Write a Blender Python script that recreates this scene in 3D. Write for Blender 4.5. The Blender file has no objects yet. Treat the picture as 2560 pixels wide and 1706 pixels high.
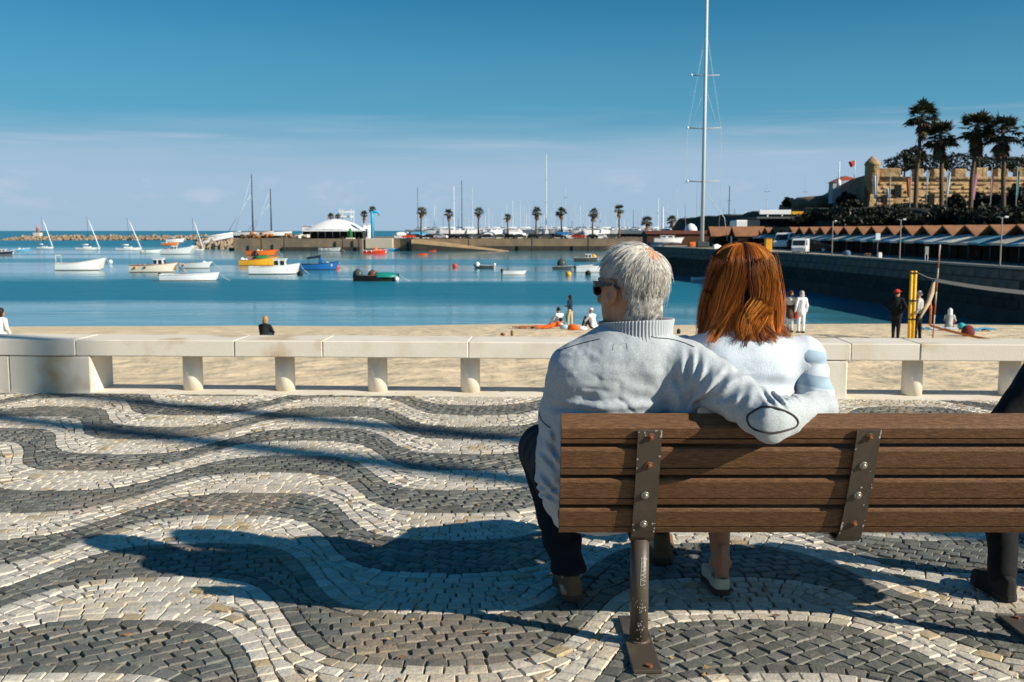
import bpy, math, random
import numpy as np
from mathutils import Vector, Matrix

random.seed(7)
RNG = np.random.default_rng(11)
SC = bpy.context.scene
COL = SC.collection
rad = math.radians

# ------------------------------------------------------------------ camera, sky, sun, exposure
EYE = 1.36
PITCH = math.atan(276 / 2560)
cam_data = bpy.data.cameras.new('camera')
cam = bpy.data.objects.new('camera', cam_data)
COL.objects.link(cam)
cam.location = (0, 0, EYE)
cam.rotation_euler = (rad(90) - PITCH, 0, 0)
cam_data.lens = 36
cam_data.sensor_width = 36
cam_data.clip_start = 0.1
cam_data.clip_end = 60000
cam_data.dof.use_dof = True
cam_data.dof.focus_distance = 3.25
cam_data.dof.aperture_fstop = 9.0
SC.camera = cam

SUN_ELEV = rad(27.5)
SUN_VEC = Vector((0.898, -0.440, math.tan(SUN_ELEV) * 1.0)).normalized()
world = bpy.data.worlds.new('World')
SC.world = world
world.use_nodes = True
wn, wl = world.node_tree.nodes, world.node_tree.links
wn.clear()


def wnode(t, **kw):
    n = wn.new(t)
    for k, v in kw.items():
        setattr(n, k, v)
    return n


def wmath(op, a, b=None, c=None, clamp=False):
    n = wn.new('ShaderNodeMath')
    n.operation = op
    n.use_clamp = clamp
    for i, v in enumerate((a, b, c)):
        if v is None:
            continue
        if isinstance(v, (int, float)):
            n.inputs[i].default_value = v
        else:
            wl.new(v, n.inputs[i])
    return n.outputs[0]


def wramp(x, lo, hi):
    n = wn.new('ShaderNodeMapRange')
    n.interpolation_type = 'SMOOTHSTEP'
    n.inputs['From Min'].default_value = lo
    n.inputs['From Max'].default_value = hi
    wl.new(x, n.inputs['Value'])
    return n.outputs[0]


def wmix(f, a, b, mode='MIX'):
    n = wn.new('ShaderNodeMix')
    n.data_type = 'RGBA'
    n.blend_type = mode
    for s, v in (('Factor', f), ('A', a), ('B', b)):
        sock = [i for i in n.inputs if i.name == s and i.type == ('VALUE' if s == 'Factor' else 'RGBA')][0]
        if isinstance(v, (int, float)):
            sock.default_value = v
        elif isinstance(v, tuple):
            sock.default_value = (*v, 1)
        else:
            wl.new(v, sock)
    return [o for o in n.outputs if o.type == 'RGBA'][0]


sky = wnode('ShaderNodeTexSky', sky_type='NISHITA')
sky.sun_disc = False
sky.sun_elevation = SUN_ELEV
sky.sun_rotation = math.atan2(SUN_VEC.x, SUN_VEC.y)
sky.altitude = 0
sky.air_density = 1.0
sky.dust_density = 0.6
sky.ozone_density = 2.0
tc = wnode('ShaderNodeTexCoord')
sep = wnode('ShaderNodeSeparateXYZ')
wl.new(tc.outputs['Generated'], sep.inputs[0])
dz = sep.outputs['Z']
tint = wmix(1.0, sky.outputs[0], (0.47, 0.86, 1.0), 'MULTIPLY')
hsv = wnode('ShaderNodeHueSaturation')
hsv.inputs['Saturation'].default_value = 1.16
hsv.inputs['Hue'].default_value = 0.500
wl.new(tint, hsv.inputs['Color'])
haze_f = wmath('MULTIPLY', wmath('SUBTRACT', 1.0, wramp(dz, 0.07, 0.235)), 0.72)
graded = wmix(haze_f, hsv.outputs[0], (1.45, 4.5, 6.9))
# thin stratus low over the horizon and a few small cumulus heads
mp = wnode('ShaderNodeMapping')
mp.inputs['Scale'].default_value = (2.2, 2.2, 26)
wl.new(tc.outputs['Generated'], mp.inputs[0])
n1 = wnode('ShaderNodeTexNoise')
n1.inputs['Scale'].default_value = 1.6
n1.inputs['Detail'].default_value = 6
wl.new(mp.outputs[0], n1.inputs['Vector'])
edge = wmath('ADD', dz, wmath('MULTIPLY', wmath('SUBTRACT', n1.outputs['Fac'], 0.5), 0.055))
bank = wmath('SUBTRACT', 1.0, wramp(edge, 0.050, 0.118))
mp2 = wnode('ShaderNodeMapping')
mp2.inputs['Scale'].default_value = (9, 9, 22)
wl.new(tc.outputs['Generated'], mp2.inputs[0])
n2 = wnode('ShaderNodeTexNoise')
n2.inputs['Scale'].default_value = 1.7
n2.inputs['Detail'].default_value = 7
n2.inputs['Roughness'].default_value = 0.55
wl.new(mp2.outputs[0], n2.inputs['Vector'])
puff = wmath('MULTIPLY', wramp(n2.outputs['Fac'], 0.53, 0.72),
             wmath('MULTIPLY', wramp(dz, 0.016, 0.030), wmath('SUBTRACT', 1.0, wramp(dz, 0.034, 0.066))))
mp3 = wnode('ShaderNodeMapping')
mp3.inputs['Scale'].default_value = (2.6, 2.6, 60)
mp3.inputs['Location'].default_value = (0.3, 0.1, 2.4)
wl.new(tc.outputs['Generated'], mp3.inputs[0])
n3 = wnode('ShaderNodeTexNoise')
n3.inputs['Scale'].default_value = 1.5
n3.inputs['Detail'].default_value = 6
wl.new(mp3.outputs[0], n3.inputs['Vector'])
wisp = wmath('MULTIPLY', wramp(n3.outputs['Fac'], 0.50, 0.75),
             wmath('MULTIPLY', wramp(dz, 0.045, 0.085), wmath('SUBTRACT', 1.0, wramp(dz, 0.088, 0.120))))
c1 = wmix(wmath('MULTIPLY', bank, 0.74), graded, (5.5, 7.0, 9.0))
c2 = wmix(wmath('MULTIPLY', wisp, 0.55), c1, (5.9, 7.0, 8.9))
c3 = wmix(wmath('MULTIPLY', puff, 0.75), c2, (6.2, 7.2, 9.0))
bg = wnode('ShaderNodeBackground')
bg.inputs['Strength'].default_value = 0.054
wl.new(c3, bg.inputs['Color'])
wo = wnode('ShaderNodeOutputWorld')
wl.new(bg.outputs[0], wo.inputs[0])

sun_data = bpy.data.lights.new('sun', 'SUN')
sun_data.energy = 4.7
sun_data.angle = rad(0.53)
sun_data.color = (1.0, 0.90, 0.74)
sun = bpy.data.objects.new('sun', sun_data)
COL.objects.link(sun)
sun.rotation_euler = (-SUN_VEC).to_track_quat('-Z', 'Y').to_euler()

SC.view_settings.view_transform = 'Standard'
SC.view_settings.look = 'None'
SC.view_settings.exposure = 0.60
SC.view_settings.gamma = 1
SC.view_settings.use_curve_mapping = False
SC.cycles.use_denoising = True
SC.cycles.max_bounces = 6
SC.cycles.diffuse_bounces = 3
SC.cycles.glossy_bounces = 3
SC.cycles.transmission_bounces = 4
SC.cycles.transparent_max_bounces = 6
SC.cycles.sample_clamp_indirect = 6

# ------------------------------------------------------------------ where a sight line meets the place
CP, SP = math.cos(PITCH), math.sin(PITCH)


def sight(xs, ys):
    u, v = (xs - 1280) / 2560, (853 - ys) / 2560
    return u, CP + v * SP, -SP + v * CP


def on_plane(xs, ys, z=0.0):
    r = sight(xs, ys)
    t = (z - EYE) / r[2]
    return Vector((r[0] * t, r[1] * t, z))


def at(xs, ys, Y):
    r = sight(xs, ys)
    t = Y / r[1]
    return Vector((r[0] * t, Y, EYE + r[2] * t))


# ------------------------------------------------------------------ materials
MATS = {}


def material(name, color, rough=0.6, var=0.12, scale=6.0, bump=0.0, bscale=40.0, metal=0.0, spec=0.4,
             attr=None, second=None, stretch=(1, 1, 1), mixlo=0.45, mixhi=0.62, detail=5, bump_dist=0.01, sheen=0.0,
             trans=0.0, rough_var=0.0):
    """Principled surface: base colour, a large mottling (second colour or darker/lighter), fine bump."""
    if name in MATS:
        return MATS[name]
    m = bpy.data.materials.new(name)
    m.use_nodes = True
    nt = m.node_tree
    N, L = nt.nodes, nt.links
    b = N['Principled BSDF']
    b.inputs['Roughness'].default_value = rough
    b.inputs['Metallic'].default_value = metal
    b.inputs['Specular IOR Level'].default_value = spec
    if sheen:
        b.inputs['Sheen Weight'].default_value = sheen
    co = N.new('ShaderNodeTexCoord')
    mpn = N.new('ShaderNodeMapping')
    mpn.inputs['Scale'].default_value = stretch
    L.new(co.outputs['Object'], mpn.inputs[0])
    nz = N.new('ShaderNodeTexNoise')
    nz.inputs['Scale'].default_value = scale
    nz.inputs['Detail'].default_value = detail
    L.new(mpn.outputs[0], nz.inputs['Vector'])
    mr = N.new('ShaderNodeMapRange')
    mr.inputs['From Min'].default_value = mixlo if second else 0.3
    mr.inputs['From Max'].default_value = mixhi if second else 0.7
    L.new(nz.outputs['Fac'], mr.inputs['Value'])
    mx = N.new('ShaderNodeMix')
    mx.data_type = 'RGBA'
    A = [i for i in mx.inputs if i.name == 'A' and i.type == 'RGBA'][0]
    B = [i for i in mx.inputs if i.name == 'B' and i.type == 'RGBA'][0]
    F = [i for i in mx.inputs if i.name == 'Factor' and i.type == 'VALUE'][0]
    OUT = [o for o in mx.outputs if o.type == 'RGBA'][0]
    L.new(mr.outputs[0], F)
    if attr:
        at_ = N.new('ShaderNodeAttribute')
        at_.attribute_name = attr
        g1 = N.new('ShaderNodeMix')
        for dst, k in ((A, 1 - var), (B, 1 + var)):
            mm = N.new('ShaderNodeVectorMath')
            mm.operation = 'SCALE'
            mm.inputs['Scale'].default_value = k
            L.new(at_.outputs['Color'], mm.inputs[0])
            L.new(mm.outputs[0], dst)
        N.remove(g1)
    else:
        c1_ = tuple(max(0, c * (1 - var)) for c in color)
        c2_ = second if second else tuple(min(1, c * (1 + var)) for c in color)
        A.default_value = (*(color if second else c1_), 1)
        B.default_value = (*c2_, 1)
    L.new(OUT, b.inputs['Base Color'])
    if trans:
        tr = N.new('ShaderNodeBsdfTranslucent')
        L.new(OUT, tr.inputs['Color'])
        ms = N.new('ShaderNodeMixShader')
        ms.inputs[0].default_value = trans
        L.new(b.outputs[0], ms.inputs[1])
        L.new(tr.outputs[0], ms.inputs[2])
        L.new(ms.outputs[0], N['Material Output'].inputs['Surface'])
    if bump:
        n_b = N.new('ShaderNodeTexNoise')
        n_b.inputs['Scale'].default_value = bscale
        n_b.inputs['Detail'].default_value = 4
        L.new(mpn.outputs[0], n_b.inputs['Vector'])
        bp = N.new('ShaderNodeBump')
        bp.inputs['Strength'].default_value = bump
        bp.inputs['Distance'].default_value = bump_dist
        L.new(n_b.outputs['Fac'], bp.inputs['Height'])
        L.new(bp.outputs[0], b.inputs['Normal'])
    MATS[name] = m
    return m


# ------------------------------------------------------------------ mesh building
def frame_for(d):
    d = d.normalized()
    a = Vector((0, 0, 1)) if abs(d.z) < 0.9 else Vector((1, 0, 0))
    s = d.cross(a).normalized()
    return s, s.cross(d)


class Shape:
    """Collects faces; link() makes ONE mesh object of them."""

    def __init__(self):
        self.v, self.f, self.sm, self.mi, self.col = [], [], [], [], []

    def add(self, verts, faces, smooth=False, mi=0, col=None):
        o = len(self.v)
        self.v += [tuple(p) for p in verts]
        for q in faces:
            self.f.append(tuple(i + o for i in q))
            self.sm.append(smooth)
            self.mi.append(mi)
            self.col.append(col)
        return self

    def box(self, c, s, bev=0.0, rz=0.0, rx=0.0, ry=0.0, mi=0, taper=1.0, col=None):
        hx, hy, hz = s[0] / 2, s[1] / 2, s[2] / 2
        R = Matrix.Rotation(rz, 3, 'Z') @ Matrix.Rotation(ry, 3, 'Y') @ Matrix.Rotation(rx, 3, 'X')
        c = Vector(c)
        if bev <= 0:
            pts = [Vector((x * hx * (taper if z > 0 else 1), y * hy * (taper if z > 0 else 1), z * hz)) for z in (-1, 1)
                   for y in (-1, 1) for x in (-1, 1)]
            fs = [(0, 2, 3, 1), (4, 5, 7, 6), (0, 1, 5, 4), (2, 6, 7, 3), (0, 4, 6, 2), (1, 3, 7, 5)]
        else:
            b = min(bev, hx * .9, hy * .9, hz * .9)
            pts, idx = [], {}
            for sx in (-1, 1):
                for sy in (-1, 1):
                    for sz in (-1, 1):
                        for ax in range(3):
                            p = [sx * (hx - b), sy * (hy - b), sz * (hz - b)]
                            p[ax] = (sx * hx, sy * hy, sz * hz)[ax]
                            idx[(sx, sy, sz, ax)] = len(pts)
                            pts.append(Vector(p))
            fs = []
            for ax in range(3):
                o1, o2 = [i for i in range(3) if i != ax]
                for s0 in (-1, 1):
                    q = []
                    for a_, b_ in ((-1, -1), (1, -1), (1, 1), (-1, 1)):
                        k = [0, 0, 0]
                        k[ax], k[o1], k[o2] = s0, a_, b_
                        q.append(idx[(*k, ax)])
                    if (s0 > 0) != (ax != 1):
                        q = q[::-1]
                    fs.append(tuple(q))
            for ax in range(3):
                o1, o2 = [i for i in range(3) if i != ax]
                for a_ in (-1, 1):
                    for b_ in (-1, 1):
                        k1, k2 = [0, 0, 0], [0, 0, 0]
                        k1[ax], k1[o1], k1[o2] = -1, a_, b_
                        k2[ax], k2[o1], k2[o2] = 1, a_, b_
                        fs.append((idx[(*k1, o1)], idx[(*k2, o1)], idx[(*k2, o2)], idx[(*k1, o2)]))
            for sx in (-1, 1):
                for sy in (-1, 1):
                    for sz in (-1, 1):
                        fs.append(tuple(idx[(sx, sy, sz, a)] for a in range(3)))
        return self.add([c + R @ p for p in pts], fs, False, mi, col)

    def tube(self, pts, r, n=8, smooth=True, cap=True, mi=0, col=None, flat=1.0):
        pts = [Vector(p) for p in pts]
        rs = r if isinstance(r, (list, tuple)) else [r] * len(pts)
        vs, fs = [], []
        s0 = None
        for i, p in enumerate(pts):
            d = pts[min(i + 1, len(pts) - 1)] - pts[max(i - 1, 0)]
            if d.length < 1e-9:
                d = Vector((0, 0, 1))
            d.normalize()
            if s0 is None:
                s, u = frame_for(d)
            else:
                s = s0 - d * s0.dot(d)
                s = s.normalized() if s.length > 1e-6 else frame_for(d)[0]
                u = s.cross(d)
            s0 = s
            for k in range(n):
                a = 2 * math.pi * k / n
                vs.append(p + (s * math.cos(a) + u * math.sin(a) * flat) * rs[i])
        for i in range(len(pts) - 1):
            for k in range(n):
                k2 = (k + 1) % n
                fs.append((i * n + k, i * n + k2, (i + 1) * n + k2, (i + 1) * n + k))
        self.add(vs, fs, smooth, mi, col)
        if cap:
            o = len(self.v) - len(vs)
            for q in (tuple(range(n))[::-1], tuple((len(pts) - 1) * n + k for k in range(n))):
                self.f.append(tuple(i + o for i in q))
                self.sm.append(False)
                self.mi.append(mi)
                self.col.append(col)
        return self

    def lathe(self, prof, c=(0, 0, 0), n=16, smooth=True, mi=0, sx=1.0, sy=1.0):
        c = Vector(c)
        vs, fs = [], []
        for r, z in prof:
            for k in range(n):
                a = 2 * math.pi * k / n
                vs.append(c + Vector((r * sx * math.cos(a), r * sy * math.sin(a), z)))
        for i in range(len(prof) - 1):
            for k in range(n):
                k2 = (k + 1) % n
                fs.append((i * n + k, i * n + k2, (i + 1) * n + k2, (i + 1) * n + k))
        fs.append(tuple(range(n))[::-1])
        fs.append(tuple((len(prof) - 1) * n + k for k in range(n)))
        return self.add(vs, fs, smooth, mi)

    def prism(self, poly, axis, lo, hi, mi=0, smooth=False):
        """poly: 2D outline; extruded along axis 'x','y' or 'z' from lo to hi."""
        n = len(poly)
        mk = {'x': lambda a, b, t: (t, a, b), 'y': lambda a, b, t: (a, t, b), 'z': lambda a, b, t: (a, b, t)}[axis]
        vs = [mk(a, b, lo) for a, b in poly] + [mk(a, b, hi) for a, b in poly]
        fs = [tuple(range(n))[::-1], tuple(range(n, 2 * n))]
        fs += [(i, (i + 1) % n, n + (i + 1) % n, n + i) for i in range(n)]
        if smooth:
            self.add(vs, fs[:2], False, mi)
            o = len(self.v) - len(vs)
            for q in fs[2:]:
                self.f.append(tuple(i + o for i in q)); self.sm.append(True); self.mi.append(mi); self.col.append(None)
            return self
        return self.add(vs, fs, False, mi)

    def quad(self, a, b, c, d, mi=0, col=None):
        return self.add([a, b, c, d], [(0, 1, 2, 3)], False, mi, col)

    def mesh(self, name, fix=True):
        me = bpy.data.meshes.new(name)
        me.from_pydata(self.v, [], self.f)
        me.polygons.foreach_set('use_smooth', self.sm)
        me.polygons.foreach_set('material_index', self.mi)
        if any(c is not None for c in self.col):
            ca = me.color_attributes.new('tint', 'FLOAT_COLOR', 'CORNER')
            arr = []
            for q, c in zip(self.f, self.col):
                c = c or (1, 1, 1)
                arr += [c[0], c[1], c[2], 1.0] * len(q)
            ca.data.foreach_set('color', arr)
        if fix:
            import bmesh
            bm = bmesh.new()
            bm.from_mesh(me)
            bmesh.ops.recalc_face_normals(bm, faces=bm.faces)
            bm.to_mesh(me)
            bm.free()
        me.update()
        return me

    def link(self, name, mats, parent=None, loc=None, rz=0.0, fix=True):
        return put(name, self.mesh(name, fix), mats, parent, loc, rz)


def put(name, me, mats, parent=None, loc=None, rz=0.0):
    if mats is not None and not len(me.materials):
        for m in (mats if isinstance(mats, (list, tuple)) else [mats]):
            me.materials.append(m)
    o = bpy.data.objects.new(name, me)
    COL.objects.link(o)
    if parent is not None:
        o.parent = parent
    if loc is not None:
        o.location = loc
    if rz:
        o.rotation_euler.z = rz
    return o


def tag(o, label=None, cat=None, group=None, kind=None):
    if label:
        o['label'] = label
    if cat:
        o['category'] = cat
    if group:
        o['group'] = group
    if kind:
        o['kind'] = kind
    return o


def thing(name, label, cat, loc=(0, 0, 0), rz=0.0, group=None):
    o = bpy.data.objects.new(name, None)
    o.empty_display_size = 0.2
    COL.objects.link(o)
    o.location = loc
    o.rotation_euler = (0, 0, rz)
    return tag(o, label, cat, group)


KIDS = {}


def copy_tree(src, loc=None, rz=None, label=None, parent=None, scale=None):
    c = src.copy()
    COL.objects.link(c)
    if parent is not None:
        c.parent = parent
    for ch in list(src.children):
        copy_tree(ch, parent=c)
    if loc is not None:
        c.location = loc
    if rz is not None:
        c.rotation_euler = (0, 0, rz)
    if scale is not None:
        c.scale = scale if isinstance(scale, (tuple, list)) else (scale,) * 3
    if label:
        c['label'] = label
    return c
# ------------------------------------------------------------------ pavement of black and white wave stones
WX0, WLEN, WAMP, WK, WBASE, WSTEP = -1.35, 2.18, 0.418, 1.8, 5.705, 0.4395
WROW = 0.056


def wave(x):
    return WAMP * np.tanh(WK * np.cos(2 * np.pi * (x - WX0) / WLEN)) / math.tanh(WK)


def poly_area(p):
    x, y = p[:, 0], p[:, 1]
    return 0.5 * float(np.sum(x * np.roll(y, -1) - y * np.roll(x, -1)))


def clip_half(p, c, n):
    """Keep the side of the line through c where (q - c).n >= 0."""
    if len(p) < 3:
        return p
    d = (p - c) @ n
    if (d >= 0).all():
        return p
    if (d < 0).all():
        return p[:0]
    out = []
    for i in range(len(p)):
        j = (i + 1) % len(p)
        if d[i] >= 0:
            out.append(p[i])
        if (d[i] >= 0) != (d[j] >= 0):
            out.append(p[i] + (p[j] - p[i]) * (d[i] / (d[i] - d[j])))
    return np.array(out)


def seen(x, y):
    return 2.45 < y < 8.62 and abs(x) < 0.53 * y + 0.75


wx = np.arange(-6.2, 6.2, 0.008)
wdx = np.gradient(wave(wx), wx)
wnx, wny = -wdx / np.sqrt(1 + wdx ** 2), 1 / np.sqrt(1 + wdx ** 2)
warc = np.concatenate([[0], np.cumsum(np.sqrt(np.diff(wx) ** 2 + np.diff(wave(wx)) ** 2))])
CURVES = {}
for j in range(-10, 9):
    CURVES[j] = np.stack([wx, wave(wx) + WBASE + WSTEP * j], 1)


def nearest(j, q):
    c = CURVES[j]
    lo = max(0, int((q[0] - 0.45 + 6.2) / 0.008))
    hi = min(len(wx), int((q[0] + 0.45 + 6.2) / 0.008))
    d = (c[lo:hi, 0] - q[0]) ** 2 + (c[lo:hi, 1] - q[1]) ** 2
    k = lo + int(np.argmin(d))
    return k, math.sqrt(d[k - lo])


def roww(cosn):
    full = 0.5 * WSTEP * cosn
    t = min(1, max(0, (cosn - 0.45) / 0.2))
    return (1 - t) * min(full * .66, 0.075) + t * WROW


stones = []          # (polygon, dark?)
arcpos = lambda s: (np.interp(s, warc, wx),)
for j in CURVES:
    c = CURVES[j]
    for side in (1, -1):
        # the band on this side: above curve j -> region j (dark when j is odd), below -> region j-1
        region = j if side > 0 else j - 1
        dark = region % 2 == 1
        rows = 1 if dark else 4
        for r in range(rows):
            s = random.uniform(0, 0.05)
            while s < warc[-1] - 0.1:
                step = random.uniform(0.050, 0.078) if r == 0 else random.uniform(0.052, 0.084)
                k0, k1 = int(np.searchsorted(warc, s)), int(np.searchsorted(warc, s + step))
                s += step
                xm, ym = c[k0]
                if not seen(xm, ym + side * 0.05):
                    continue
                q = []
                for k, lv in ((k0, 0), (k1, 0), (k1, 1), (k0, 1)):
                    w = roww(wny[k])
                    off = (w * r if lv == 0 else w * (r + 1)) * side
                    q.append((c[k, 0] + wnx[k] * off, c[k, 1] + wny[k] * off))
                p = np.array(q)
                if side < 0:
                    p = p[::-1]
                if poly_area(p) < 0.0006:
                    continue
                other = j + side
                if r > 0 and other in CURVES:
                    ctr = p.mean(0)
                    k, d1 = nearest(other, ctr)
                    km, d0 = nearest(j, ctr)
                    nn = np.array([wnx[k], wny[k]]) * side
                    # line half way between the two edges
                    mid = CURVES[other][k] - nn * 0.5 * (d0 + d1)
                    p = clip_half(p, mid, -nn)
                    # do not fold back over the row's own edge
                    if len(p) >= 3 and d0 < WROW * r * 0.9:
                        continue
                if len(p) >= 3 and poly_area(p) > 0.0006:
                    stones.append((p, dark))
# diagonal setts inside the dark bands
for j in range(-9, 8):
    if j % 2 == 0:
        continue
    ang = rad((38, 8, -30, 24)[(j // 2) % 4] + 5 * math.sin(j))
    ca, sa = math.cos(ang), math.sin(ang)
    yc = WBASE + WSTEP * (j + 0.5)
    for a in range(-95, 96):
        for b in range(-95, 96):
            u, v = (a + 0.5 * (b % 2)) * 0.068, b * 0.056
            x, y = u * ca - v * sa, yc + u * sa + v * ca
            if not seen(x, y) or abs(y - yc) > WAMP + 0.35:
                continue
            vv = (y - WBASE - float(wave(x))) / WSTEP - j
            if vv < -0.35 or vv > 1.35:
                continue
            quad = []
            for du, dv in ((-.034, -.028), (.034, -.028), (.034, .028), (-.034, .028)):
                uu, v2 = u + du + random.uniform(-.006, .006), v + dv + random.uniform(-.005, .005)
                quad.append((uu * ca - v2 * sa, yc + uu * sa + v2 * ca))
            p = np.array(quad)
            ctr = p.mean(0)
            for cj, sgn in ((j, 1), (j + 1, -1)):
                k, _ = nearest(cj, ctr)
                n = np.array([wnx[k], wny[k]]) * sgn
                p = clip_half(p, CURVES[cj][k] + n * roww(wny[k]), n)
                if len(p) < 3:
                    break
            if len(p) >= 3 and poly_area(p) > 0.0007:
                stones.append((p, True))


def vnoise(n, scale, seed):
    r = np.random.default_rng(seed)
    g = r.random((64, 64))

    def f(x, y):
        x, y = np.asarray(x) / scale + 100, np.asarray(y) / scale + 100
        i, j = np.floor(x).astype(int), np.floor(y).astype(int)
        fx, fy = x - i, y - j
        fx, fy = fx * fx * (3 - 2 * fx), fy * fy * (3 - 2 * fy)
        a, b = g[i % 64, j % 64], g[(i + 1) % 64, j % 64]
        c, d = g[i % 64, (j + 1) % 64], g[(i + 1) % 64, (j + 1) % 64]
        return (a * (1 - fx) + b * fx) * (1 - fy) + (c * (1 - fx) + d * fx) * fy - 0.5
    return f


sand_n, sand_m = vnoise(0, .42, 51), vnoise(0, .16, 52)


def add_stone(sh, p, dark):
    n = len(p)
    c = p.mean(0)
    r = np.sqrt(((p - c) ** 2).sum(1))
    gap = random.choice((random.uniform(0.0008, 0.0026), random.uniform(0.002, 0.0055)))
    jit = np.array([[random.uniform(-.003, .003), random.uniform(-.003, .003)] for _ in range(n)])
    base = c + (p - c) * np.maximum(0.5, 1 - gap / np.maximum(r, .012))[:, None] + jit
    h = random.gauss(0, 0.0017)
    tx, ty = random.gauss(0, 0.024), random.gauss(0, 0.024)
    ins = 0.0045

    def zz(q, drop):
        return h + (q[0] - c[0]) * tx + (q[1] - c[1]) * ty - drop

    top = c + (base - c) * (1 - ins / np.maximum(r, .015))[:, None]
    vs = [(q[0], q[1], -0.03) for q in base] + [(q[0], q[1], zz(q, 0.006)) for q in base] + [(q[0], q[1], zz(q, 0)) for q in top]
    vs.append((c[0] + random.uniform(-.008, .008), c[1] + random.uniform(-.008, .008), h + random.uniform(0.0004, 0.0028)))
    fs = []
    for i in range(n):
        k = (i + 1) % n
        fs += [(i, k, n + k, n + i), (n + i, n + k, 2 * n + k, 2 * n + i), (2 * n + i, 2 * n + k, 3 * n)]
    if dark:
        g = random.uniform(0.095, 0.175)
        col = (g * random.uniform(.96, 1.05), g * 1.0, g * random.uniform(.84, .94))
    else:
        g = random.uniform(0.44, 0.60)
        wv = random.random()
        warm = 0.0 if wv < .6 else random.uniform(0, .22)
        if wv > .95:
            warm, g = random.uniform(.3, .55), g * .82
        col = (g, g * (0.93 - .30 * warm), g * (0.80 - .66 * warm))
    sandy = max(0.0, float(sand_n(c[0], c[1])) - 0.17) * 1.5 + max(0.0, float(sand_m(c[0], c[1])) - 0.3) * .8
    sandy = min(.45, sandy * random.uniform(.3, 1.3))
    col = tuple(a * (1 - sandy) + b * sandy for a, b in zip(col, (.40, .30, .19)))
    sh.add(vs, fs, False, 0, col)


stone_mat = material('cut limestone', (.5, .5, .5), rough=0.62, var=0.16, scale=60, bump=0.55, bscale=90, attr='tint',
                     bump_dist=0.006, spec=0.35)
joint_mat = material('sandy joint', (0.27, 0.205, 0.125), rough=0.95, var=0.4, scale=14, bump=0.8, bscale=160, bump_dist=0.006)
pav = Shape()
pav.add([(-40, -25, -0.009), (40, -25, -0.009), (40, 8.72, -0.009), (-40, 8.72, -0.009), (-40, 8.72, -3), (40, 8.72, -3)],
        [(0, 1, 2, 3), (3, 2, 5, 4)])
pavement = pav.link('pavement', joint_mat)
tag(pavement, 'promenade pavement of black and white stone waves', kind='structure')
# the stones that show largest are single pieces
def screen_size(p):
    c = p.mean(0)
    if c[1] < 2.9 or abs(c[0]) > 0.515 * c[1]:
        return -1
    # behind the bench slats nothing of the paving shows
    return abs(poly_area(p)) / c[1] ** 3


order = sorted(range(len(stones)), key=lambda i: -screen_size(stones[i][0]))
single = set(order[:300])
rest = Shape()
for i, (p, dark) in enumerate(stones):
    if i in single:
        s1 = Shape()
        add_stone(s1, p, dark)
        s1.link('stone', stone_mat, pavement, fix=False)
    else:
        add_stone(rest, p, dark)
tag(rest.link('paving_stones', stone_mat, pavement, fix=False), kind='stuff')
litter = Shape()
lr = random.Random(8)
for i in range(420):
    y_ = lr.uniform(2.9, 6.4)
    x_ = lr.uniform(-.52 * y_, .52 * y_)
    if lr.random() > .35 and float(sand_n(x_, y_)) < .05:
        continue
    r_ = lr.uniform(.004, .013)
    an = lr.uniform(0, 6.28)
    q = []
    for k in range(5):
        a = an + k * 1.2566
        e = r_ * lr.uniform(.5, 1.2) * (1.6 if k in (0, 3) else .8)
        q.append((x_ + e * math.cos(a), y_ + e * math.sin(a), .0045 + lr.uniform(0, .005)))
    litter.add(q, [tuple(range(5))], False, 0, lr.choice([(.36, .17, .05), (.22, .10, .04), (.45, .28, .10), (.12, .07, .04)]))
tag(litter.link('leaf_litter', material('dry litter', (.3, .2, .1), rough=.9, attr='tint', var=.2, scale=80), pavement, fix=False), kind='stuff')

# ------------------------------------------------------------------ low stone sea wall with seat-high coping
lime = material('pale limestone', (0.74, 0.69, 0.60), rough=0.8, var=0.10, scale=3.0, bump=0.35, bscale=70,
                second=(0.62, 0.53, 0.39), mixlo=0.46, mixhi=0.76, bump_dist=0.004)
lime2 = material('weathered limestone', (0.72, 0.66, 0.56), rough=0.8, scale=1.9, bump=0.35, bscale=70,
                 second=(0.46, 0.30, 0.15), mixlo=0.50, mixhi=0.68, bump_dist=0.004)
WALL_A = rad(-2.75)
wall = thing('sea_wall', 'long low cream stone wall with round columns between promenade and beach', 'wall', (0, 8.34, 0), WALL_A)
foot = Shape()
foot.box((0, 0.235, -0.20), (44, 0.50, 0.41), mi=0)
foot.link('footing', lime, wall)
ctop, cbot = 0.452, 0.315
cuts = [-14, -12.3, -10.6, -8.9, -7.2, -5.6, -3.66, -2.31, -1.57, -0.36, 0.98, 1.62, 2.74, 3.29, 4.95, 6.6, 8.3, 10, 12, 14]
for a, b in zip(cuts[:-1], cuts[1:]):
    sh = Shape()
    sh.box(((a + b) / 2, 0.23 + random.uniform(-.003, .003), (ctop + cbot) / 2 + random.uniform(-.002, .002)),
           (b - a - 0.003, 0.46, ctop - cbot), bev=0.007)
    sh.link('coping_stone', lime2 if -4.0 < a < -2 or a > 3 else lime, wall)
for a, b in ((-14, -11.2), (-11.2, -8.4), (-8.4, -5.6), (-5.6, -4.24), (-4.24, -3.54), (1.66, 2.20), (2.20, 2.72), (9.2, 14)):
    sh = Shape()
    sh.box(((a + b) / 2, 0.224, cbot / 2 - 0.003), (b - a - 0.005, 0.440, cbot - 0.004), bev=0.008)
    sh.link('pier_block', lime2 if a < -3 else lime, wall)
colm = None
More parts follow.
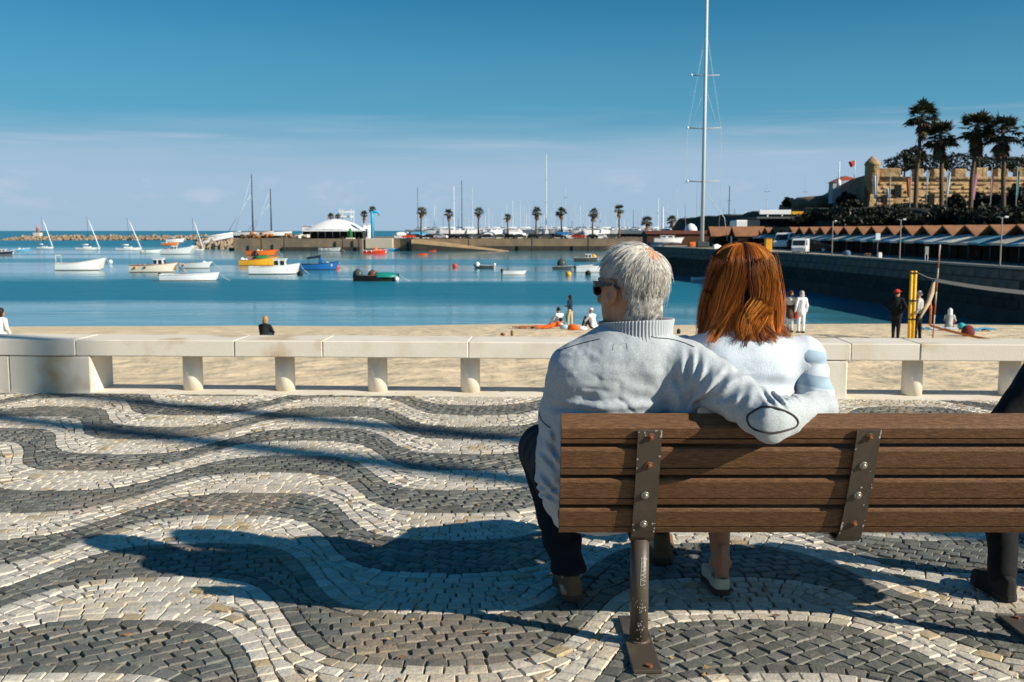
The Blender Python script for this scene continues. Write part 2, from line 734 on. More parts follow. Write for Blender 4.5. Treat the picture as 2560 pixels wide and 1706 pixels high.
for cx in (-2.75, -1.95, -1.155, -0.365, 0.42, 1.2, 3.31, 4.10, 4.9, 5.7, 6.5, 7.3, 8.1):
    if colm is None:
        sh = Shape()
        sh.lathe([(0.083, 0.0), (0.083, 0.3155)], n=28)
        colm = sh.mesh('column')
        colm.materials.append(lime)
    put('column', colm, None, wall, (cx, 0.23, 0.0))

# ------------------------------------------------------------------ beach and water
ZW = -4.8
sand = material('beach sand', (0.68, 0.545, 0.365), rough=0.95, var=0.14, scale=0.8, bump=1.0, bscale=1.1,
                bump_dist=0.22, spec=0.2)
def beach_z(y):
    pts = [(8.74, -0.62), (14, -1.12), (20, -1.50), (30, -2.12), (36, -2.47), (41, -2.76), (48, -3.24), (60, -4.22), (66, -4.72), (72, -5.2), (90, -6.5)]
    for (a, za), (b, zb) in zip(pts[:-1], pts[1:]):
        if y <= b:
            return za + (zb - za) * max(0, (y - a)) / (b - a)
    return pts[-1][1]


bx_ = np.concatenate([np.arange(-70, -24, 4.0), np.arange(-24, 26, 0.5), np.arange(26, 60, 4.0)])
by_ = np.concatenate([np.arange(8.74, 46, 0.32), np.arange(46, 92, 2.0)])
rs = np.random.default_rng(5)


nA, nB, nC = vnoise(0, 0.9, 1), vnoise(0, 2.3, 2), vnoise(0, 9, 3)
BX, BY = np.meshgrid(bx_, by_, indexing='ij')
BZ = np.vectorize(beach_z)(BY + 3.0 * nC(BX, BY * .3) - 0.055 * BX)
amp = np.clip((56 - BY) / 20, 0, 1)
BZ = BZ + amp * (0.10 * nA(BX, BY) + 0.07 * nB(BX, BY)) 
vs = [tuple(p) for p in np.stack([BX, BY, BZ], -1).reshape(-1, 3)]
nyb = len(by_)
fs = [(i * nyb + j, (i + 1) * nyb + j, (i + 1) * nyb + j + 1, i * nyb + j + 1) for i in range(len(bx_) - 1) for j in range(nyb - 1)]
shb = Shape()
shb.add(vs, fs, True)
tag(shb.link('beach', sand, fix=False), 'sandy beach sloping to the water', kind='structure')


def water_material():
    m = bpy.data.materials.new('harbour water')
    m.use_nodes = True
    N, L = m.node_tree.nodes, m.node_tree.links
    b = N['Principled BSDF']
    b.inputs['IOR'].default_value = 1.33
    geo = N.new('ShaderNodeNewGeometry')
    sp_ = N.new('ShaderNodeSeparateXYZ')
    L.new(geo.outputs['Position'], sp_.inputs[0])

    def mth(op, a, c=None):
        n = N.new('ShaderNodeMath')
        n.operation = op
        for i, v in enumerate((a, c)):
            if v is None:
                continue
            if isinstance(v, (int, float)):
                n.inputs[i].default_value = v
            else:
                L.new(v, n.inputs[i])
        return n.outputs[0]

    def noise(scale, sx, sy, detail=3, rough=.5):
        mp_ = N.new('ShaderNodeMapping')
        mp_.inputs['Scale'].default_value = (sx, sy, 1)
        L.new(geo.outputs['Position'], mp_.inputs[0])
        n = N.new('ShaderNodeTexNoise')
        n.inputs['Scale'].default_value = scale
        n.inputs['Detail'].default_value = detail
        n.inputs['Roughness'].default_value = rough
        L.new(mp_.outputs[0], n.inputs['Vector'])
        return n.outputs['Fac']

    def step(x, lo, hi):
        n = N.new('ShaderNodeMapRange')
        n.interpolation_type = 'SMOOTHSTEP'
        n.inputs['From Min'].default_value = lo
        n.inputs['From Max'].default_value = hi
        L.new(x, n.inputs['Value'])
        return n.outputs[0]
    # wind ruffles the water in long bands; between them it lies smooth
    yw = mth('ADD', sp_.outputs['Y'], mth('MULTIPLY', mth('SUBTRACT', noise(.018, 1, 1.5, 4), .5), 60.0))
    yw = mth('ADD', yw, mth('MULTIPLY', sp_.outputs['X'], 0.10))
    near = mth('MULTIPLY', step(yw, 78, 92), mth('SUBTRACT', 1.0, step(yw, 118, 130)))
    mid_ = mth('MULTIPLY', step(yw, 176, 190), mth('SUBTRACT', 1.0, step(yw, 205, 225)))
    far = step(yw, 290, 420)
    streak = step(noise(.05, .12, 1.0, 4), .52, .64)
    ruff = mth('MINIMUM', 1.0, mth('ADD', mth('ADD', near, mth('MULTIPLY', mid_, .5)), mth('ADD', mth('MULTIPLY', far, .9), mth('MULTIPLY', streak, .35))))
    mix = N.new('ShaderNodeMix')
    mix.data_type = 'RGBA'
    A = [i for i in mix.inputs if i.name == 'A' and i.type == 'RGBA'][0]
    B = [i for i in mix.inputs if i.name == 'B' and i.type == 'RGBA'][0]
    F = [i for i in mix.inputs if i.name == 'Factor' and i.type == 'VALUE'][0]
    A.default_value = (0.062, 0.245, 0.310, 1)
    B.default_value = (0.006, 0.150, 0.225, 1)
    L.new(mth('ADD', ruff, mth('MULTIPLY', mth('SUBTRACT', noise(.9, .35, 1.6, 5, .65), .5), .9)), F)
    L.new([o for o in mix.outputs if o.type == 'RGBA'][0], b.inputs['Base Color'])
    L.new(mth('ADD', 0.10, mth('MULTIPLY', ruff, 0.22)), b.inputs['Roughness'])
    h = mth('ADD', mth('MULTIPLY', noise(.55, .45, 1.5, 4, .6), 1.0), mth('MULTIPLY', noise(.16, .35, 1.4, 3), 1.2))
    bp = N.new('ShaderNodeBump')
    L.new(h, bp.inputs['Height'])
    bp.inputs['Distance'].default_value = 0.5
    L.new(mth('ADD', 0.06, mth('MULTIPLY', ruff, 0.60)), bp.inputs['Strength'])
    L.new(bp.outputs[0], b.inputs['Normal'])
    return m


water_mat = water_material()
shw = Shape()
shw.add([(-14000, 40, ZW), (14000, 40, ZW), (14000, 26000, ZW), (-14000, 26000, ZW)], [(0, 1, 2, 3)])
tag(shw.link('sea', water_mat, fix=False), 'calm blue harbour water running out to the sea horizon', kind='structure')
# ------------------------------------------------------------------ bench
wood = material('brown slat', (0.102, 0.047, 0.019), rough=0.6, var=0.30, scale=26, stretch=(1.2, 9, 9), bump=0.45, bscale=60,
                second=(0.180, 0.086, 0.036), mixlo=0.42, mixhi=0.66, bump_dist=0.005, detail=12)
steel = material('painted steel', (0.072, 0.058, 0.043), rough=0.42, var=0.12, scale=14, bump=0.12, bscale=90, bump_dist=0.003,
                 second=(0.105, 0.085, 0.062), mixlo=.5, mixhi=.8)
bare = material('bare worn metal', (0.55, 0.52, 0.47), rough=0.5, metal=.3, var=.25, scale=200)
rust = material('rusty bolt', (0.17, 0.068, 0.030), rough=0.8, var=0.4, scale=120, bump=.4, bscale=200)
zinc = material('zinc bolt', (0.40, 0.38, 0.34), rough=0.4, metal=0.7, var=0.2, scale=100)
bench = thing('park_bench', 'brown slatted bench with grey steel straps on wavy pavement', 'bench', (1.07, 3.35, 0))
BX0, BX1 = -0.918, 0.955                 # slat ends, from the bench's base point
OX, OY = 1.07, 3.35
# backrest: line from seat corner up, leaning towards the camera
def back_pt(t, off=0.0):
    """t: 0 at the lower edge of the lowest slat, 1 at the upper edge of the top one; off: outwards (towards camera)."""
    lean = 0.150
    y = 3.232 - lean * t - 0.014 * math.sin(math.pi * t)
    z = 0.383 + 0.412 * t
    n = Vector((0, -0.94, -0.34))
    return Vector((0, y - OY, z)) + n * off


edges = [(0.0, 0.226), (0.258, 0.486), (0.518, 0.746), (0.778, 0.945)]
TH = 0.045
for t0, t1 in edges:
    sh = Shape()
    a, b = back_pt(t0), back_pt(t1)
    up = (b - a).normalized()
    nrm = Vector((0, -up.z, up.y))      # towards the camera
    if nrm.y > 0:
        nrm = -nrm
    Hh = (b - a).length
    # profile (along board, outward): main face, a saw groove, a lip below it
    g = 0.30 * Hh
    top_r = 0.010 if t1 < .9 else 0.016
    prof = [(0, -TH), (0, -0.007), (0.005, -0.002), (g - 0.004, 0.0), (g - 0.004, -0.012), (g + 0.001, -0.012), (g + 0.001, 0.0),
            (Hh - top_r, 0.0)] + ([(Hh - top_r * .3, -top_r * .35), (Hh, -top_r), (Hh, -TH)] if t1 < .9 else
            [(Hh - .010, -.006), (Hh + .012, -.050), (Hh + .004, -.062), (Hh - .03, -.060)])
    pts = [a + up * s + nrm * o for s, o in prof]
    sh.prism([(p.y, p.z) for p in pts], 'x', BX0, BX1)
    # small chips on the end grain
    sh.link('back_slat', wood, bench)
# seat slats
for i in range(4):
    sh = Shape()
    y = 3.285 - OY + i * 0.112 + 0.05
    sh.box(((BX0 + BX1) / 2, y, 0.428 - 0.012 * math.sin(i / 3 * math.pi)), (BX1 - BX0, 0.100, 0.040), bev=0.008)
    sh.link('seat_slat', wood, bench)
# straps carry the slats: up the back, round the corner and under the seat
strap_me = None
straps_x = (0.4225 - OX, 1.0925 - OX, 1.755 - OX)
for sx in straps_x:
    sh = Shape()
    W = 0.074
    path = []
    for t in (0.905, 0.80, 0.60, 0.40, 0.20, 0.06):
        path.append(back_pt(t, 0.0035))
    p_end = back_pt(0.0, 0.0035)
    path += [Vector((0, p_end.y + 0.004, 0.378)), Vector((0, p_end.y + 0.020, 0.362)), Vector((0, p_end.y + 0.048, 0.356)),
             Vector((0, 3.50 - OY, 0.382)), Vector((0, 3.68 - OY, 0.392))]
    vs, fs = [], []
    for i, p in enumerate(path):
        d = (path[min(i + 1, len(path) - 1)] - path[max(0, i - 1)]).normalized()
        nn = Vector((0, d.z, -d.y))
        for o in (0.0, 0.0075):
            for s_ in (-W / 2, W / 2):
                vs.append((sx + s_, p.y + nn.y * o, p.z + nn.z * o))
    for i in range(len(path) - 1):
        k = i * 4
        fs += [(k, k + 1, k + 5, k + 4), (k + 2, k + 6, k + 7, k + 3), (k, k + 4, k + 6, k + 2), (k + 1, k + 3, k + 7, k + 5)]
    fs += [(0, 2, 3, 1), (len(vs) - 4, len(vs) - 3, len(vs) - 1, len(vs) - 2)]
    sh.add(vs, fs)
    st = sh.link('strap', steel, bench)
    for q, (t, rs_) in enumerate(((0.855, True), (0.625, sx == straps_x[0]), (0.372, False), (0.115, sx == straps_x[1]))):
        c = back_pt(t, 0.012)
        n = Vector((0, -0.94, -0.34)).normalized()
        sb = Shape()
        cc = Vector((sx + random.uniform(-.004, .004), c.y, c.z))
        sb.tube([cc - n * 0.004, cc + n * 0.0025], 0.0125, n=14)
        sb.tube([cc, cc + n * 0.007, cc + n * 0.009], [0.0082, 0.0075, 0.004], n=10)
        sb.link('bolt', rust if rs_ else zinc, st)
    # paint worn through along edges
    chips = Shape()
    for _ in range(26):
        t = random.choice([random.uniform(.0, .9), random.uniform(.86, .905), random.uniform(.03, .12)])
        c = back_pt(t, 0.0118)
        e = random.choice((-1, 1)) * (W / 2 - random.uniform(0, .004)) if random.random() < .75 else random.uniform(-W / 2, W / 2)
        w_, h_ = random.uniform(.0015, .005), random.uniform(.0015, .007)
        d = (back_pt(min(.9, t + .02), 0.0118) - c).normalized()
        k = 6
        vs = []
        for i in range(k):
            aa = 2 * math.pi * i / k
            rr = random.uniform(.5, 1.2)
            vs.append(Vector((max(-W / 2, min(W / 2, e + math.cos(aa) * w_ * rr)) + sx, 0, 0)) + Vector((0, c.y, c.z)) + d * math.sin(aa) * h_ * rr)
        chips.add(vs, [tuple(range(k))])
    tag(chips.link('worn_paint', bare, st, fix=False), kind='stuff')
# legs: round posts on flat foot plates
for px in (0.4185 - OX, 1.758 - OX):
    sh = Shape()
    sh.tube([(px, 3.262 - OY, 0.012), (px, 3.262 - OY, 0.362)], 0.0305, n=28)
    leg = sh.link('leg', steel, bench)
    sh = Shape()
    sh.box((px, 3.255 - OY, 0.007), (0.092, 0.455, 0.013), bev=0.003)
    sh.tube([(px, 3.262 - OY, 0.0135), (px, 3.262 - OY, 0.019)], [0.038, 0.032], n=20)
    fp = sh.link('foot_plate', steel, bench)
    for yy in (3.055, 3.455):
        sb = Shape()
        sb.tube([(px + .008, yy - OY, 0.013), (px + .008, yy - OY, 0.020)], 0.011, n=6, smooth=False)
        sb.link('anchor_bolt', rust, fp)
    chips = Shape()
    # scratches cut through the paint on the front of the post
    R = 0.0309

    def post_pt(a, z, r=R):
        return (px + r * math.sin(a), 3.262 - OY - r * math.cos(a), z)

    def scratch(a0, z0, a1, z1, w=0.0007):
        for q in range(3):
            f0, f1 = q / 3, (q + 1) / 3
            aa, ab = a0 + (a1 - a0) * f0, a0 + (a1 - a0) * f1
            za, zb = z0 + (z1 - z0) * f0, z0 + (z1 - z0) * f1
            chips.tube([post_pt(aa, za), post_pt(ab, zb)], w, n=4, cap=False)
    if px < 0:
        scratch(.05, .303, .0, .300); scratch(.05, .303, .0, .210); scratch(.05, .303, .75, .298); scratch(.75, .297, .15, .287)
        for zz, l in ((.272, .62), (.258, .6), (.246, .6)):
            scratch(.03, zz, l, zz + .003)
        scratch(.03, .246, .60, .238); scratch(.60, .238, .03, .230); scratch(.03, .230, .62, .222); scratch(.0, .210, .52, .213)
    for _ in range(46):
        a = random.gauss(0.05, .35)
        z = random.choice([random.uniform(.05, .09), random.uniform(.12, .16), random.uniform(.02, .3), random.gauss(.14, .01)])
        k, w_, h_ = 6, random.uniform(.02, .07), random.uniform(.0012, .0040)
        chips.add([post_pt(a + w_ * math.cos(2 * math.pi * i / k) * random.uniform(.5, 1), z + h_ * math.sin(2 * math.pi * i / k) * random.uniform(.5, 1.3)) for i in range(k)], [tuple(range(k))])
    tag(chips.link('worn_paint', bare, leg, fix=False), kind='stuff')
# ------------------------------------------------------------------ soft shapes: distance fields turned into one continuous mesh
def rcone(P, a, b, ra, rb):
    a, b = np.array(a, float), np.array(b, float)
    ab = b - a
    t = np.clip(((P - a) @ ab) / max(1e-9, ab @ ab), 0, 1)
    return np.linalg.norm(P - (a + t[:, None] * ab), axis=1) - (ra + (rb - ra) * t)


def ellip(P, c, r, R=None):
    q = P - np.array(c, float)
    if R is not None:
        q = q @ R
    r = np.array(r, float)
    k0 = np.linalg.norm(q / r, axis=1)
    k1 = np.linalg.norm(q / (r * r), axis=1)
    return k0 * (k0 - 1) / np.maximum(k1, 1e-6)


def smin(a, b, k):
    h = np.clip(0.5 + 0.5 * (b - a) / k, 0, 1)
    return b + (a - b) * h - k * h * (1 - h)


def smax(a, b, k):
    return -smin(-a, -b, k)


def union(k, *ds):
    d = ds[0]
    for e in ds[1:]:
        d = smin(d, e, k)
    return d


def loft(P, rows, p=2.0):
    rows = sorted(rows)
    z = np.array([r[0] for r in rows])
    cols = [np.interp(P[:, 2], z, [r[i] for r in rows]) for i in range(1, 5)]
    u, v = np.abs(P[:, 0] - cols[0]) / cols[2], np.abs(P[:, 1] - cols[1]) / cols[3]
    d = ((u ** p + v ** p) ** (1 / p) - 1) * np.minimum(cols[2], cols[3])
    return smax(d, np.maximum(z[0] - P[:, 2], P[:, 2] - z[-1]), 0.03)


_ng = np.random.default_rng(77).random((32, 32, 32))


def noise3(P, s, off=0.0):
    q = P / s + 64 + off
    i = np.floor(q).astype(int)
    f = q - i
    f = f * f * (3 - 2 * f)
    i = i % 32
    j = (i + 1) % 32
    def g(a, b, c):
        return _ng[a, b, c]
    x0, y0, z0, x1, y1, z1 = i[:, 0], i[:, 1], i[:, 2], j[:, 0], j[:, 1], j[:, 2]
    fx, fy, fz = f[:, 0], f[:, 1], f[:, 2]
    a = g(x0, y0, z0) * (1 - fx) + g(x1, y0, z0) * fx
    b = g(x0, y1, z0) * (1 - fx) + g(x1, y1, z0) * fx
    c = g(x0, y0, z1) * (1 - fx) + g(x1, y0, z1) * fx
    d = g(x0, y1, z1) * (1 - fx) + g(x1, y1, z1) * fx
    return (a * (1 - fy) + b * fy) * (1 - fz) + (c * (1 - fy) + d * fy) * fz - 0.5


def sdf_mesh(name, fn, lo, hi, h):
    lo, hi = np.array(lo, float), np.array(hi, float)
    n = (np.ceil((hi - lo) / (4 * h)).astype(int) + 1)
    ax = [lo[i] + np.arange(n[i]) * 4 * h for i in range(3)]
    C = fn(np.stack(np.meshgrid(*ax, indexing='ij'), -1).reshape(-1, 3)).reshape(n)
    V = C
    for a in range(3):                    # linear upsampling by four
        m = V.shape[a]
        x = np.arange((m - 1) * 4 + 1) / 4
        i = np.minimum(x.astype(int), m - 2)
        f = x - i
        sh = [1, 1, 1]
        sh[a] = -1
        f = f.reshape(sh)
        V = np.take(V, i, a) * (1 - f) + np.take(V, i + 1, a) * f
    near = np.abs(V) < 6.5 * h
    idx = np.argwhere(near)
    for k in range(0, len(idx), 400000):
        q = idx[k:k + 400000]
        V[q[:, 0], q[:, 1], q[:, 2]] = fn(lo + q * h)
    S = V < 0
    corners = [(i, j, k) for i in (0, 1) for j in (0, 1) for k in (0, 1)]
    nx, ny, nz = V.shape
    sl = lambda o: (slice(o[0], nx - 1 + o[0]), slice(o[1], ny - 1 + o[1]), slice(o[2], nz - 1 + o[2]))
    cnt = sum(S[sl(o)].astype(np.int8) for o in corners)
    cells = np.argwhere((cnt > 0) & (cnt < 8))
    vals = np.stack([V[cells[:, 0] + o[0], cells[:, 1] + o[1], cells[:, 2] + o[2]] for o in corners], 1)
    acc, num = np.zeros((len(cells), 3)), np.zeros(len(cells))
    for a in range(8):
        for b in range(a + 1, 8):
            oa, ob = np.array(corners[a]), np.array(corners[b])
            if np.abs(oa - ob).sum() != 1:
                continue
            va, vb = vals[:, a], vals[:, b]
            m = (va < 0) != (vb < 0)
            t = np.where(m, va / np.where(m, va - vb, 1), 0)
            acc += np.where(m[:, None], oa + t[:, None] * (ob - oa), 0)
            num += m
    verts = lo + (cells + acc / num[:, None]) * h
    ids = -np.ones((nx - 1, ny - 1, nz - 1), int)
    ids[cells[:, 0], cells[:, 1], cells[:, 2]] = np.arange(len(cells))
    faces = []
    for a in range(3):
        b, c = (a + 1) % 3, (a + 2) % 3
        s0 = [slice(None)] * 3
        s1 = [slice(None)] * 3
        s0[a], s1[a] = slice(0, -1), slice(1, None)
        e = np.argwhere(S[tuple(s0)] != S[tuple(s1)])
        e = e[(e[:, b] > 0) & (e[:, c] > 0)]
        db, dc = np.zeros(3, int), np.zeros(3, int)
        db[b], dc[c] = 1, 1
        q = [ids[tuple((e - x).T)] if False else ids[(e - x)[:, 0].clip(0, nx - 2), (e - x)[:, 1].clip(0, ny - 2), (e - x)[:, 2].clip(0, nz - 2)]
             for x in (db + dc, dc, 0 * db, db)]
        q = np.stack(q, 1)
        flip = S[e[:, 0], e[:, 1], e[:, 2]]
        q[~flip] = q[~flip][:, ::-1]
        faces.append(q[(q >= 0).all(1)])
    faces = np.concatenate(faces)
    me = bpy.data.meshes.new(name)
    me.vertices.add(len(verts))
    me.vertices.foreach_set('co', verts.ravel())
    me.loops.add(len(faces) * 4)
    me.loops.foreach_set('vertex_index', faces.ravel())
    me.polygons.add(len(faces))
    me.polygons.foreach_set('loop_start', np.arange(len(faces)) * 4)
    me.polygons.foreach_set('loop_total', np.full(len(faces), 4))
    me.polygons.foreach_set('use_smooth', np.ones(len(faces), bool))
    me.update(calc_edges=True)
    me.validate()
    return me


def strand_mesh(name, paths, radii, cols, sides=3):
    """paths (n,k,3) -> thin tapered tubes in one mesh with a colour per strand."""
    n, k, _ = paths.shape
    d = np.gradient(paths, axis=1)
    d /= np.maximum(np.linalg.norm(d, axis=2, keepdims=True), 1e-9)
    ref = np.where(np.abs(d[..., 2:3]) < 0.9, np.array([0, 0, 1.0]), np.array([1.0, 0, 0]))
    s = np.cross(d, ref)
    s /= np.maximum(np.linalg.norm(s, axis=2, keepdims=True), 1e-9)
    u = np.cross(s, d)
    ang = np.arange(sides) * 2 * np.pi / sides
    V = paths[:, :, None, :] + (s[:, :, None, :] * np.cos(ang)[None, None, :, None] + u[:, :, None, :] * np.sin(ang)[None, None, :, None]) * radii[:, :, None, None]
    base = (np.arange(n) * k * sides)[:, None, None]
    i = np.arange(k - 1)[None, :, None] * sides
    j = np.arange(sides)[None, None, :]
    j2 = (j + 1) % sides
    F = np.stack([base + i + j, base + i + j2, base + i + sides + j2, base + i + sides + j], -1).reshape(-1, 4)
    me = bpy.data.meshes.new(name)
    me.vertices.add(n * k * sides)
    me.vertices.foreach_set('co', V.ravel())
    me.loops.add(len(F) * 4)
    me.loops.foreach_set('vertex_index', F.ravel())
    me.polygons.add(len(F))
    me.polygons.foreach_set('loop_start', np.arange(len(F)) * 4)
    me.polygons.foreach_set('loop_total', np.full(len(F), 4))
    me.polygons.foreach_set('use_smooth', np.ones(len(F), bool))
    ca = me.color_attributes.new('tint', 'FLOAT_COLOR', 'POINT')
    c4 = np.ones((n, k, sides, 4))
    c4[..., :3] = cols[:, None, None, :] if cols.ndim == 2 else cols[:, :, None, :]
    ca.data.foreach_set('color', c4.ravel())
    me.update(calc_edges=True)
    return me


def head_axes(yaw, pitch=0.0, roll=0.0):
    """columns: left, forward, up. yaw 0 looks along +Y (away from the camera), positive turns to the left."""
    R = Matrix.Rotation(yaw, 3, 'Z') @ Matrix.Rotation(roll, 3, 'Y') @ Matrix.Rotation(pitch, 3, 'X')
    l, f, u = R @ Vector((-1, 0, 0)), R @ Vector((0, 1, 0)), R @ Vector((0, 0, 1))
    return np.array([l, f, u], float)


def head_sdf(P, c, A, s=1.0, fine=True):
    q = ((P - np.array(c)) @ A.T) / s
    d = union(0.03, ellip(q, (0, -0.012, 0.028), (0.076, 0.098, 0.088)), ellip(q, (0, 0.030, -0.040), (0.064, 0.070, 0.082)))
    d = union(0.022, d, ellip(q, (0, 0.040, -0.086), (0.052, 0.052, 0.034)), ellip(q, (0, 0.084, -0.104), (0.020, 0.016, 0.017)))
    if fine:
        d = union(0.012, d, rcone(q, (0, 0.096, 0.006), (0, 0.120, -0.034), 0.008, 0.013), ellip(q, (0.012, 0.108, -0.040), (.009, .012, .008)),
                  ellip(q, (-0.012, 0.108, -0.040), (.009, .012, .008)))
        d = union(0.010, d, ellip(q, (0, 0.094, -0.066), (0.024, 0.010, 0.006)), ellip(q, (0, 0.092, -0.076), (0.021, 0.010, 0.007)))
        d = union(0.015, d, ellip(q, (0.032, 0.080, 0.022), (.024, .014, .008)), ellip(q, (-0.032, 0.080, 0.022), (.024, .014, .008)))
        for sg in (1, -1):
            d = smax(d, -ellip(q, (sg * 0.032, 0.100, 0.002), (.017, .016, .011)), 0.012)
            d = smin(d, ellip(q, (sg * 0.032, 0.079, 0.001), (.013, .013, .011)), 0.003)
            e = ellip(q, (sg * 0.083, 0.008, -0.016), (0.010, 0.023, 0.038))
            e = smin(e, ellip(q, (sg * 0.079, 0.018, -0.048), (0.007, 0.009, 0.012)), 0.006)
            e = smax(e, -ellip(q, (sg * 0.092, 0.011, -0.012), (0.008, 0.012, 0.022)), 0.005)
            d = smin(d, e, 0.007)
    return d * s


def hand_sdf(P, w, dirv, palmn, s=1.0, curl=0.6, side=1):
    """w: wrist; dirv: towards the fingers; palmn: the way the palm faces; side +1/-1: where the thumb is."""
    d0 = Vector(dirv).normalized()
    n0 = (Vector(palmn) - d0 * Vector(palmn).dot(d0)).normalized()
    t0 = d0.cross(n0) * side
    w = Vector(w)
    A = np.array([t0, d0, n0], float)
    d = ellip((P - np.array(w + d0 * 0.045 * s)) @ A.T, (0, 0, 0), (0.040 * s, 0.052 * s, 0.016 * s))
    for i, (off, L) in enumerate(((0.029, .072), (0.0098, .082), (-0.0098, .076), (-0.029, .060))):
        a = w + d0 * 0.085 * s + t0 * off * s
        p = [a]
        ang = 0.25
        for seg in (0.46, 0.30, 0.24):
            dd = d0 * math.cos(ang) + n0 * math.sin(ang)
            p.append(p[-1] + dd * L * seg * s)
            ang += curl
        for k in range(3):
            d = smin(d, rcone(P, p[k], p[k + 1], (.0092 - .0008 * k) * s, (.0086 - .0008 * k) * s), 0.006)
    a = w + d0 * 0.025 * s + t0 * 0.032 * s
    b = a + (d0 * .6 + t0 * .75 + n0 * .2) * 0.036 * s
    c = b + (d0 * .85 + t0 * .25 + n0 * .45) * 0.030 * s
    d = smin(d, rcone(P, a, b, .013 * s, .0105 * s), 0.010)
    d = smin(d, rcone(P, b, c, .0105 * s, .0085 * s), 0.004)
    return d


def bounds(pts, m):
    a = np.array([tuple(p) for p in pts], float)
    return a.min(0) - m, a.max(0) + m


def V3(*a):
    return np.array(a, float)


def make_shoe(parent, heel, yaw, L=0.28, w=0.098, mat=None, sole_mat=None, high=0.07, h=0.006, sole=0.028, name='shoe', open_top=False):
    """heel: the rearmost point on the ground; yaw 0 points the toe along +Y."""
    R = Matrix.Rotation(yaw, 3, 'Z')
    A = np.array(R, float)
    c = np.array(tuple(heel), float)

    def loc(P):
        return (P - c) @ A            # into shoe axes: x right, y to the toe, z up

    def prof(y):
        return np.interp(y, [0, .05 * L, .18 * L, .45 * L, .68 * L, .88 * L, .97 * L, L], [.14 * w, .31 * w, .37 * w, .37 * w, .50 * w, .40 * w, .22 * w, .06 * w])

    def upper(P):
        q = loc(P)
        top = np.interp(q[:, 1], [0, .1 * L, .32 * L, .5 * L, .75 * L, L], [high, high + .006, high - .004, high * .72 + .008, .050, .030]) + sole * .6
        wid = prof(q[:, 1]) * np.interp(q[:, 2], [sole, sole + .02, top.max()], [1.0, 1.0, .74])
        d = np.maximum(np.abs(q[:, 0]) - wid, np.maximum(-q[:, 1] + .001, q[:, 1] - L))
        d = smax(d, q[:, 2] - top, 0.012)
        d = smax(d, sole * .55 - q[:, 2], 0.004)
        if open_top:
            cut = ellip(q, (0, .24 * L, high + sole * .6 + .012), (.33 * w, .23 * L, .045))
            d = smax(d, -cut, 0.004)
        return d

    def sol(P):
        q = loc(P)
        d = np.maximum(np.abs(q[:, 0]) - prof(q[:, 1]) * 1.06 - .0015, np.maximum(-q[:, 1] - .002, q[:, 1] - L - .003))
        return smax(d, np.maximum(q[:, 2] - sole, .0005 - q[:, 2]), 0.004)
    ends = [Vector(heel) + R @ Vector((x, y, z)) for x in (-w * .6, w * .6) for y in (-.01, L + .01) for z in (-.01, high + .06)]
    lo, hi = bounds(ends, 0.012)
    s = put(name, sdf_mesh('shoe', upper, lo, hi, h), mat, parent)
    put('sole', sdf_mesh('sole', sol, lo, hi, h), sole_mat, s)
    return s
# ------------------------------------------------------------------ the couple on the bench
skin_old = material('weathered skin', (0.45, 0.215, 0.120), rough=0.55, var=0.16, scale=40, bump=0.25, bscale=220, bump_dist=0.002, spec=0.35,
                    second=(0.54, 0.275, 0.17), mixlo=.4, mixhi=.7)
skin_tan = material('tanned skin', (0.40, 0.185, 0.100), rough=0.55, var=0.12, scale=30, bump=0.1, bscale=200, bump_dist=0.002)
cotton = material('grey cotton', (0.41, 0.455, 0.49), rough=0.95, var=0.15, scale=190, bump=0.55, bscale=330, bump_dist=0.0018, spec=0.15, sheen=0.2, detail=2)
rib_m = material('grey rib knit', (0.38, 0.42, 0.45), rough=0.95, var=0.08, scale=300, bump=.4, bscale=400, bump_dist=.001, spec=.15)
piping_m = material('dark piping', (0.040, 0.036, 0.036), rough=0.8)
navy = material('navy trousers', (0.010, 0.012, 0.018), rough=0.9, var=.2, scale=200, bump=.4, bscale=300, bump_dist=.001, spec=.2)
white_knit = material('white knit', (0.58, 0.65, 0.73), rough=0.95, var=0.07, scale=170, bump=0.65, bscale=240, bump_dist=0.0026, spec=0.15, sheen=0.2, detail=2)
beige = material('beige trousers', (0.46, 0.35, 0.21), rough=0.9, var=.1, scale=160, bump=.3, bscale=240, bump_dist=.001, spec=.2)
suede = material('brown suede', (0.150, 0.095, 0.055), rough=0.95, var=.15, scale=160, bump=.3, bscale=260, bump_dist=.001, spec=.1)
crepe = material('brown crepe sole', (0.080, 0.045, 0.026), rough=0.9, var=.2, scale=100, bump=.3, bscale=200, bump_dist=.002)
cream = material('cream canvas', (0.56, 0.48, 0.34), rough=0.9, var=.08, scale=200, bump=.4, bscale=300, bump_dist=.001)
black_plastic = material('black plastic', (0.008, 0.008, 0.009), rough=0.2)
hair_white = material('white hair', (.8, .8, .8), rough=0.45, var=0.06, scale=90, attr='tint', spec=0.35, trans=0.18)
hair_red = material('auburn hair', (.4, .1, .02), rough=0.34, var=0.10, scale=60, attr='tint', spec=0.5, trans=0.25)

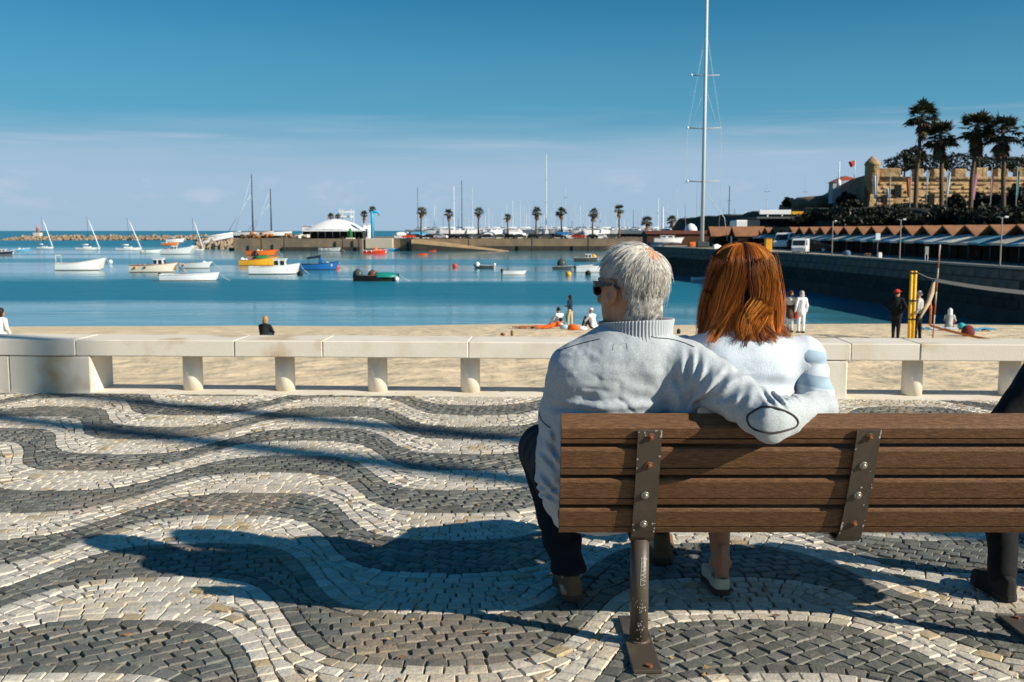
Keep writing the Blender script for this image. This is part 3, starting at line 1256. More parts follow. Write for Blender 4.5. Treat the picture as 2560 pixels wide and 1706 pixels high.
# ---- man
m_base = Vector((0.31, 3.45, 0))
mL, mR = at(1438, 926, 3.28), at(1716, 918, 3.25)
meL, meR = at(1402, 1036, 3.36), at(1922, 1046, 3.055)
mwL, mwR = Vector((0.165, 3.74, 0.655)), at(2048, 1022, 3.25)
mhR = Vector((.985, 3.40, 0.765))
mhead = at(1580, 716, 3.33)
MA = head_axes(rad(43), rad(-4), rad(3))
m_hipL, m_hipR = V3(.20, 3.44, .53), V3(.43, 3.46, .53)
m_knL, m_knR = V3(.12, 3.90, .52), V3(.55, 3.99, .50)
m_anL, m_anR = V3(.212, 3.69, .10), V3(.607, 4.135, .13)
m_rows = [(.345, .31, 3.43, .15, .11), (.40, .305, 3.42, .185, .14), (.47, .30, 3.41, .208, .155), (.56, .297, 3.395, .219, .16), (.66, .305, 3.37, .219, .157),
          (.76, .325, 3.335, .212, .150), (.84, .340, 3.318, .213, .143), (.92, .352, 3.308, .217, .138), (.97, .365, 3.304, .206, .126),
          (1.01, .374, 3.302, .155, .108), (1.035, .380, 3.302, .112, .094), (1.06, .382, 3.302, .085, .080)]


def creases(P, lst):
    """grooves and ridges drawn as segments seen from behind (x, z); positive amounts press in."""
    d = np.zeros(len(P))
    x, z = P[:, 0], P[:, 2]
    for (x0, z0, x1, z1, w, a) in lst:
        dx, dz = x1 - x0, z1 - z0
        L2 = dx * dx + dz * dz
        t = ((x - x0) * dx + (z - z0) * dz) / L2
        tc = np.clip(t, 0, 1)
        dist = np.hypot(x - x0 - tc * dx, z - z0 - tc * dz)
        prof = np.sin(np.pi * np.clip(0.12 + 0.8 * tc, 0, 1))
        side = ((x - x0) * dz - (z - z0) * dx) / math.sqrt(L2)
        d += a * prof * np.exp(-(dist / w) ** 2)
        d -= 0.6 * a * prof * np.exp(-((np.abs(side) - 1.9 * w) / w) ** 2) * np.exp(-(dist / (3.2 * w)) ** 2) * np.exp(-(np.maximum(0, np.abs(t - .5) - .5) * 4) ** 2)
    return d


def pxz(x0, y0, x1, y1, w, a, Y=3.17):
    p, q = at(x0, y0, Y), at(x1, y1, Y)
    return (p.x, p.z, q.x, q.z, w, a)


m_folds = [
    pxz(1706, 1030, 1722, 884, .010, .013), pxz(1712, 1028, 1748, 885, .009, .012), pxz(1728, 1010, 1776, 920, .010, .012, 3.12),
    pxz(1742, 1018, 1822, 926, .009, .015, 3.12), pxz(1690, 935, 1710, 1020, .010, .010), pxz(1760, 1012, 1858, 952, .012, .010, 3.1),
    pxz(1800, 1005, 1850, 955, .010, .006, 3.1), pxz(1836, 1020, 1868, 960, .010, .007, 3.08), pxz(1902, 972, 1918, 1004, .007, .009, 3.07),
    pxz(1924, 978, 1952, 1016, .007, .012, 3.07), pxz(1948, 983, 1966, 1006, .006, .007, 3.07), pxz(1985, 988, 2004, 1012, .006, .005, 3.09),
    pxz(1380, 1024, 1505, 1030, .012, .012, 3.2), pxz(1440, 1010, 1495, 985, .020, .010, 3.19), pxz(1480, 1022, 1640, 1012, .012, -.006, 3.19),
    pxz(1560, 985, 1640, 1005, .014, .004), pxz(1600, 900, 1680, 985, .03, -.005),
    pxz(1372, 1090, 1398, 1130, .010, .012, 3.35), pxz(1358, 1125, 1396, 1165, .010, .011, 3.35), pxz(1352, 1170, 1394, 1222, .010, .013, 3.35),
    pxz(1362, 1220, 1392, 1245, .010, .010, 3.35), pxz(1380, 1060, 1390, 1100, .009, .010, 3.35),
]


def man_jacket(P):
    d = loft(P, m_rows, 2.25)
    arms = union(0.03, rcone(P, mL, meL, .082, .060), rcone(P, meL, mwL, .060, .044))
    rarm = union(0.035, rcone(P, mR, meR, .086, .067), rcone(P, meR, mwR, .064, .052), rcone(P, mwR, mhR, .050, .042))
    d = union(0.045, d, rcone(P, (.30, 3.29, .955), (.46, 3.285, .962), .080, .080))
    d = union(0.040, d, arms)
    d = union(0.030, d, rarm, rcone(P, at(1700, 985, 3.21), at(1712, 1060, 3.22), .045, .045))
    # neck opening
    d = smax(d, -rcone(P, at(1590, 838, 3.31), at(1590, 740, 3.33), .066, .085), 0.008)
    d = d + creases(P, m_folds) * np.clip((3.36 - P[:, 1]) / .06, 0, 1)
    n = 0.009 * noise3(P * np.array([1, 1, .75]), .095) + 0.003 * noise3(P, .038, 7) + .0030 * noise3(P, .016, 3)
    wp = P + np.stack([noise3(P, .10, 21), noise3(P, .10, 23), noise3(P, .10, 25)], 1) * .06
    rdg = np.abs(noise3(wp * np.array([.55, 1, 1.3]), .060, 31))
    n += .007 * np.exp(-(rdg / .055) ** 2) * np.clip(noise3(P, .16, 33) + .35, 0, 1)
    # sleeves crumple across the arm
    ax = np.array(tuple((meR - mR).normalized()))
    s = (P - np.array(tuple(mR))) @ ax
    onarm = np.clip((P[:, 0] - .60) / .08, 0, 1)
    n += onarm * 0.004 * np.sin(s * 85 + 6 * noise3(P, .08, 5))
    hem = np.clip((.72 - P[:, 2]) / .05, 0, 1) * np.clip((.20 - P[:, 0]) / .05, 0, 1)
    n += hem * 0.0035 * np.sin(P[:, 2] * 45 + 22 * noise3(P, .11, 9))
    return d + n


def man_body(P):
    d = loft(P, [(r[0], r[1], r[2], max(.05, r[3] - .045), max(.05, r[4] - .04)) for r in m_rows], 2.2)
    d = union(.03, d, rcone(P, mL, meL, .050, .040), rcone(P, meL, mwL, .038, .029), rcone(P, mR, meR, .050, .040),
              rcone(P, meR, mwR, .040, .034), rcone(P, mwR, mhR, .033, .028))
    d = union(.05, d, rcone(P, m_hipL, m_knL, .080, .055), rcone(P, m_hipR, m_knR, .080, .055))
    d = union(.02, d, rcone(P, m_knL, m_anL, .055, .036), rcone(P, m_knR, m_anR, .055, .036))
    for an in (m_anL, m_anR):
        d = union(.02, d, rcone(P, an + V3(0, -.03, -.06), an + V3(-.01, .13, -.065), .032, .026))
    nk = at(1596, 840, 3.315)
    d = union(.03, d, rcone(P, nk, mhead + Vector((.012, -.012, -.06)), .064, .062))
    d = smin(d, head_sdf(P, tuple(mhead), MA, 1.13), .018)
    d = smin(d, hand_sdf(P, mwL, (0.15, 1, -.15), (0, 0, -1), 1.0, .45, -1), .012)
    d = smin(d, hand_sdf(P, mhR, (-.45, .9, -.05), (-1, -.4, 0), 1.0, .5, -1), .012)
    return d


lo, hi = bounds([(-.02, 3.05, .02), (1.12, 4.32, 1.36)], 0.0)
man = put('person', sdf_mesh('man_body', man_body, lo, hi, .0065), skin_old)
tag(man, 'white-haired person in pale grey jacket and sunglasses on the bench, arm round partner', 'person')
jl, jh = bounds([(.0, 2.93, .30), (1.12, 3.82, 1.13)], 0.0)
jacket_me = sdf_mesh('jacket', man_jacket, jl, jh, .0055)
jacket = put('jacket', jacket_me, cotton, man)
from mathutils.bvhtree import BVHTree


def surface(me):
    return BVHTree.FromPolygons([v.co for v in me.vertices], [tuple(p.vertices) for p in me.polygons])


jb = surface(jacket_me)


def on_cloth(bvh, pts, lift=0.0015):
    """lay a line of (pixel) points on the cloth as seen from behind"""
    out = []
    for x, y in pts:
        d = Vector(sight(x, y)).normalized()
        o = Vector((0, 0, EYE))
        hit = bvh.ray_cast(o, d)
        if hit[0] is not None:
            out.append(hit[0] + hit[1] * lift)
    return out


def spline(pts, n=40, closed=False):
    p = [Vector((a, b, 0)) for a, b in pts]
    out = []
    m = len(p)
    rng = range(m if closed else m - 1)
    for i in rng:
        p0, p1, p2, p3 = (p[(i - 1) % m] if closed or i > 0 else p[0]), p[i], p[(i + 1) % m], (p[(i + 2) % m] if closed or i + 2 < m else p[-1])
        for k in range(n // len(list(rng)) + 1):
            t = k / (n // len(list(rng)) + 1)
            q = 0.5 * ((2 * p1) + (p2 - p0) * t + (2 * p0 - 5 * p1 + 4 * p2 - p3) * t * t + (3 * p1 - p0 - 3 * p2 + p3) * t ** 3)
            out.append((q.x, q.y))
    if not closed:
        out.append(pts[-1])
    return out


ring_pts = spline([(1868, 1046), (1876, 1034), (1908, 1018), (1945, 1022), (1978, 1036), (1994, 1052), (1990, 1066), (1972, 1074), (1930, 1082), (1893, 1076), (1875, 1064)], 66, True)
ring = on_cloth(jb, ring_pts, 0.001)
sh = Shape()
sh.tube(ring + [ring[0]], 0.0033, n=6, cap=False)
sh.link('elbow_patch_trim', piping_m, jacket)
for pts, r in (([(1398, 878), (1425, 868), (1462, 857), (1500, 848)], .0016), ([(1612, 838), (1640, 845), (1672, 848), (1705, 856), (1735, 868)], .0016),
               ([(1347, 1030), (1352, 1046), (1362, 1060), (1376, 1070)], .0018)):
    l_ = on_cloth(jb, spline(pts, 24), .0008)
    if len(l_) > 3:
        sh = Shape()
        sh.tube(l_, r, n=5)
        sh.link('piping', piping_m, jacket)
sh = Shape()
l_ = on_cloth(jb, [(1532, 876), (1534, 860), (1567, 859), (1568, 872)], .0006)
if len(l_) > 2:
    sh.tube(l_, .0008, n=4)
    sh.link('seam_stitch', rib_m, jacket)
# ribbed stand-up collar: a band round the neck, open and turned out in front
def collar_band():
    c = at(1592, 826, 3.305)
    n, rows = 220, [(-.030, 1.10), (-.012, 1.03), (.012, 1.0), (.034, 1.01), (.040, 1.0), (.036, .955), (.0, .94)]
    vs, fs = [], []
    for i in range(n + 1):
        a = rad(-155) + rad(310) * i / n        # 0 at the back of the neck
        fl = max(0, (abs(math.degrees(a)) - 68) / 80)
        rib = 0.0016 * (1 if (i % 4) < 2 else -1) * (1 if abs(math.degrees(a)) < 75 else 0.2)
        for k, (z, f) in enumerate(rows):
            up = (z + .03) / .07
            rx, ry = .112, .100
            out = f + .30 * fl * max(0, up)
            rr = rib if k < 5 else -rib * 0
            x = (rx * out + rr) * math.sin(a)
            y = -(ry * out + rr) * math.cos(a)
            vs.append((c.x + x, c.y + y + .02 * up * -0.3, c.z + z + .010 * fl * up + .05 * x - .10 * (y + .1)))
    R = len(rows)
    for i in range(n):
        for k in range(R - 1):
            fs.append((i * R + k, (i + 1) * R + k, (i + 1) * R + k + 1, i * R + k + 1))
    s = Shape()
    s.add(vs, fs, True)
    s.link('collar', rib_m, jacket)
    for i in (0, n):
        s = Shape()
        s.tube([vs[i * R + k] for k in range(5)], .0028, n=5)
        s.link('collar_edge', piping_m, jacket)


collar_band()


def man_trousers(P):
    d = union(.06, rcone(P, m_hipL, m_knL, .125, .092), rcone(P, m_hipR, m_knR, .122, .090), ellip(P, (.31, 3.44, .52), (.21, .15, .11)))
    d = union(.03, d, rcone(P, m_knL, m_anL + V3(0, 0, .0), .088, .064), rcone(P, m_knR, m_anR, .086, .062))
    d = smax(d, .105 + .035 * (P[:, 0] > .45) - P[:, 2], .01)
    d = d + .010 * noise3(P, .07, 2) + .005 * np.sin(P[:, 2] * 60 + 9 * noise3(P, .1)) * np.clip((.30 - P[:, 2]) / .1, 0, 1)
    return d


lo, hi = bounds([(-.06, 3.22, .06), (.76, 4.24, .70)], 0.0)
put('trousers', sdf_mesh('trousers', man_trousers, lo, hi, .008), navy, man)
make_shoe(man, (.225, 3.625, 0.004), rad(4), .29, .105, suede, crepe, .085)
make_shoe(man, (.612, 4.055, 0.004), rad(-6), .29, .108, suede, crepe, .105)


def head_pt(c, A, s, l, f, u):
    return Vector(c) + (Vector(A[0]) * l + Vector(A[1]) * f + Vector(A[2]) * u) * s


# sunglasses: two lenses, bridge and temples
sg = thing('sunglasses', 'dark sunglasses worn by the white-haired person', 'sunglasses', mhead)
def hp(l, f, u):
    return head_pt((0, 0, 0), MA, 1.13, l, f, u)
for s_ in (1, -1):
    sh = Shape()
    outl = [(.008, .010), (.012, .016), (.040, .018), (.064, .014), (.066, -.002), (.058, -.020), (.034, -.026), (.014, -.018)]
    vs = []
    for off in (0.0, .004):
        for l, u in outl:
            f = .108 - (l / .066) ** 2 * .020 + off
            vs.append(hp(s_ * l, f, u))
    n = len(outl)
    sh.add(vs, [tuple(range(n)), tuple(range(n, 2 * n))] + [(i, (i + 1) % n, n + (i + 1) % n, n + i) for i in range(n)])
    sh.link('lens', black_plastic, sg)
    sh = Shape()
    tp = [hp(s_ * .066, .090, .008), hp(s_ * .076, .074, .008), hp(s_ * .085, .030, .005), hp(s_ * .089, .002, .004), hp(s_ * .084, -.026, -.010)]
    for a_, b_ in zip(tp[:-1], tp[1:]):
        pass
    wv = [.011, .010, .008, .006, .004]
    vs = []
    for p, w_ in zip(tp, wv):
        up = Vector(MA[2])
        lf = Vector(MA[0]) * s_
        vs += [p + up * w_ - lf * .0015, p - up * w_ - lf * .0015, p - up * w_ + lf * .0015, p + up * w_ + lf * .0015]
    fs = []
    for i in range(len(tp) - 1):
        for k in range(4):
            k2 = (k + 1) % 4
            fs.append((i * 4 + k, i * 4 + k2, i * 4 + 4 + k2, i * 4 + 4 + k))
    fs += [(0, 1, 2, 3), (len(vs) - 4, len(vs) - 3, len(vs) - 2, len(vs) - 1)]
    sh.add(vs, fs)
    sh.link('temple', black_plastic, sg)
sh = Shape()
sh.tube([hp(.012, .110, .008), hp(0, .114, .010), hp(-.012, .110, .008)], .0025, n=6)
sh.link('bridge', black_plastic, sg)


def man_hair():
    r = np.random.default_rng(3)
    N = 23000
    cen, sem = V3(0, -0.012, 0.028), V3(0.0775, 0.0995, 0.0895)
    d = r.normal(size=(N, 3))
    d /= np.linalg.norm(d, axis=1, keepdims=True)
    p = cen + d * sem
    l, f, u = p[:, 0], p[:, 1], p[:, 2]
    # hairline: behind the temples, over the ears, down to the nape
    low = np.interp(f, [-.12, -.06, -.035, -.02, .01, .035, .06, .085], [-.066, -.058, -.020, .020, .030, .036, .056, .086])
    keep = u > low
    bald = np.exp(-(((l + .004) / .034) ** 2 + ((f + .068) / .034) ** 2 + ((u - .076) / .034) ** 2)) + \
        .9 * np.exp(-(((l - .006) / .018) ** 2 + ((f + .095) / .02) ** 2 + ((u - .022) / .018) ** 2)) + \
        .8 * np.exp(-(((l + .010) / .022) ** 2 + ((f + .020) / .035) ** 2 + ((u - .112) / .02) ** 2))
    keep &= r.random(N) > np.clip(bald * 1.25, 0, 1) * .93
    keep &= ~((np.abs(l) > .055) & (f > -.022) & (f < .045) & (u < .034))
    p, d = p[keep], d[keep]
    # extra nape fringe where the skull narrows into the neck
    M = 2600
    a = r.uniform(-1.25, 1.25, M)
    pn = np.stack([.066 * np.sin(a), -.012 - .094 * np.cos(a) * .90, r.uniform(-.085, -.035, M)], 1)
    p = np.concatenate([p, pn])
    n = len(p)
    whorl = V3(-.012, -.066, .088)
    K = 8
    path = np.zeros((n, K, 3))
    pos = p.copy()
    back = np.clip((-p[:, 1] + .01) / .07, 0, 1)
    length = r.uniform(.026, .052, n) * (1 + .5 * back * np.clip((.05 - p[:, 2]) / .06, 0, 1))
    top = np.clip((p[:, 2] - .07) / .04, 0, 1)
    length *= (1 + .35 * top)
    earz = (np.abs(p[:, 0]) > .050) & (p[:, 1] > -.035) & (p[:, 1] < .060) & (p[:, 2] < .078)
    length = np.where(earz, np.minimum(length, np.maximum(.006, (p[:, 2] - .004) * .62)), length)
    behind = (np.abs(p[:, 0]) > .045) & (p[:, 1] <= -.020) & (p[:, 1] > -.06) & (p[:, 2] < .03)
    length = np.where(behind, length * .55, length)
    clump = noise3(p, .022, 3)[:, None] * V3(2.4, 1.2, .3) + noise3(p, .016, 15)[:, None] * V3(-1.4, 1.8, .4)
    lift = r.uniform(.10, .42, n)
    wild = (r.random(n) < .05)
    lift = np.where(wild, r.uniform(.5, .9, n), lift)
    wv = noise3(p, .018, 40)[:, None] * V3(1.5, 1.0, .6)
    for k in range(K):
        path[:, k] = pos
        nrm = (pos - cen) / sem ** 2
        nrm /= np.linalg.norm(nrm, axis=1, keepdims=True)
        flow = (pos - whorl)
        flow /= np.maximum(np.linalg.norm(flow, axis=1, keepdims=True), 1e-6)
        g = np.concatenate([np.full((n, 1), .10), .10 * np.ones((n, 1)), -1.0 * np.ones((n, 1))], 1)
        front = np.clip((pos[:, 1:2] + .02) / .06, 0, 1)
        t = flow * .9 + g * (.75 - .35 * front) + np.array([[.55, .75, 0]]) * front + clump * .45 + r.normal(size=(n, 3)) * .07 + wv * math.sin(k * .95 + 1)
        t -= nrm * np.sum(t * nrm, 1, keepdims=True)
        t /= np.maximum(np.linalg.norm(t, axis=1, keepdims=True), 1e-6)
        step = length / (K - 1)
        lk = lift * (.9 if k < 2 else .35)
        # the ends at the nape turn outwards
        flip = np.clip((-pos[:, 2] - .02) / .05, 0, 1) * .5 * (k > 3)
        pos = pos + (t + nrm * (lk + flip)[:, None]) * step[:, None]
        # keep out of the head
        q = (pos - cen) / sem
        qn = np.linalg.norm(q, axis=1, keepdims=True)
        pos = np.where(qn < 1.015, cen + q / qn * 1.015 * sem, pos)
    bp_ = path.reshape(-1, 3)
    bl_ = np.exp(-(((bp_[:, 0] + .004) / .032) ** 2 + ((bp_[:, 1] + .068) / .036) ** 2 + ((bp_[:, 2] - .078) / .032) ** 2)) + .9 * np.exp(-(((bp_[:, 0] - .006) / .016) ** 2 + ((bp_[:, 1] + .098) / .03) ** 2 + ((bp_[:, 2] - .022) / .016) ** 2))
    hit = bl_.reshape(n, K).max(1)
    kk = r.random(n) > np.clip(hit * 1.6, 0, 1) * .80
    path, p, n = path[kk], p[kk], int(kk.sum())
    W = np.array(tuple(mhead)) + path * 1.13 @ MA
    tone = r.random(n)
    base = np.where(tone[:, None] < .74, V3(.93, .92, .88), V3(.74, .70, .62)) * r.uniform(.88, 1.12, n)[:, None]
    darkzone = np.clip((p[:, 1] - .0) / .05, 0, 1) * np.clip((p[:, 2] - .05) / .04, 0, 1)
    dk = (r.random(n) < .50 * darkzone + .05)
    base = np.where(dk[:, None], V3(.22, .19, .15) * r.uniform(.7, 1.2, n)[:, None], base)
    rad_ = np.linspace(.00074, .00030, K)[None, :] * np.ones((n, 1))
    return strand_mesh('hair', W, rad_, base)


put('hair', man_hair(), hair_white, man)

# ---- woman
w_sL, w_sR = at(1702, 888, 3.42), at(2010, 884, 3.385)
w_eL, w_eR = at(1688, 1040, 3.52), at(2040, 1010, 3.42)
w_wL, w_wR = V3(.70, 3.80, .60), V3(.86, 3.80, .60)
whead = at(1854, 704, 3.43)
WA = head_axes(rad(-4), rad(-5), rad(-2))
w_hipL, w_hipR = V3(.69, 3.50, .52), V3(.85, 3.50, .52)
w_knL, w_knR = V3(.76, 3.97, .63), V3(.80, 3.99, .52)
w_anL, w_anR = V3(.875, 4.22, .34), V3(.790, 3.765, .115)
w_rows = [(.40, .775, 3.50, .17, .13), (.48, .775, 3.50, .20, .155), (.58, .772, 3.48, .195, .15), (.70, .768, 3.445, .172, .135), (.80, .765, 3.41, .175, .13),
          (.90, .762, 3.395, .190, .124), (.95, .760, 3.39, .186, .115), (.99, .757, 3.39, .165, .10), (1.02, .755, 3.39, .115, .085), (1.06, .755, 3.39, .070, .068)]


def woman_body(P):
    d = loft(P, [(r[0], r[1], r[2], max(.045, r[3] - .03), max(.045, r[4] - .028)) for r in w_rows], 2.2)
    d = union(.03, d, rcone(P, w_sL, w_eL, .044, .036), rcone(P, w_eL, w_wL, .034, .025), rcone(P, w_sR, w_eR, .044, .036), rcone(P, w_eR, w_wR, .034, .025))
    d = union(.05, d, rcone(P, w_hipL, w_knL, .075, .050), rcone(P, w_hipR, w_knR, .075, .050))
    d = union(.02, d, rcone(P, w_knR, (.795, 3.86, .30), .050, .050), rcone(P, (.795, 3.86, .30), w_anR, .050, .0315), rcone(P, w_knL, w_anL, .050, .033))
    for an in (w_anL, w_anR):
        d = union(.02, d, rcone(P, an + V3(0, -.032, -.070), an + V3(0, .10, -.080), .026, .024), rcone(P, an, an + V3(0, -.030, -.055), .030, .026))
    d = union(.006, d, ellip(P, w_anR + V3(.033, .005, -.012), (.012, .016, .016)), ellip(P, w_anR + V3(-.032, .005, -.006), (.012, .016, .016)))
    d = smin(d, rcone(P, w_anR + V3(0, -.028, .07), w_anR + V3(0, -.036, -.04), .0085, .011), .02)
    d = union(.03, d, rcone(P, (.755, 3.40, 1.05), whead + Vector((0, -.02, -.06)), .050, .052))
    d = smin(d, head_sdf(P, tuple(whead), WA, 1.0), .015)
    d = smin(d, hand_sdf(P, w_wL, (.5, .8, -.1), (0, 0, -1), .9, .4, -1), .012)
    d = smin(d, hand_sdf(P, w_wR, (-.5, .8, -.1), (0, 0, -1), .9, .4, 1), .012)
    return d


lo, hi = bounds([(.50, 3.22, .01), (1.10, 4.36, 1.36)], 0)
woman = put('person', sdf_mesh('woman_body', woman_body, lo, hi, .0070), skin_tan)
tag(woman, 'person with long copper hair in white sweater sitting on the bench', 'person')
w_folds = [pxz(1862, 868, 1863, 960, .0025, .0020, 3.27), pxz(1866, 925, 1876, 930, .006, .003, 3.27), pxz(1880, 955, 2000, 975, .02, .006, 3.28),
           pxz(1800, 900, 1850, 930, .03, -.004, 3.27), pxz(1900, 890, 2010, 930, .04, -.004, 3.28)]


def woman_sweater(P):
    d = loft(P, w_rows, 2.2)
    d = union(.04, d, rcone(P, w_sL, w_sR, .058, .060))
    d = smax(d, -rcone(P, (.755, 3.40, 1.07), (.755, 3.42, 1.2), .066, .08), .006)
    return d + creases(P, w_folds) + .008 * noise3(P, .09, 4) + .004 * noise3(P, .035, 8)


def woman_sleeves(P):
    d = union(.03, rcone(P, w_sL + Vector((.01, 0, .0)), w_eL, .064, .050), rcone(P, w_eL, w_wL, .050, .040))
    e = union(.03, rcone(P, w_sR + Vector((.006, 0, -.004)), w_eR, .064, .060), rcone(P, w_eR, w_wR, .060, .042))
    return np.minimum(d, e) + .006 * noise3(P, .05, 6) + .003 * np.sin(P[:, 2] * 90 + 10 * noise3(P, .08, 1))


lo, hi = bounds([(.50, 3.20, .44), (1.06, 3.70, 1.13)], 0)
sweater_me = sdf_mesh('sweater', woman_sweater, lo, hi, .0065)
sweater = put('sweater', sweater_me, white_knit, woman)


def striped():
    m = material('striped sleeve knit', (.62, .68, .74), rough=.95, var=.05, scale=240, bump=.6, bscale=330, bump_dist=.002, spec=.15)
    N, L = m.node_tree.nodes, m.node_tree.links
    b = N['Principled BSDF']
    co = N.new('ShaderNodeTexCoord')
    sp_ = N.new('ShaderNodeSeparateXYZ')
    L.new(co.outputs['Object'], sp_.inputs[0])
    a = N.new('ShaderNodeMath'); a.operation = 'MULTIPLY_ADD'
    L.new(sp_.outputs['X'], a.inputs[0]); a.inputs[1].default_value = .18
    L.new(sp_.outputs['Z'], a.inputs[2])
    f = N.new('ShaderNodeMath'); f.operation = 'MULTIPLY'; L.new(a.outputs[0], f.inputs[0]); f.inputs[1].default_value = 1 / .082
    g = N.new('ShaderNodeMath'); g.operation = 'FRACT'; L.new(f.outputs[0], g.inputs[0])
    s = N.new('ShaderNodeMath'); s.operation = 'GREATER_THAN'; L.new(g.outputs[0], s.inputs[0]); s.inputs[1].default_value = .5
    mx = N.new('ShaderNodeMix'); mx.data_type = 'RGBA'
    A = [i for i in mx.inputs if i.name == 'A' and i.type == 'RGBA'][0]
    B = [i for i in mx.inputs if i.name == 'B' and i.type == 'RGBA'][0]
    A.default_value, B.default_value = (.58, .66, .73, 1), (.33, .45, .56, 1)
    L.new(s.outputs[0], [i for i in mx.inputs if i.name == 'Factor' and i.type == 'VALUE'][0])
    L.new([o for o in mx.outputs if o.type == 'RGBA'][0], b.inputs['Base Color'])
    return m


lo, hi = bounds([(.44, 3.26, .50), (1.10, 3.90, 1.08)], 0)
put('sleeve', sdf_mesh('sleeve', woman_sleeves, lo, hi, .007), striped(), woman)


def woman_trousers(P):
    d = union(.05, rcone(P, w_hipL, w_knL, .100, .074), rcone(P, w_hipR, w_knR, .100, .074), ellip(P, (.77, 3.50, .52), (.19, .15, .10)))
    d = union(.03, d, rcone(P, w_knL, w_anL + V3(0, 0, .16), .074, .066))
    d = union(.03, d, rcone(P, w_knR, (.795, 3.845, .27), .074, .066))
    d = smax(d, .262 - P[:, 2], .008)
    return d + .008 * noise3(P, .07, 12)


lo, hi = bounds([(.52, 3.28, .22), (1.02, 4.32, .68)], 0)
put('trousers', sdf_mesh('trousers', woman_trousers, lo, hi, .008), beige, woman)
make_shoe(woman, (.786, 3.690, 0.004), rad(1), .25, .092, cream, crepe, .052, open_top=True, h=.0055)
make_shoe(woman, (.880, 4.170, 0.235), rad(-12), .25, .092, cream, crepe, .052, open_top=True, h=.0065)


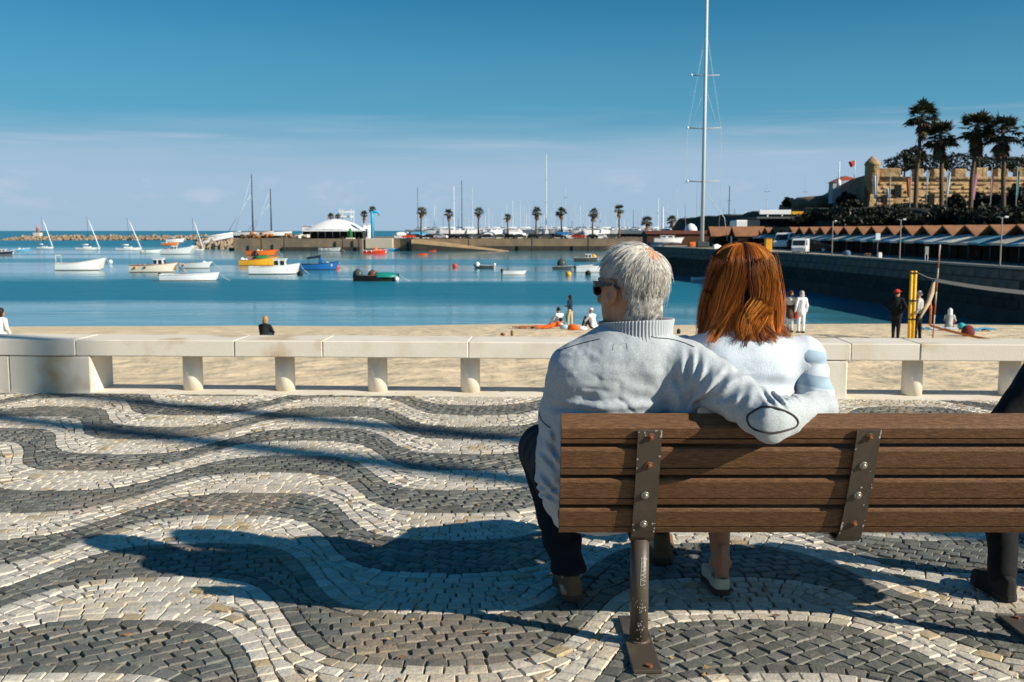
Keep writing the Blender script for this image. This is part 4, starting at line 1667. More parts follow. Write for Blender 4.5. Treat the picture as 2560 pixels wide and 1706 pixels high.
def woman_hair():
    r = np.random.default_rng(9)
    nc, per, K = 330, 36, 17
    # locks fall from a parting at the crown; each lock is a bundle of strands
    cphi = r.uniform(-2.35, 2.35, nc)                  # 0: straight back, positive to the right
    celv = r.uniform(1.22, 1.54, nc)
    paths, cols, rads = [], [], []
    bot = at(1850, 862, 3.33).z - whead.z              # where the lengths end, relative to the head
    t = np.linspace(0, 1, K)
    for c in range(nc):
        wa, wp, wf = r.uniform(.002, .010), r.uniform(0, 6.28), r.uniform(5, 9)
        curl, lev = r.normal(0, .024), r.normal(0, .017)
        under = c % 3 == 0                             # inner layer
        if under:
            celv[c] = r.uniform(.1, 1.2)
        tone = .5 + .85 * noise3(V3(cphi[c], 0, 0)[None] * .5, .30, 3)[0] + r.normal(0, .11) - (.35 if under else 0)  # inner locks darkened: shade of the hollows put into their colour
        tone += .22 * math.sin(cphi[c]) - .06  # brighter to the right: sunny side put into the hair colour
        for q in range(per):
            ph = cphi[c] + r.normal(0, .055)
            el = min(1.54, max(.02, celv[c] + r.normal(0, .04)))
            dep = (-.024 if under else 0) - abs(r.normal(0, .006)) + .3 * lev * (not under)
            lf, rg, bk = max(0, -math.sin(ph)), max(0, math.sin(ph)), max(0, math.cos(ph))
            rx, ry = .106 + dep, .122 + dep
            zend = bot + r.normal(0, .007) + lev - .014 + .024 * rg - .030 * lf + .012 * math.sin(7 * cphi[c])
            # over the skull: from the start to the widest point, then hanging
            Lc = .108 * el
            Ld = .02 - zend
            s = t * (Lc + Ld)
            e = np.clip(el - s / .108, 0, 2)
            h = np.clip((s - Lc) / Ld, 0, 1)
            z = np.where(s < Lc, np.sin(e) * (.106 + dep * .6) + .02, .02 - (s - Lc))
            rr = np.cos(e) ** .80
            # lengths at the back sweep away from the middle and turn in at the ends
            x = rr * rx * math.sin(ph) * (1 + h * (.14 * lf - .08 * rg) + .05 * np.sin(math.pi * h * .8))
            y = -rr * ry * math.cos(ph) * (1 - .10 * h * bk) - .006
            sw = math.exp(-(math.sin(ph) / .45) ** 2) * bk
            x = x + sw * (.030 if ph > -.1 else -.028) * np.sin(math.pi * np.clip(h * 1.15, 0, 1)) * (.4 + .6 * math.sin(3 * cphi[c]) ** 2)
            x = x + h * wa * np.sin(wf * h + wp) + (curl * h ** 3.2) * 1.25
            y = y + h * wa * .7 * np.cos(wf * h + wp) - .016 * h ** 4 * bk
            x = x + r.normal(0, .0035) * h
            y = y + r.normal(0, .003) * h
            paths.append(np.stack([x, y, z], 1))
            tn = tone + r.normal(0, .07)
            col = np.array([np.interp(tn, [.05, .3, .55, .8, 1.05], v) for v in ((.12, .32, .60, .80, .86), (.034, .086, .185, .300, .50), (.012, .016, .024, .042, .19))])
            cols.append(col[None, :] * r.uniform(.85, 1.15) * np.linspace(.85, 1.15, K)[:, None])
            rads.append(np.interp(t, [0, .75, 1], [.00072, .00080, .0004]))
    # short flyaway hairs over the crown
    for _ in range(110):
        phi, el = r.uniform(-2.6, 2.6), r.uniform(.2, 1.5)
        t = np.linspace(0, 1, K)
        rx = .098 * math.cos(el)
        st = V3(rx * math.sin(phi), -rx * math.cos(phi), math.sin(el) * .100 + .018)
        dv = V3(r.normal(0, .018), r.normal(0, .018), r.uniform(-.02, .010))
        nr = st / np.linalg.norm(st)
        pth = st + t[:, None] * (dv + nr * .016) + (t ** 2)[:, None] * V3(r.normal(0, .02), 0, -.006)
        paths.append(pth)
        cols.append(np.ones((K, 1)) * V3(.38, .20, .10))
        rads.append(np.full(K, .00045))
    W = np.array(tuple(whead)) + np.array(paths)
    # brighter locks, sun highlights put into their colour: guides laid over the back of the head
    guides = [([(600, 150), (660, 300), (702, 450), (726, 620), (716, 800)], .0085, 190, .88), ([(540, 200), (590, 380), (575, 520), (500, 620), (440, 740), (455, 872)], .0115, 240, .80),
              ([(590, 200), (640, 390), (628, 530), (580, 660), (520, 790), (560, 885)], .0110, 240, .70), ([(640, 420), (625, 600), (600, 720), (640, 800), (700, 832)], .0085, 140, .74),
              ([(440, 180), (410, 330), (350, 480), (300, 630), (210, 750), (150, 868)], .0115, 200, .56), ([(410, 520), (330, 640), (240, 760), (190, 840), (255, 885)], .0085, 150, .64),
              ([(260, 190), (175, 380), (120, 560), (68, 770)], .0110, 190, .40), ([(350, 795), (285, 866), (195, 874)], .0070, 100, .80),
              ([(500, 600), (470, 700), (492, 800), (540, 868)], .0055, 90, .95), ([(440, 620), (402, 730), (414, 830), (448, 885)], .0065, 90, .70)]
    cx_, cy_ = whead.x, whead.y
    gp, gc, gr = [], [], []
    for pts, wd, cnt, tn0 in guides:
        px_ = [(1725 + a * 275 / 896, 590 + b * 275 / 896) for a, b in pts]
        dense = spline(px_, 40)
        P3 = []
        for a, b in dense:
            yv = cy_ - .10
            for _ in range(3):
                q = at(a, b, yv)
                yv = cy_ - .008 - (.126 - .05 * max(0, whead.z - q.z) * .6) * math.sqrt(max(.06, 1 - ((q.x - cx_) / .132) ** 2)) * max(.02, 1 - (max(0, q.z - whead.z - .02) / .110) ** 2) ** .38
            q = at(a, b, yv)
            P3.append((q.x, q.y, q.z))
        P3 = np.array(P3)
        ii = np.linspace(0, len(P3) - 1, K)
        base = np.stack([np.interp(ii, np.arange(len(P3)), P3[:, k]) for k in range(3)], 1)
        d = np.gradient(base, axis=0)
        d /= np.linalg.norm(d, axis=1, keepdims=True)
        sd = np.cross(d, np.array([0, -1.0, 0]))
        tw = np.interp(t, [0, .2, .6, 1], [1.7, 1.3, 1.0, .40])
        for _ in range(cnt):
            o, dp = r.normal(0, wd), r.normal(-.001, .0040)
            ph0 = r.uniform(0, 6.28)
            pth = base + sd * (o * tw)[:, None] + np.array([0, -1.0, 0]) * dp + sd * (.0012 * np.sin(5 * t + ph0))[:, None]
            a0, a1 = r.uniform(0, .25), r.uniform(.82, 1)
            tt = np.linspace(a0, a1, K)
            pth = np.stack([np.interp(tt, t, pth[:, k]) for k in range(3)], 1)
            gp.append(pth)
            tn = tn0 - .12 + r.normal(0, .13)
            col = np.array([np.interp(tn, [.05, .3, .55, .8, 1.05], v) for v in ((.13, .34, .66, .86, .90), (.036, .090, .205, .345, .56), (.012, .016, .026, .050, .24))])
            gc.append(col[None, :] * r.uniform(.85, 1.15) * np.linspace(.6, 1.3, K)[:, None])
            gr.append(np.interp(t, [0, .75, 1], [.0005, .00078, .0004]))
    W = np.concatenate([W, np.array(gp)])
    rads, cols = rads + gr, cols + gc
    return strand_mesh('hair', W, np.array(rads), np.array(cols))


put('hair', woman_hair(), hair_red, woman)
# the dense underlayer of the hair
def hair_core(P):
    c = np.array(tuple(whead))
    q = P - c
    z = np.clip(q[:, 2], -.20, .03)
    s = np.clip((.02 - z) / .20, 0, 1)
    d1 = ellip(q, (0, -.008, .018), (.082, .092, .086))
    u = np.sqrt((q[:, 0] / (.076 + .012 * s)) ** 2 + ((q[:, 1] + .004) / (.084 - .012 * s)) ** 2) - 1
    d2 = smax(u * .08, np.maximum(q[:, 2] - .03, -.150 - q[:, 2]), .01)
    d = smin(d1, d2, .02)
    # leave the face free
    d = smax(d, q[:, 1] - .045 - .25 * np.maximum(0, q[:, 2] - .03), .01)
    return d + .006 * noise3(P * np.array([1, 1, .25]), .012, 2)


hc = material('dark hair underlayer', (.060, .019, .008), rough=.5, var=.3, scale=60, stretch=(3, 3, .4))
lo, hi = bounds([whead + Vector((-.14, -.15, -.20)), whead + Vector((.14, .12, .14))], 0)
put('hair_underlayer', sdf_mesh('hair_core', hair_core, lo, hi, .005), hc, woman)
# ------------------------------------------------------------------ third sitter at the end of the bench, and the people on the beach
def plain(name, c, rough=.85, **k):
    return material(name, c, rough=rough, **{**dict(var=.12, scale=30, bump=.25, bscale=60, bump_dist=.004, spec=.2), **k})


def figure(label, loc, yaw, J, top, legs, hair, skin, h=.018, sleeves=1.0, leg_len=1.0, shoes=None, long_hair=0.0, cap=None, top_len=.0, hood=None,
           head_yaw=0.0, hair_mat=None, group=None, bulk=1.0, head_s=1.0):
    """J: joints in the person's own axes (x right, y the way it faces, z up)."""
    g = {k: V3(*v) for k, v in J.items()}
    A = head_axes(head_yaw)
    b = bulk

    def torso(P, m):
        mid = (g['pel'] + g['chest']) / 2
        sh = union(.05, rcone(P, g['pel'] + V3(-.06, 0, 0), g['pel'] + V3(.06, 0, 0), .105 * b + m, .105 * b + m), rcone(P, g['pel'], g['chest'], .115 * b + m, .125 * b + m),
                   rcone(P, g['shL'] * .85 + g['chest'] * .15, g['shR'] * .85 + g['chest'] * .15, .065 + m, .065 + m))
        return sh

    def arms(P, m, f=1.0):
        d = None
        for s in 'LR':
            e = union(.02, rcone(P, g['sh' + s], g['el' + s], .052 + m, .040 + m), rcone(P, g['el' + s], g['el' + s] + (g['ha' + s] - g['el' + s]) * f, .038 + m, .028 + m))
            d = e if d is None else smin(d, e, .01)
        return d

    def legs_(P, m, f=1.0):
        d = None
        for s, o in (('L', -.085), ('R', .085)):
            hip = g['pel'] + V3(o, 0, -.03) if 'hip' + s not in g else g['hip' + s]
            e = union(.03, rcone(P, hip, g['kn' + s], .085 * b + m, .055 + m), rcone(P, g['kn' + s], g['kn' + s] + (g['an' + s] - g['kn' + s]) * f, .055 + m, .036 + m))
            d = e if d is None else smin(d, e, .012)
        return d

    def body(P):
        d = union(.03, torso(P, -.012), arms(P, 0), legs_(P, 0))
        d = union(.03, d, rcone(P, g['chest'] + V3(0, 0, .05), g['head'] + V3(0, -.01, -.07), .05, .048))
        for s in 'LR':
            d = smin(d, ellip(P, g['ha' + s] + (g['ha' + s] - g['el' + s]) * .18, (.026, .034, .044)), .02)
            fd = V3(0, 1, 0) if 'toe' not in g else g['toe'] / np.linalg.norm(g['toe'])
            d = smin(d, rcone(P, g['an' + s] + V3(0, 0, -.045) - fd * .03, g['an' + s] + V3(0, 0, -.05) + fd * .13, .034, .026), .02)
        return smin(d, head_sdf(P, g['head'], A, head_s, False), .02)
    lo, hi = bounds([tuple(v) for k, v in g.items() if k != 'toe'], .22)
    p = put('person', sdf_mesh('body', body, lo, hi, h), skin)
    p.location, p.rotation_euler = loc, (0, 0, yaw)
    tag(p, label, 'person', group)

    def top_(P):
        d = union(.025, torso(P, .012), arms(P, .012, sleeves))
        if top_len:
            d = smin(d, rcone(P, g['pel'] + V3(0, 0, -top_len), g['pel'], .16 * b, .13 * b), .04)
        return d + .010 * noise3(P, .10, 3) + .006 * noise3(P, .045, 5)
    put('top', sdf_mesh('top', top_, lo, hi, h), top, p)

    def trou(P):
        d = union(.03, legs_(P, .014, leg_len), rcone(P, g['pel'] + V3(-.06, 0, -.02), g['pel'] + V3(.06, 0, -.02), .112 * b, .112 * b))
        return d + .010 * noise3(P, .09, 8)
    if legs is not None:
        put('trousers', sdf_mesh('trousers', trou, lo, hi, h), legs, p)
    hc_ = g['head']

    def hair_(P):
        q = (P - hc_) @ A.T
        d = ellip(q, (0, -.018, .034), (.088, .104, .098))
        d = smax(d, q[:, 1] - .05 - np.maximum(0, q[:, 2]) * .4, .012)
        d = smax(d, -q[:, 2] - (.05 + .01), .02) if not long_hair else d
        if long_hair:
            e = smax(ellip(q, (0, -.045, -.06), (.098, .062, .10 + long_hair)), q[:, 2] - .05, .02)
            d = smin(d, e, .03)
        return d + .014 * noise3(P, .045, 2)
    hl, hh_ = hc_ - .34, hc_ + .2
    if hair is not None:
        put('hair', sdf_mesh('hair', hair_, hl, hh_, min(h, .012)), hair, p)
    if cap is not None:
        def cap_(P):
            q = (P - hc_) @ A.T
            d = smax(ellip(q, (0, -.012, .045), (.094, .112, .088)), .040 - q[:, 2], .01)
            return smin(d, smax(ellip(q, (0, .115, .044), (.070, .075, .012)), -q[:, 1], .01), .008)
        put('cap', sdf_mesh('cap', cap_, hl, hh_, .011), cap, p)
    if hood is not None:
        def hd(P):
            q = (P - hc_) @ A.T
            return smax(union(.03, ellip(q, (0, -.03, .03), (.108, .118, .118)), rcone(q, V3(0, -.05, -.05), V3(0, -.05, -.16), .10, .12)), q[:, 1] - .06, .02) + .01 * noise3(P, .06)
        put('hood', sdf_mesh('hood', hd, hl, hh_, .012), hood, p)
    if shoes is not None:
        for s in 'LR':
            fd = V3(0, 1, 0) if 'toe' not in g else g['toe'] / np.linalg.norm(g['toe'])

            def shoe_(P, a=g['an' + s]):
                return union(.02, rcone(P, a + V3(0, 0, -.03) - fd * .03, a + V3(0, 0, -.04) + fd * .15, .050, .040), rcone(P, a + V3(0, 0, .0), a + V3(0, 0, -.03), .046, .050))
            sl, sh2 = g['an' + s] - .26, g['an' + s] + .26
            put('shoe', sdf_mesh('shoe', shoe_, sl, sh2, .014), shoes, p)
    return p


def stand(arm='down', step=.06, lean=0.0, turn=0):
    J = dict(pel=(0, 0, .93), chest=(0, lean, 1.33), head=(0, .02 + lean * 1.3, 1.60), shL=(-.18, lean, 1.39), shR=(.18, lean, 1.39),
             knL=(-.09, .02 + step, .50), knR=(.09, .02 - step, .50), anL=(-.09, step, .085), anR=(.09, -step, .085),
             elL=(-.25, -.02, 1.12), elR=(.25, -.02, 1.12), haL=(-.25, .06, .87), haR=(.25, .06, .87))
    if arm == 'front':
        J.update(elL=(-.23, .02, 1.12), elR=(.23, .02, 1.12), haL=(-.05, .26, 1.12), haR=(.06, .26, 1.08))
    if arm == 'back':
        J.update(elL=(-.24, -.10, 1.13), elR=(.24, -.10, 1.13), haL=(-.04, -.17, .95), haR=(.04, -.17, .93))
    if arm == 'hips':
        J.update(elL=(-.33, -.10, 1.15), elR=(.33, -.10, 1.15), haL=(-.17, .05, 1.0), haR=(.17, .05, 1.0))
    return J


def sit(knee=.46, lean=.10):
    return dict(pel=(0, 0, .12), chest=(0, lean, .53), head=(0, lean + .06, .80), shL=(-.17, lean, .58), shR=(.17, lean, .58),
                hipL=(-.09, .02, .11), hipR=(.09, .02, .11), knL=(-.13, .38, knee), knR=(.13, .38, knee), anL=(-.10, .62, .075), anR=(.10, .62, .075),
                elL=(-.22, lean + .16, .36), elR=(.22, lean + .16, .36), haL=(-.05, .42, .40), haR=(.05, .42, .40))


sk = plain('beach skin', (.42, .20, .12))
black_c = plain('black cloth', (.010, .011, .013))
hair_dark = plain('dark hair', (.022, .014, .010), rough=.5)
hair_fair = plain('fair hair', (.38, .21, .08), rough=.5)
hair_grey = plain('grey hair', (.42, .40, .37), rough=.6)
white_c = plain('white cloth', (.74, .75, .76))
beige_c = plain('beige cloth', (.52, .40, .24))
navy_c = plain('navy cloth', (.012, .030, .055))
orange_c = plain('orange cloth', (.75, .13, .02))
red_c = plain('red cloth', (.62, .035, .02))
brown_c = plain('brown cloth', (.085, .050, .035))
grey_c = plain('grey cloth', (.42, .42, .40))
maroon_c = plain('maroon cloth', (.14, .03, .03))
green_c = plain('green cloth', (.03, .10, .06))
blue_c = plain('blue cloth', (.10, .38, .60))
shoe_c = plain('dark shoe', (.02, .02, .02))


def ground(x, y):
    j = int(np.argmin(np.abs(by_ - y)))
    i = int(np.argmin(np.abs(bx_ - x)))
    return float(BZ[i, j])


def stand_at(xs, Y):
    p = at(xs, 800, Y)
    return Vector((p.x, Y, ground(p.x, Y)))


# third sitter: black coat, mostly out of the picture on the right
JT = dict(pel=(.0, 0, .54), chest=(.0, .0, .88), head=(.0, .05, 1.17), shL=(-.18, .0, .945), shR=(.18, .0, .945),
          hipL=(-.10, .02, .53), hipR=(.10, .02, .53), knL=(-.13, .46, .52), knR=(.12, .46, .52), anL=(-.145, .33, .095), anR=(.10, .46, .095),
          elL=(-.335, -.02, .73), elR=(.34, .02, .76), haL=(-.16, .28, .66), haR=(.12, .30, .66))
third = figure('person in black coat at the right end of the bench, cut by the picture edge', (1.975, 3.37, 0), 0, JT, black_c, black_c, hair_dark, sk,
               h=.011, long_hair=.10, bulk=1.15)
make_shoe(third, (-.148, .255, .004), rad(4), .25, .09, shoe_c, shoe_c, .07)
make_shoe(third, (.10, .39, .004), rad(-4), .25, .09, shoe_c, shoe_c, .07)


def third_hair():
    r = np.random.default_rng(4)
    K, n = 12, 900
    out, cols = [], []
    for _ in range(n):
        phi = r.uniform(-2.4, 2.4)
        t = np.linspace(0, 1, K)
        e = np.clip(1.4 - t * 3.6, -.1, 1.5)
        rr = np.cos(e) ** .8
        z = np.where(e > 0, np.sin(e) * .108 + .03, .03 - (t - .39) * .42)
        fl = np.clip((t - .4) / .6, 0, 1)
        out.append(np.stack([rr * .100 * math.sin(phi) * (1 + .5 * fl) + r.normal(0, .004), -rr * .115 * math.cos(phi) - .01 - .02 * fl, z], 1) + V3(0, .05, 1.17))
        cols.append(V3(.05, .02, .012) * r.uniform(.5, 1.6) if r.random() > .12 else V3(.40, .15, .04))
    return strand_mesh('hair_strands', np.array(out), np.tile(np.linspace(.0013, .0006, K), (n, 1)), np.array(cols))


put('hair_strands', third_hair(), hair_red, third)

p1 = stand_at(1425, 55.5)
figure('person in dark blue top and beige trousers standing at the waterline holding a green bag', p1, rad(62), stand('front'), navy_c, beige_c, hair_dark, sk, sleeves=.35, shoes=shoe_c, long_hair=.02)
bag = Shape()
bag.tube([(0, 0, 0), (0, 0, .10), (0, 0, .34), (0, 0, .42)], [.09, .13, .11, .03], n=10, flat=.45)
bag.tube([(-.05, 0, .40), (-.03, 0, .55), (.03, 0, .55), (.05, 0, .40)], .012, n=5)
bo = bag.link('shopping_bag', green_c, None, p1 + Vector((-.19, -.16, .32)))
tag(bo, 'green bag held by the person standing at the waterline', 'bag')
figure('child in orange lying on its front on the sand', stand_at(1378, 45.5) + Vector((0, 0, .02)), rad(-80),
       dict(pel=(0, 0, .13), chest=(0, .30, .20), head=(0, .46, .36), shL=(-.12, .32, .22), shR=(.12, .32, .22), hipL=(-.06, -.04, .12), hipR=(.06, -.04, .12),
            knL=(-.09, -.36, .07), knR=(.09, -.34, .07), anL=(-.08, -.66, .09), anR=(.08, -.64, .09), elL=(-.18, .48, .06), elR=(.18, .48, .06), haL=(-.08, .62, .06),
            haR=(.08, .62, .06), toe=(0, -.7, .3)), orange_c, orange_c, hair_dark, sk, sleeves=.9, bulk=.8, head_s=.95)
figure('small child with dark hair in white sitting on the sand beside the orange one', stand_at(1399, 46.5), rad(35), sit(.36, .04), white_c, white_c, hair_dark, sk, sleeves=.5, bulk=.85)
figure('person in white shirt and white cap sitting on the sand left of the bench couple', stand_at(1484, 45.2), rad(40), sit(.48, .12), white_c, brown_c, hair_fair, sk, cap=white_c, bulk=1.1)
figure('fair-haired person in black sitting on the beach behind the sea wall', stand_at(657, 34.0) + Vector((0, 0, .0)), rad(-10), sit(.42, .16), black_c, navy_c, hair_fair, sk, bulk=1.15, long_hair=.02)
figure('dark-haired person in white at the left edge behind the sea wall', stand_at(0, 30.0), rad(-25), dict(pel=(0, 0, .50), chest=(0, .02, .90), head=(0, .05, 1.20), shL=(-.18, .02, .97), shR=(.18, .02, .97), knL=(-.11, .08, .07), knR=(.11, .08, .07), anL=(-.1, -.36, .08), anR=(.1, -.36, .08), elL=(-.25, .02, .72), elR=(.25, .02, .72), haL=(-.14, .20, .56), haR=(.14, .20, .56), toe=(0, -.6, -.8)), white_c, navy_c, hair_dark, sk, bulk=1.25, long_hair=.10)
figure('person with long dark hair in cream top with brown jacket tied round the waist', stand_at(1975, 41.2), rad(-25), stand('front', .08), plain('cream cloth', (.66, .60, .48)), white_c, hair_dark, sk, sleeves=.5, shoes=shoe_c, long_hair=.06, head_yaw=rad(-60))
pj = stand_at(1975, 41.2)


def tied(P):
    d = union(.05, rcone(P, V3(-.07, 0, 1.0), V3(.07, 0, 1.0), .16, .16), rcone(P, V3(0, -.08, .98), V3(0, -.10, .72), .15, .17), rcone(P, V3(.15, .12, .98), V3(.20, .14, .74), .06, .05))
    return d + .03 * noise3(P, .12, 4)


tag(put('jacket', sdf_mesh('tied_jacket', tied, V3(-.4, -.45, .45), V3(.45, .45, 1.3), .02), brown_c, None, pj, rad(-25)), 'brown jacket tied round the waist of the dark-haired person on the beach', 'jacket')
rb = Shape()
rb.tube([(0, 0, 0), (0, 0, .08), (0, 0, .28), (0, 0, .34)], [.08, .12, .10, .03], n=10, flat=.5)
tag(rb.link('handbag', red_c, None, pj + Vector((.17, -.16, .58))), 'red bag hanging beside the brown jacket', 'bag')
figure('person dressed all in white with curly grey hair standing on the beach', stand_at(2003, 41.0), rad(15), stand('down', .03), white_c, white_c, hair_grey, sk, shoes=shoe_c, long_hair=.03, top_len=.10)
figure('person in black clothes and red cap on the beach beside the yellow post', stand_at(2240, 34.2), rad(-35), stand('hips', .05), black_c, black_c, hair_dark, sk, cap=red_c, shoes=shoe_c, bulk=1.22, top_len=.05, head_yaw=rad(-25))
figure('white-haired person in grey jacket behind the yellow volleyball post', stand_at(2296, 35.2), rad(55), stand('down', .05), grey_c, black_c, hair_grey, sk, shoes=shoe_c, bulk=1.1)
figure('person in pale hood huddled on the sand near the net', stand_at(2373, 47.5), rad(-30), sit(.44, .20), grey_c, maroon_c, None, sk, hood=white_c, bulk=1.15, shoes=shoe_c)


def lump(name, label, cat, xs, Y, size, m, flat=.5, dz=0.0):
    s = Shape()
    prof = [(.30, 0), (.48, .12), (.50, .4), (.42, .75), (.22, .96), (.03, 1.0)]
    s.lathe([(r_ * size[0], z * size[2]) for r_, z in prof], n=14, sy=size[1] / size[0])
    for i in range(len(s.v)):
        x, y, z = s.v[i]
        k = 1 + .18 * math.sin(7 * x + 3 * z) * math.cos(5 * y + 1)
        s.v[i] = (x * k, y * k, z)
    o = s.link(name, m, None, stand_at(xs, Y) + Vector((0, 0, dz)), random.uniform(-.5, .5))
    return tag(o, label, cat)


lump('beach_bag', 'pale blue bag on the sand between the children and the white cap', 'bag', 1411, 44.8, (.44, .30, .20), plain('pale blue bag', (.40, .58, .68)))
lump('beach_bag', 'orange and black bag on the sand by the man in white', 'bag', 1432, 43.6, (.52, .34, .26), orange_c)
lump('beach_bag', 'white bag lying next to the orange bag', 'bag', 1455, 43.6, (.42, .30, .18), white_c)
lump('beach_bag', 'small turquoise bag beside the hooded person', 'bag', 2404, 47.2, (.36, .26, .30), plain('turquoise', (.03, .42, .50)))
lump('beach_bag', 'dark backpack on the sand right of the hooded person', 'backpack', 2420, 38.4, (.50, .36, .42), maroon_c)
lump('bottle_bag', 'small dark blue pouch on the sand behind the couple', 'bag', 1697, 39.4, (.16, .14, .20), navy_c)
lump('sandal', 'brown shoe left on the sand', 'shoe', 1257, 37.6, (.16, .28, .10), plain('tan leather', (.30, .15, .06)))
lump('sandal', 'second shoe standing upright on the sand to its right', 'shoe', 1280, 37.6, (.12, .14, .22), plain('olive leather', (.20, .13, .05)))
for xs, Y, c, lab in ((2330, 45.8, blue_c, 'blue towel on the sand left of the hooded person'), (2352, 44.6, white_c, 'white towel spread in front of the hooded person'),
                      (2446, 43.0, blue_c, 'blue and white towel beyond the orange net band'), (1320, 46.0, plain('rust towel', (.45, .16, .06)), 'rust coloured cloth on the sand left of the child in orange')):
    s = Shape()
    n_ = 8
    vs = []
    for i in range(n_ + 1):
        for j in range(5):
            vs.append((-.7 + 1.4 * i / n_, -.3 + .6 * j / 4, .05 + .05 * math.sin(i * 1.7 + j) + .03 * math.cos(j * 2.1 + i)))
    fs = [(i * 5 + j, (i + 1) * 5 + j, (i + 1) * 5 + j + 1, i * 5 + j + 1) for i in range(n_) for j in range(4)]
    s.add(vs, fs, True)
    o_ = s.link('towel', c, None, stand_at(xs, Y) + Vector((0, 0, .04)), random.uniform(-.4, .4), fix=False)
    tag(o_, lab, 'towel')

# ---- volleyball posts and net
yel = plain('yellow paint', (.72, .42, .035), rough=.5)
vb = stand_at(2279, 33.0)
vp = thing('volleyball_post', 'yellow double volleyball post on the beach', 'volleyball post', vb)
topz = at(2279, 678, 33.0).z - vb.z
for dx in (-.062, .062):
    s = Shape()
    s.tube([(dx, 0, -.3), (dx, 0, topz)], .052, n=12)
    s.link('upright', yel, vp)
for z_ in (.75, 1.35, topz - .06):
    s = Shape()
    s.box((0, -.01, z_), (.235, .13, .045), bev=.01)
    s.link('clamp', plain('black rubber', (.015, .015, .015)), vp)
s = Shape()
s.tube([(.13, -.10, 1.30), (.13, -.14, 1.36), (.13, -.14, 1.46), (.13, -.10, 1.50)], .012, n=6)
s.link('winch_handle', plain('black rubber', (.015, .015, .015)), vp)

net = thing('volleyball_net', 'sagging beach volleyball net with white top band and orange lower band', 'net', vb)
nt0 = at(2335, 700, 36.0) - vb
nt1 = at(2620, 737, 27.0) - vb
s = Shape()


def band(s, pts, w, th=.012):
    vs, fs = [], []
    for p_ in pts:
        p_ = Vector(p_)
        vs += [p_ + Vector((0, -th, w / 2)), p_ + Vector((0, -th, -w / 2)), p_ + Vector((0, th, -w / 2)), p_ + Vector((0, th, w / 2))]
    for i in range(len(pts) - 1):
        for k in range(4):
            k2 = (k + 1) % 4
            fs.append((i * 4 + k, i * 4 + k2, i * 4 + 4 + k2, i * 4 + 4 + k))
    fs += [(0, 1, 2, 3), tuple(len(vs) - 4 + k for k in range(4))]
    s.add(vs, fs)


def sag(a, b, n, d):
    return [a + (b - a) * (i / n) + Vector((0, 0, -d * 4 * (i / n) * (1 - i / n))) for i in range(n + 1)]


band(s, sag(nt0, nt1, 14, .05), .115)
s.link('top_band', plain('net tape', (.46, .45, .42)), net)
b0, b1 = at(2325, 814, 36.0) - vb, at(2620, 868, 27.5) - vb
s = Shape()
band(s, sag(b0, b1, 12, .10), .075)
s.link('lower_band', plain('orange tape', (.62, .20, .04)), net)
s = Shape()
band(s, [nt0, nt0 + (b0 - nt0) * .5 + Vector((-.10, 0, 0)), b0 + Vector((.02, 0, 0))], .05)
s.tube([nt0, nt0 + (b0 - nt0) * .33 + Vector((-.14, 0, 0)), nt0 + (b0 - nt0) * .6 + Vector((-.02, 0, 0)), b0], .035, n=6)
s.link('side_band', plain('orange tape', (.62, .20, .04)), net)
s = Shape()
k0 = at(2321, 757, 35.5) - vb
k1 = at(2300, 796, 34.5) - vb
s.tube([nt0, nt0 + (k0 - nt0) * .5 + Vector((.02, 0, -.05)), k0, k1], [.05, .09, .08, .035], n=7)
s.link('gathered_end', plain('net cloth', (.42, .33, .22)), net)
s = Shape()
s.tube(sag(Vector((.1, 0, topz - .03)), nt0 + Vector((0, 0, .03)), 8, .03), .008, n=4)
s.link('tension_cord', plain('cord', (.25, .24, .22)), net)
tp = at(2334, 700, 36.05)
pole = thing('marker_pole', 'thin red and white pole standing at the end of the net', 'pole', stand_at(2334, 36.05))
pb = stand_at(2334, 36.05)
ht = at(2342, 612, 36.05).z - pb.z
for i in range(8):
    s = Shape()
    s.tube([(.11 * i / 8, 0, ht * i / 8), (.11 * (i + 1) / 8, 0, ht * (i + 1) / 8)], .024, n=8)
    s.link('pole_segment', [plain('pole red', (.32, .13, .07)), plain('pole white', (.55, .48, .42))][i % 2], pole)
# ------------------------------------------------------------------ quays
ZQ = -1.12
quay_stone = material('quay stone', (0.17, 0.135, 0.095), rough=.9, var=.3, scale=.45, bump=.6, bscale=3, bump_dist=.05, second=(.26, .19, .115), mixlo=.42, mixhi=.7)
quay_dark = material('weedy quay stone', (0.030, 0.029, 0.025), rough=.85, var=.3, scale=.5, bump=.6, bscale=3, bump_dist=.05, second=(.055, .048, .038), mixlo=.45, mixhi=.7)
quay_top = material('quay concrete', (0.33, 0.29, 0.23), rough=.9, var=.15, scale=.3, bump=.2, bscale=4)
tan_ramp = material('tan slipway', (0.46, 0.31, 0.17), rough=.9, var=.2, scale=.4)
white_p = plain('white gelcoat', (.76, .77, .77), rough=.35, bump=0)
far_quay = thing('quay', 'long far stone quay across the bay with palms and yachts on it', 'quay', (0, 0, 0))
fy = on_plane(800, 628, ZW).y
xl = on_plane(640, 628, ZW).x


def P2(xs, Y):
    return (at(xs, 600, Y).x, Y)


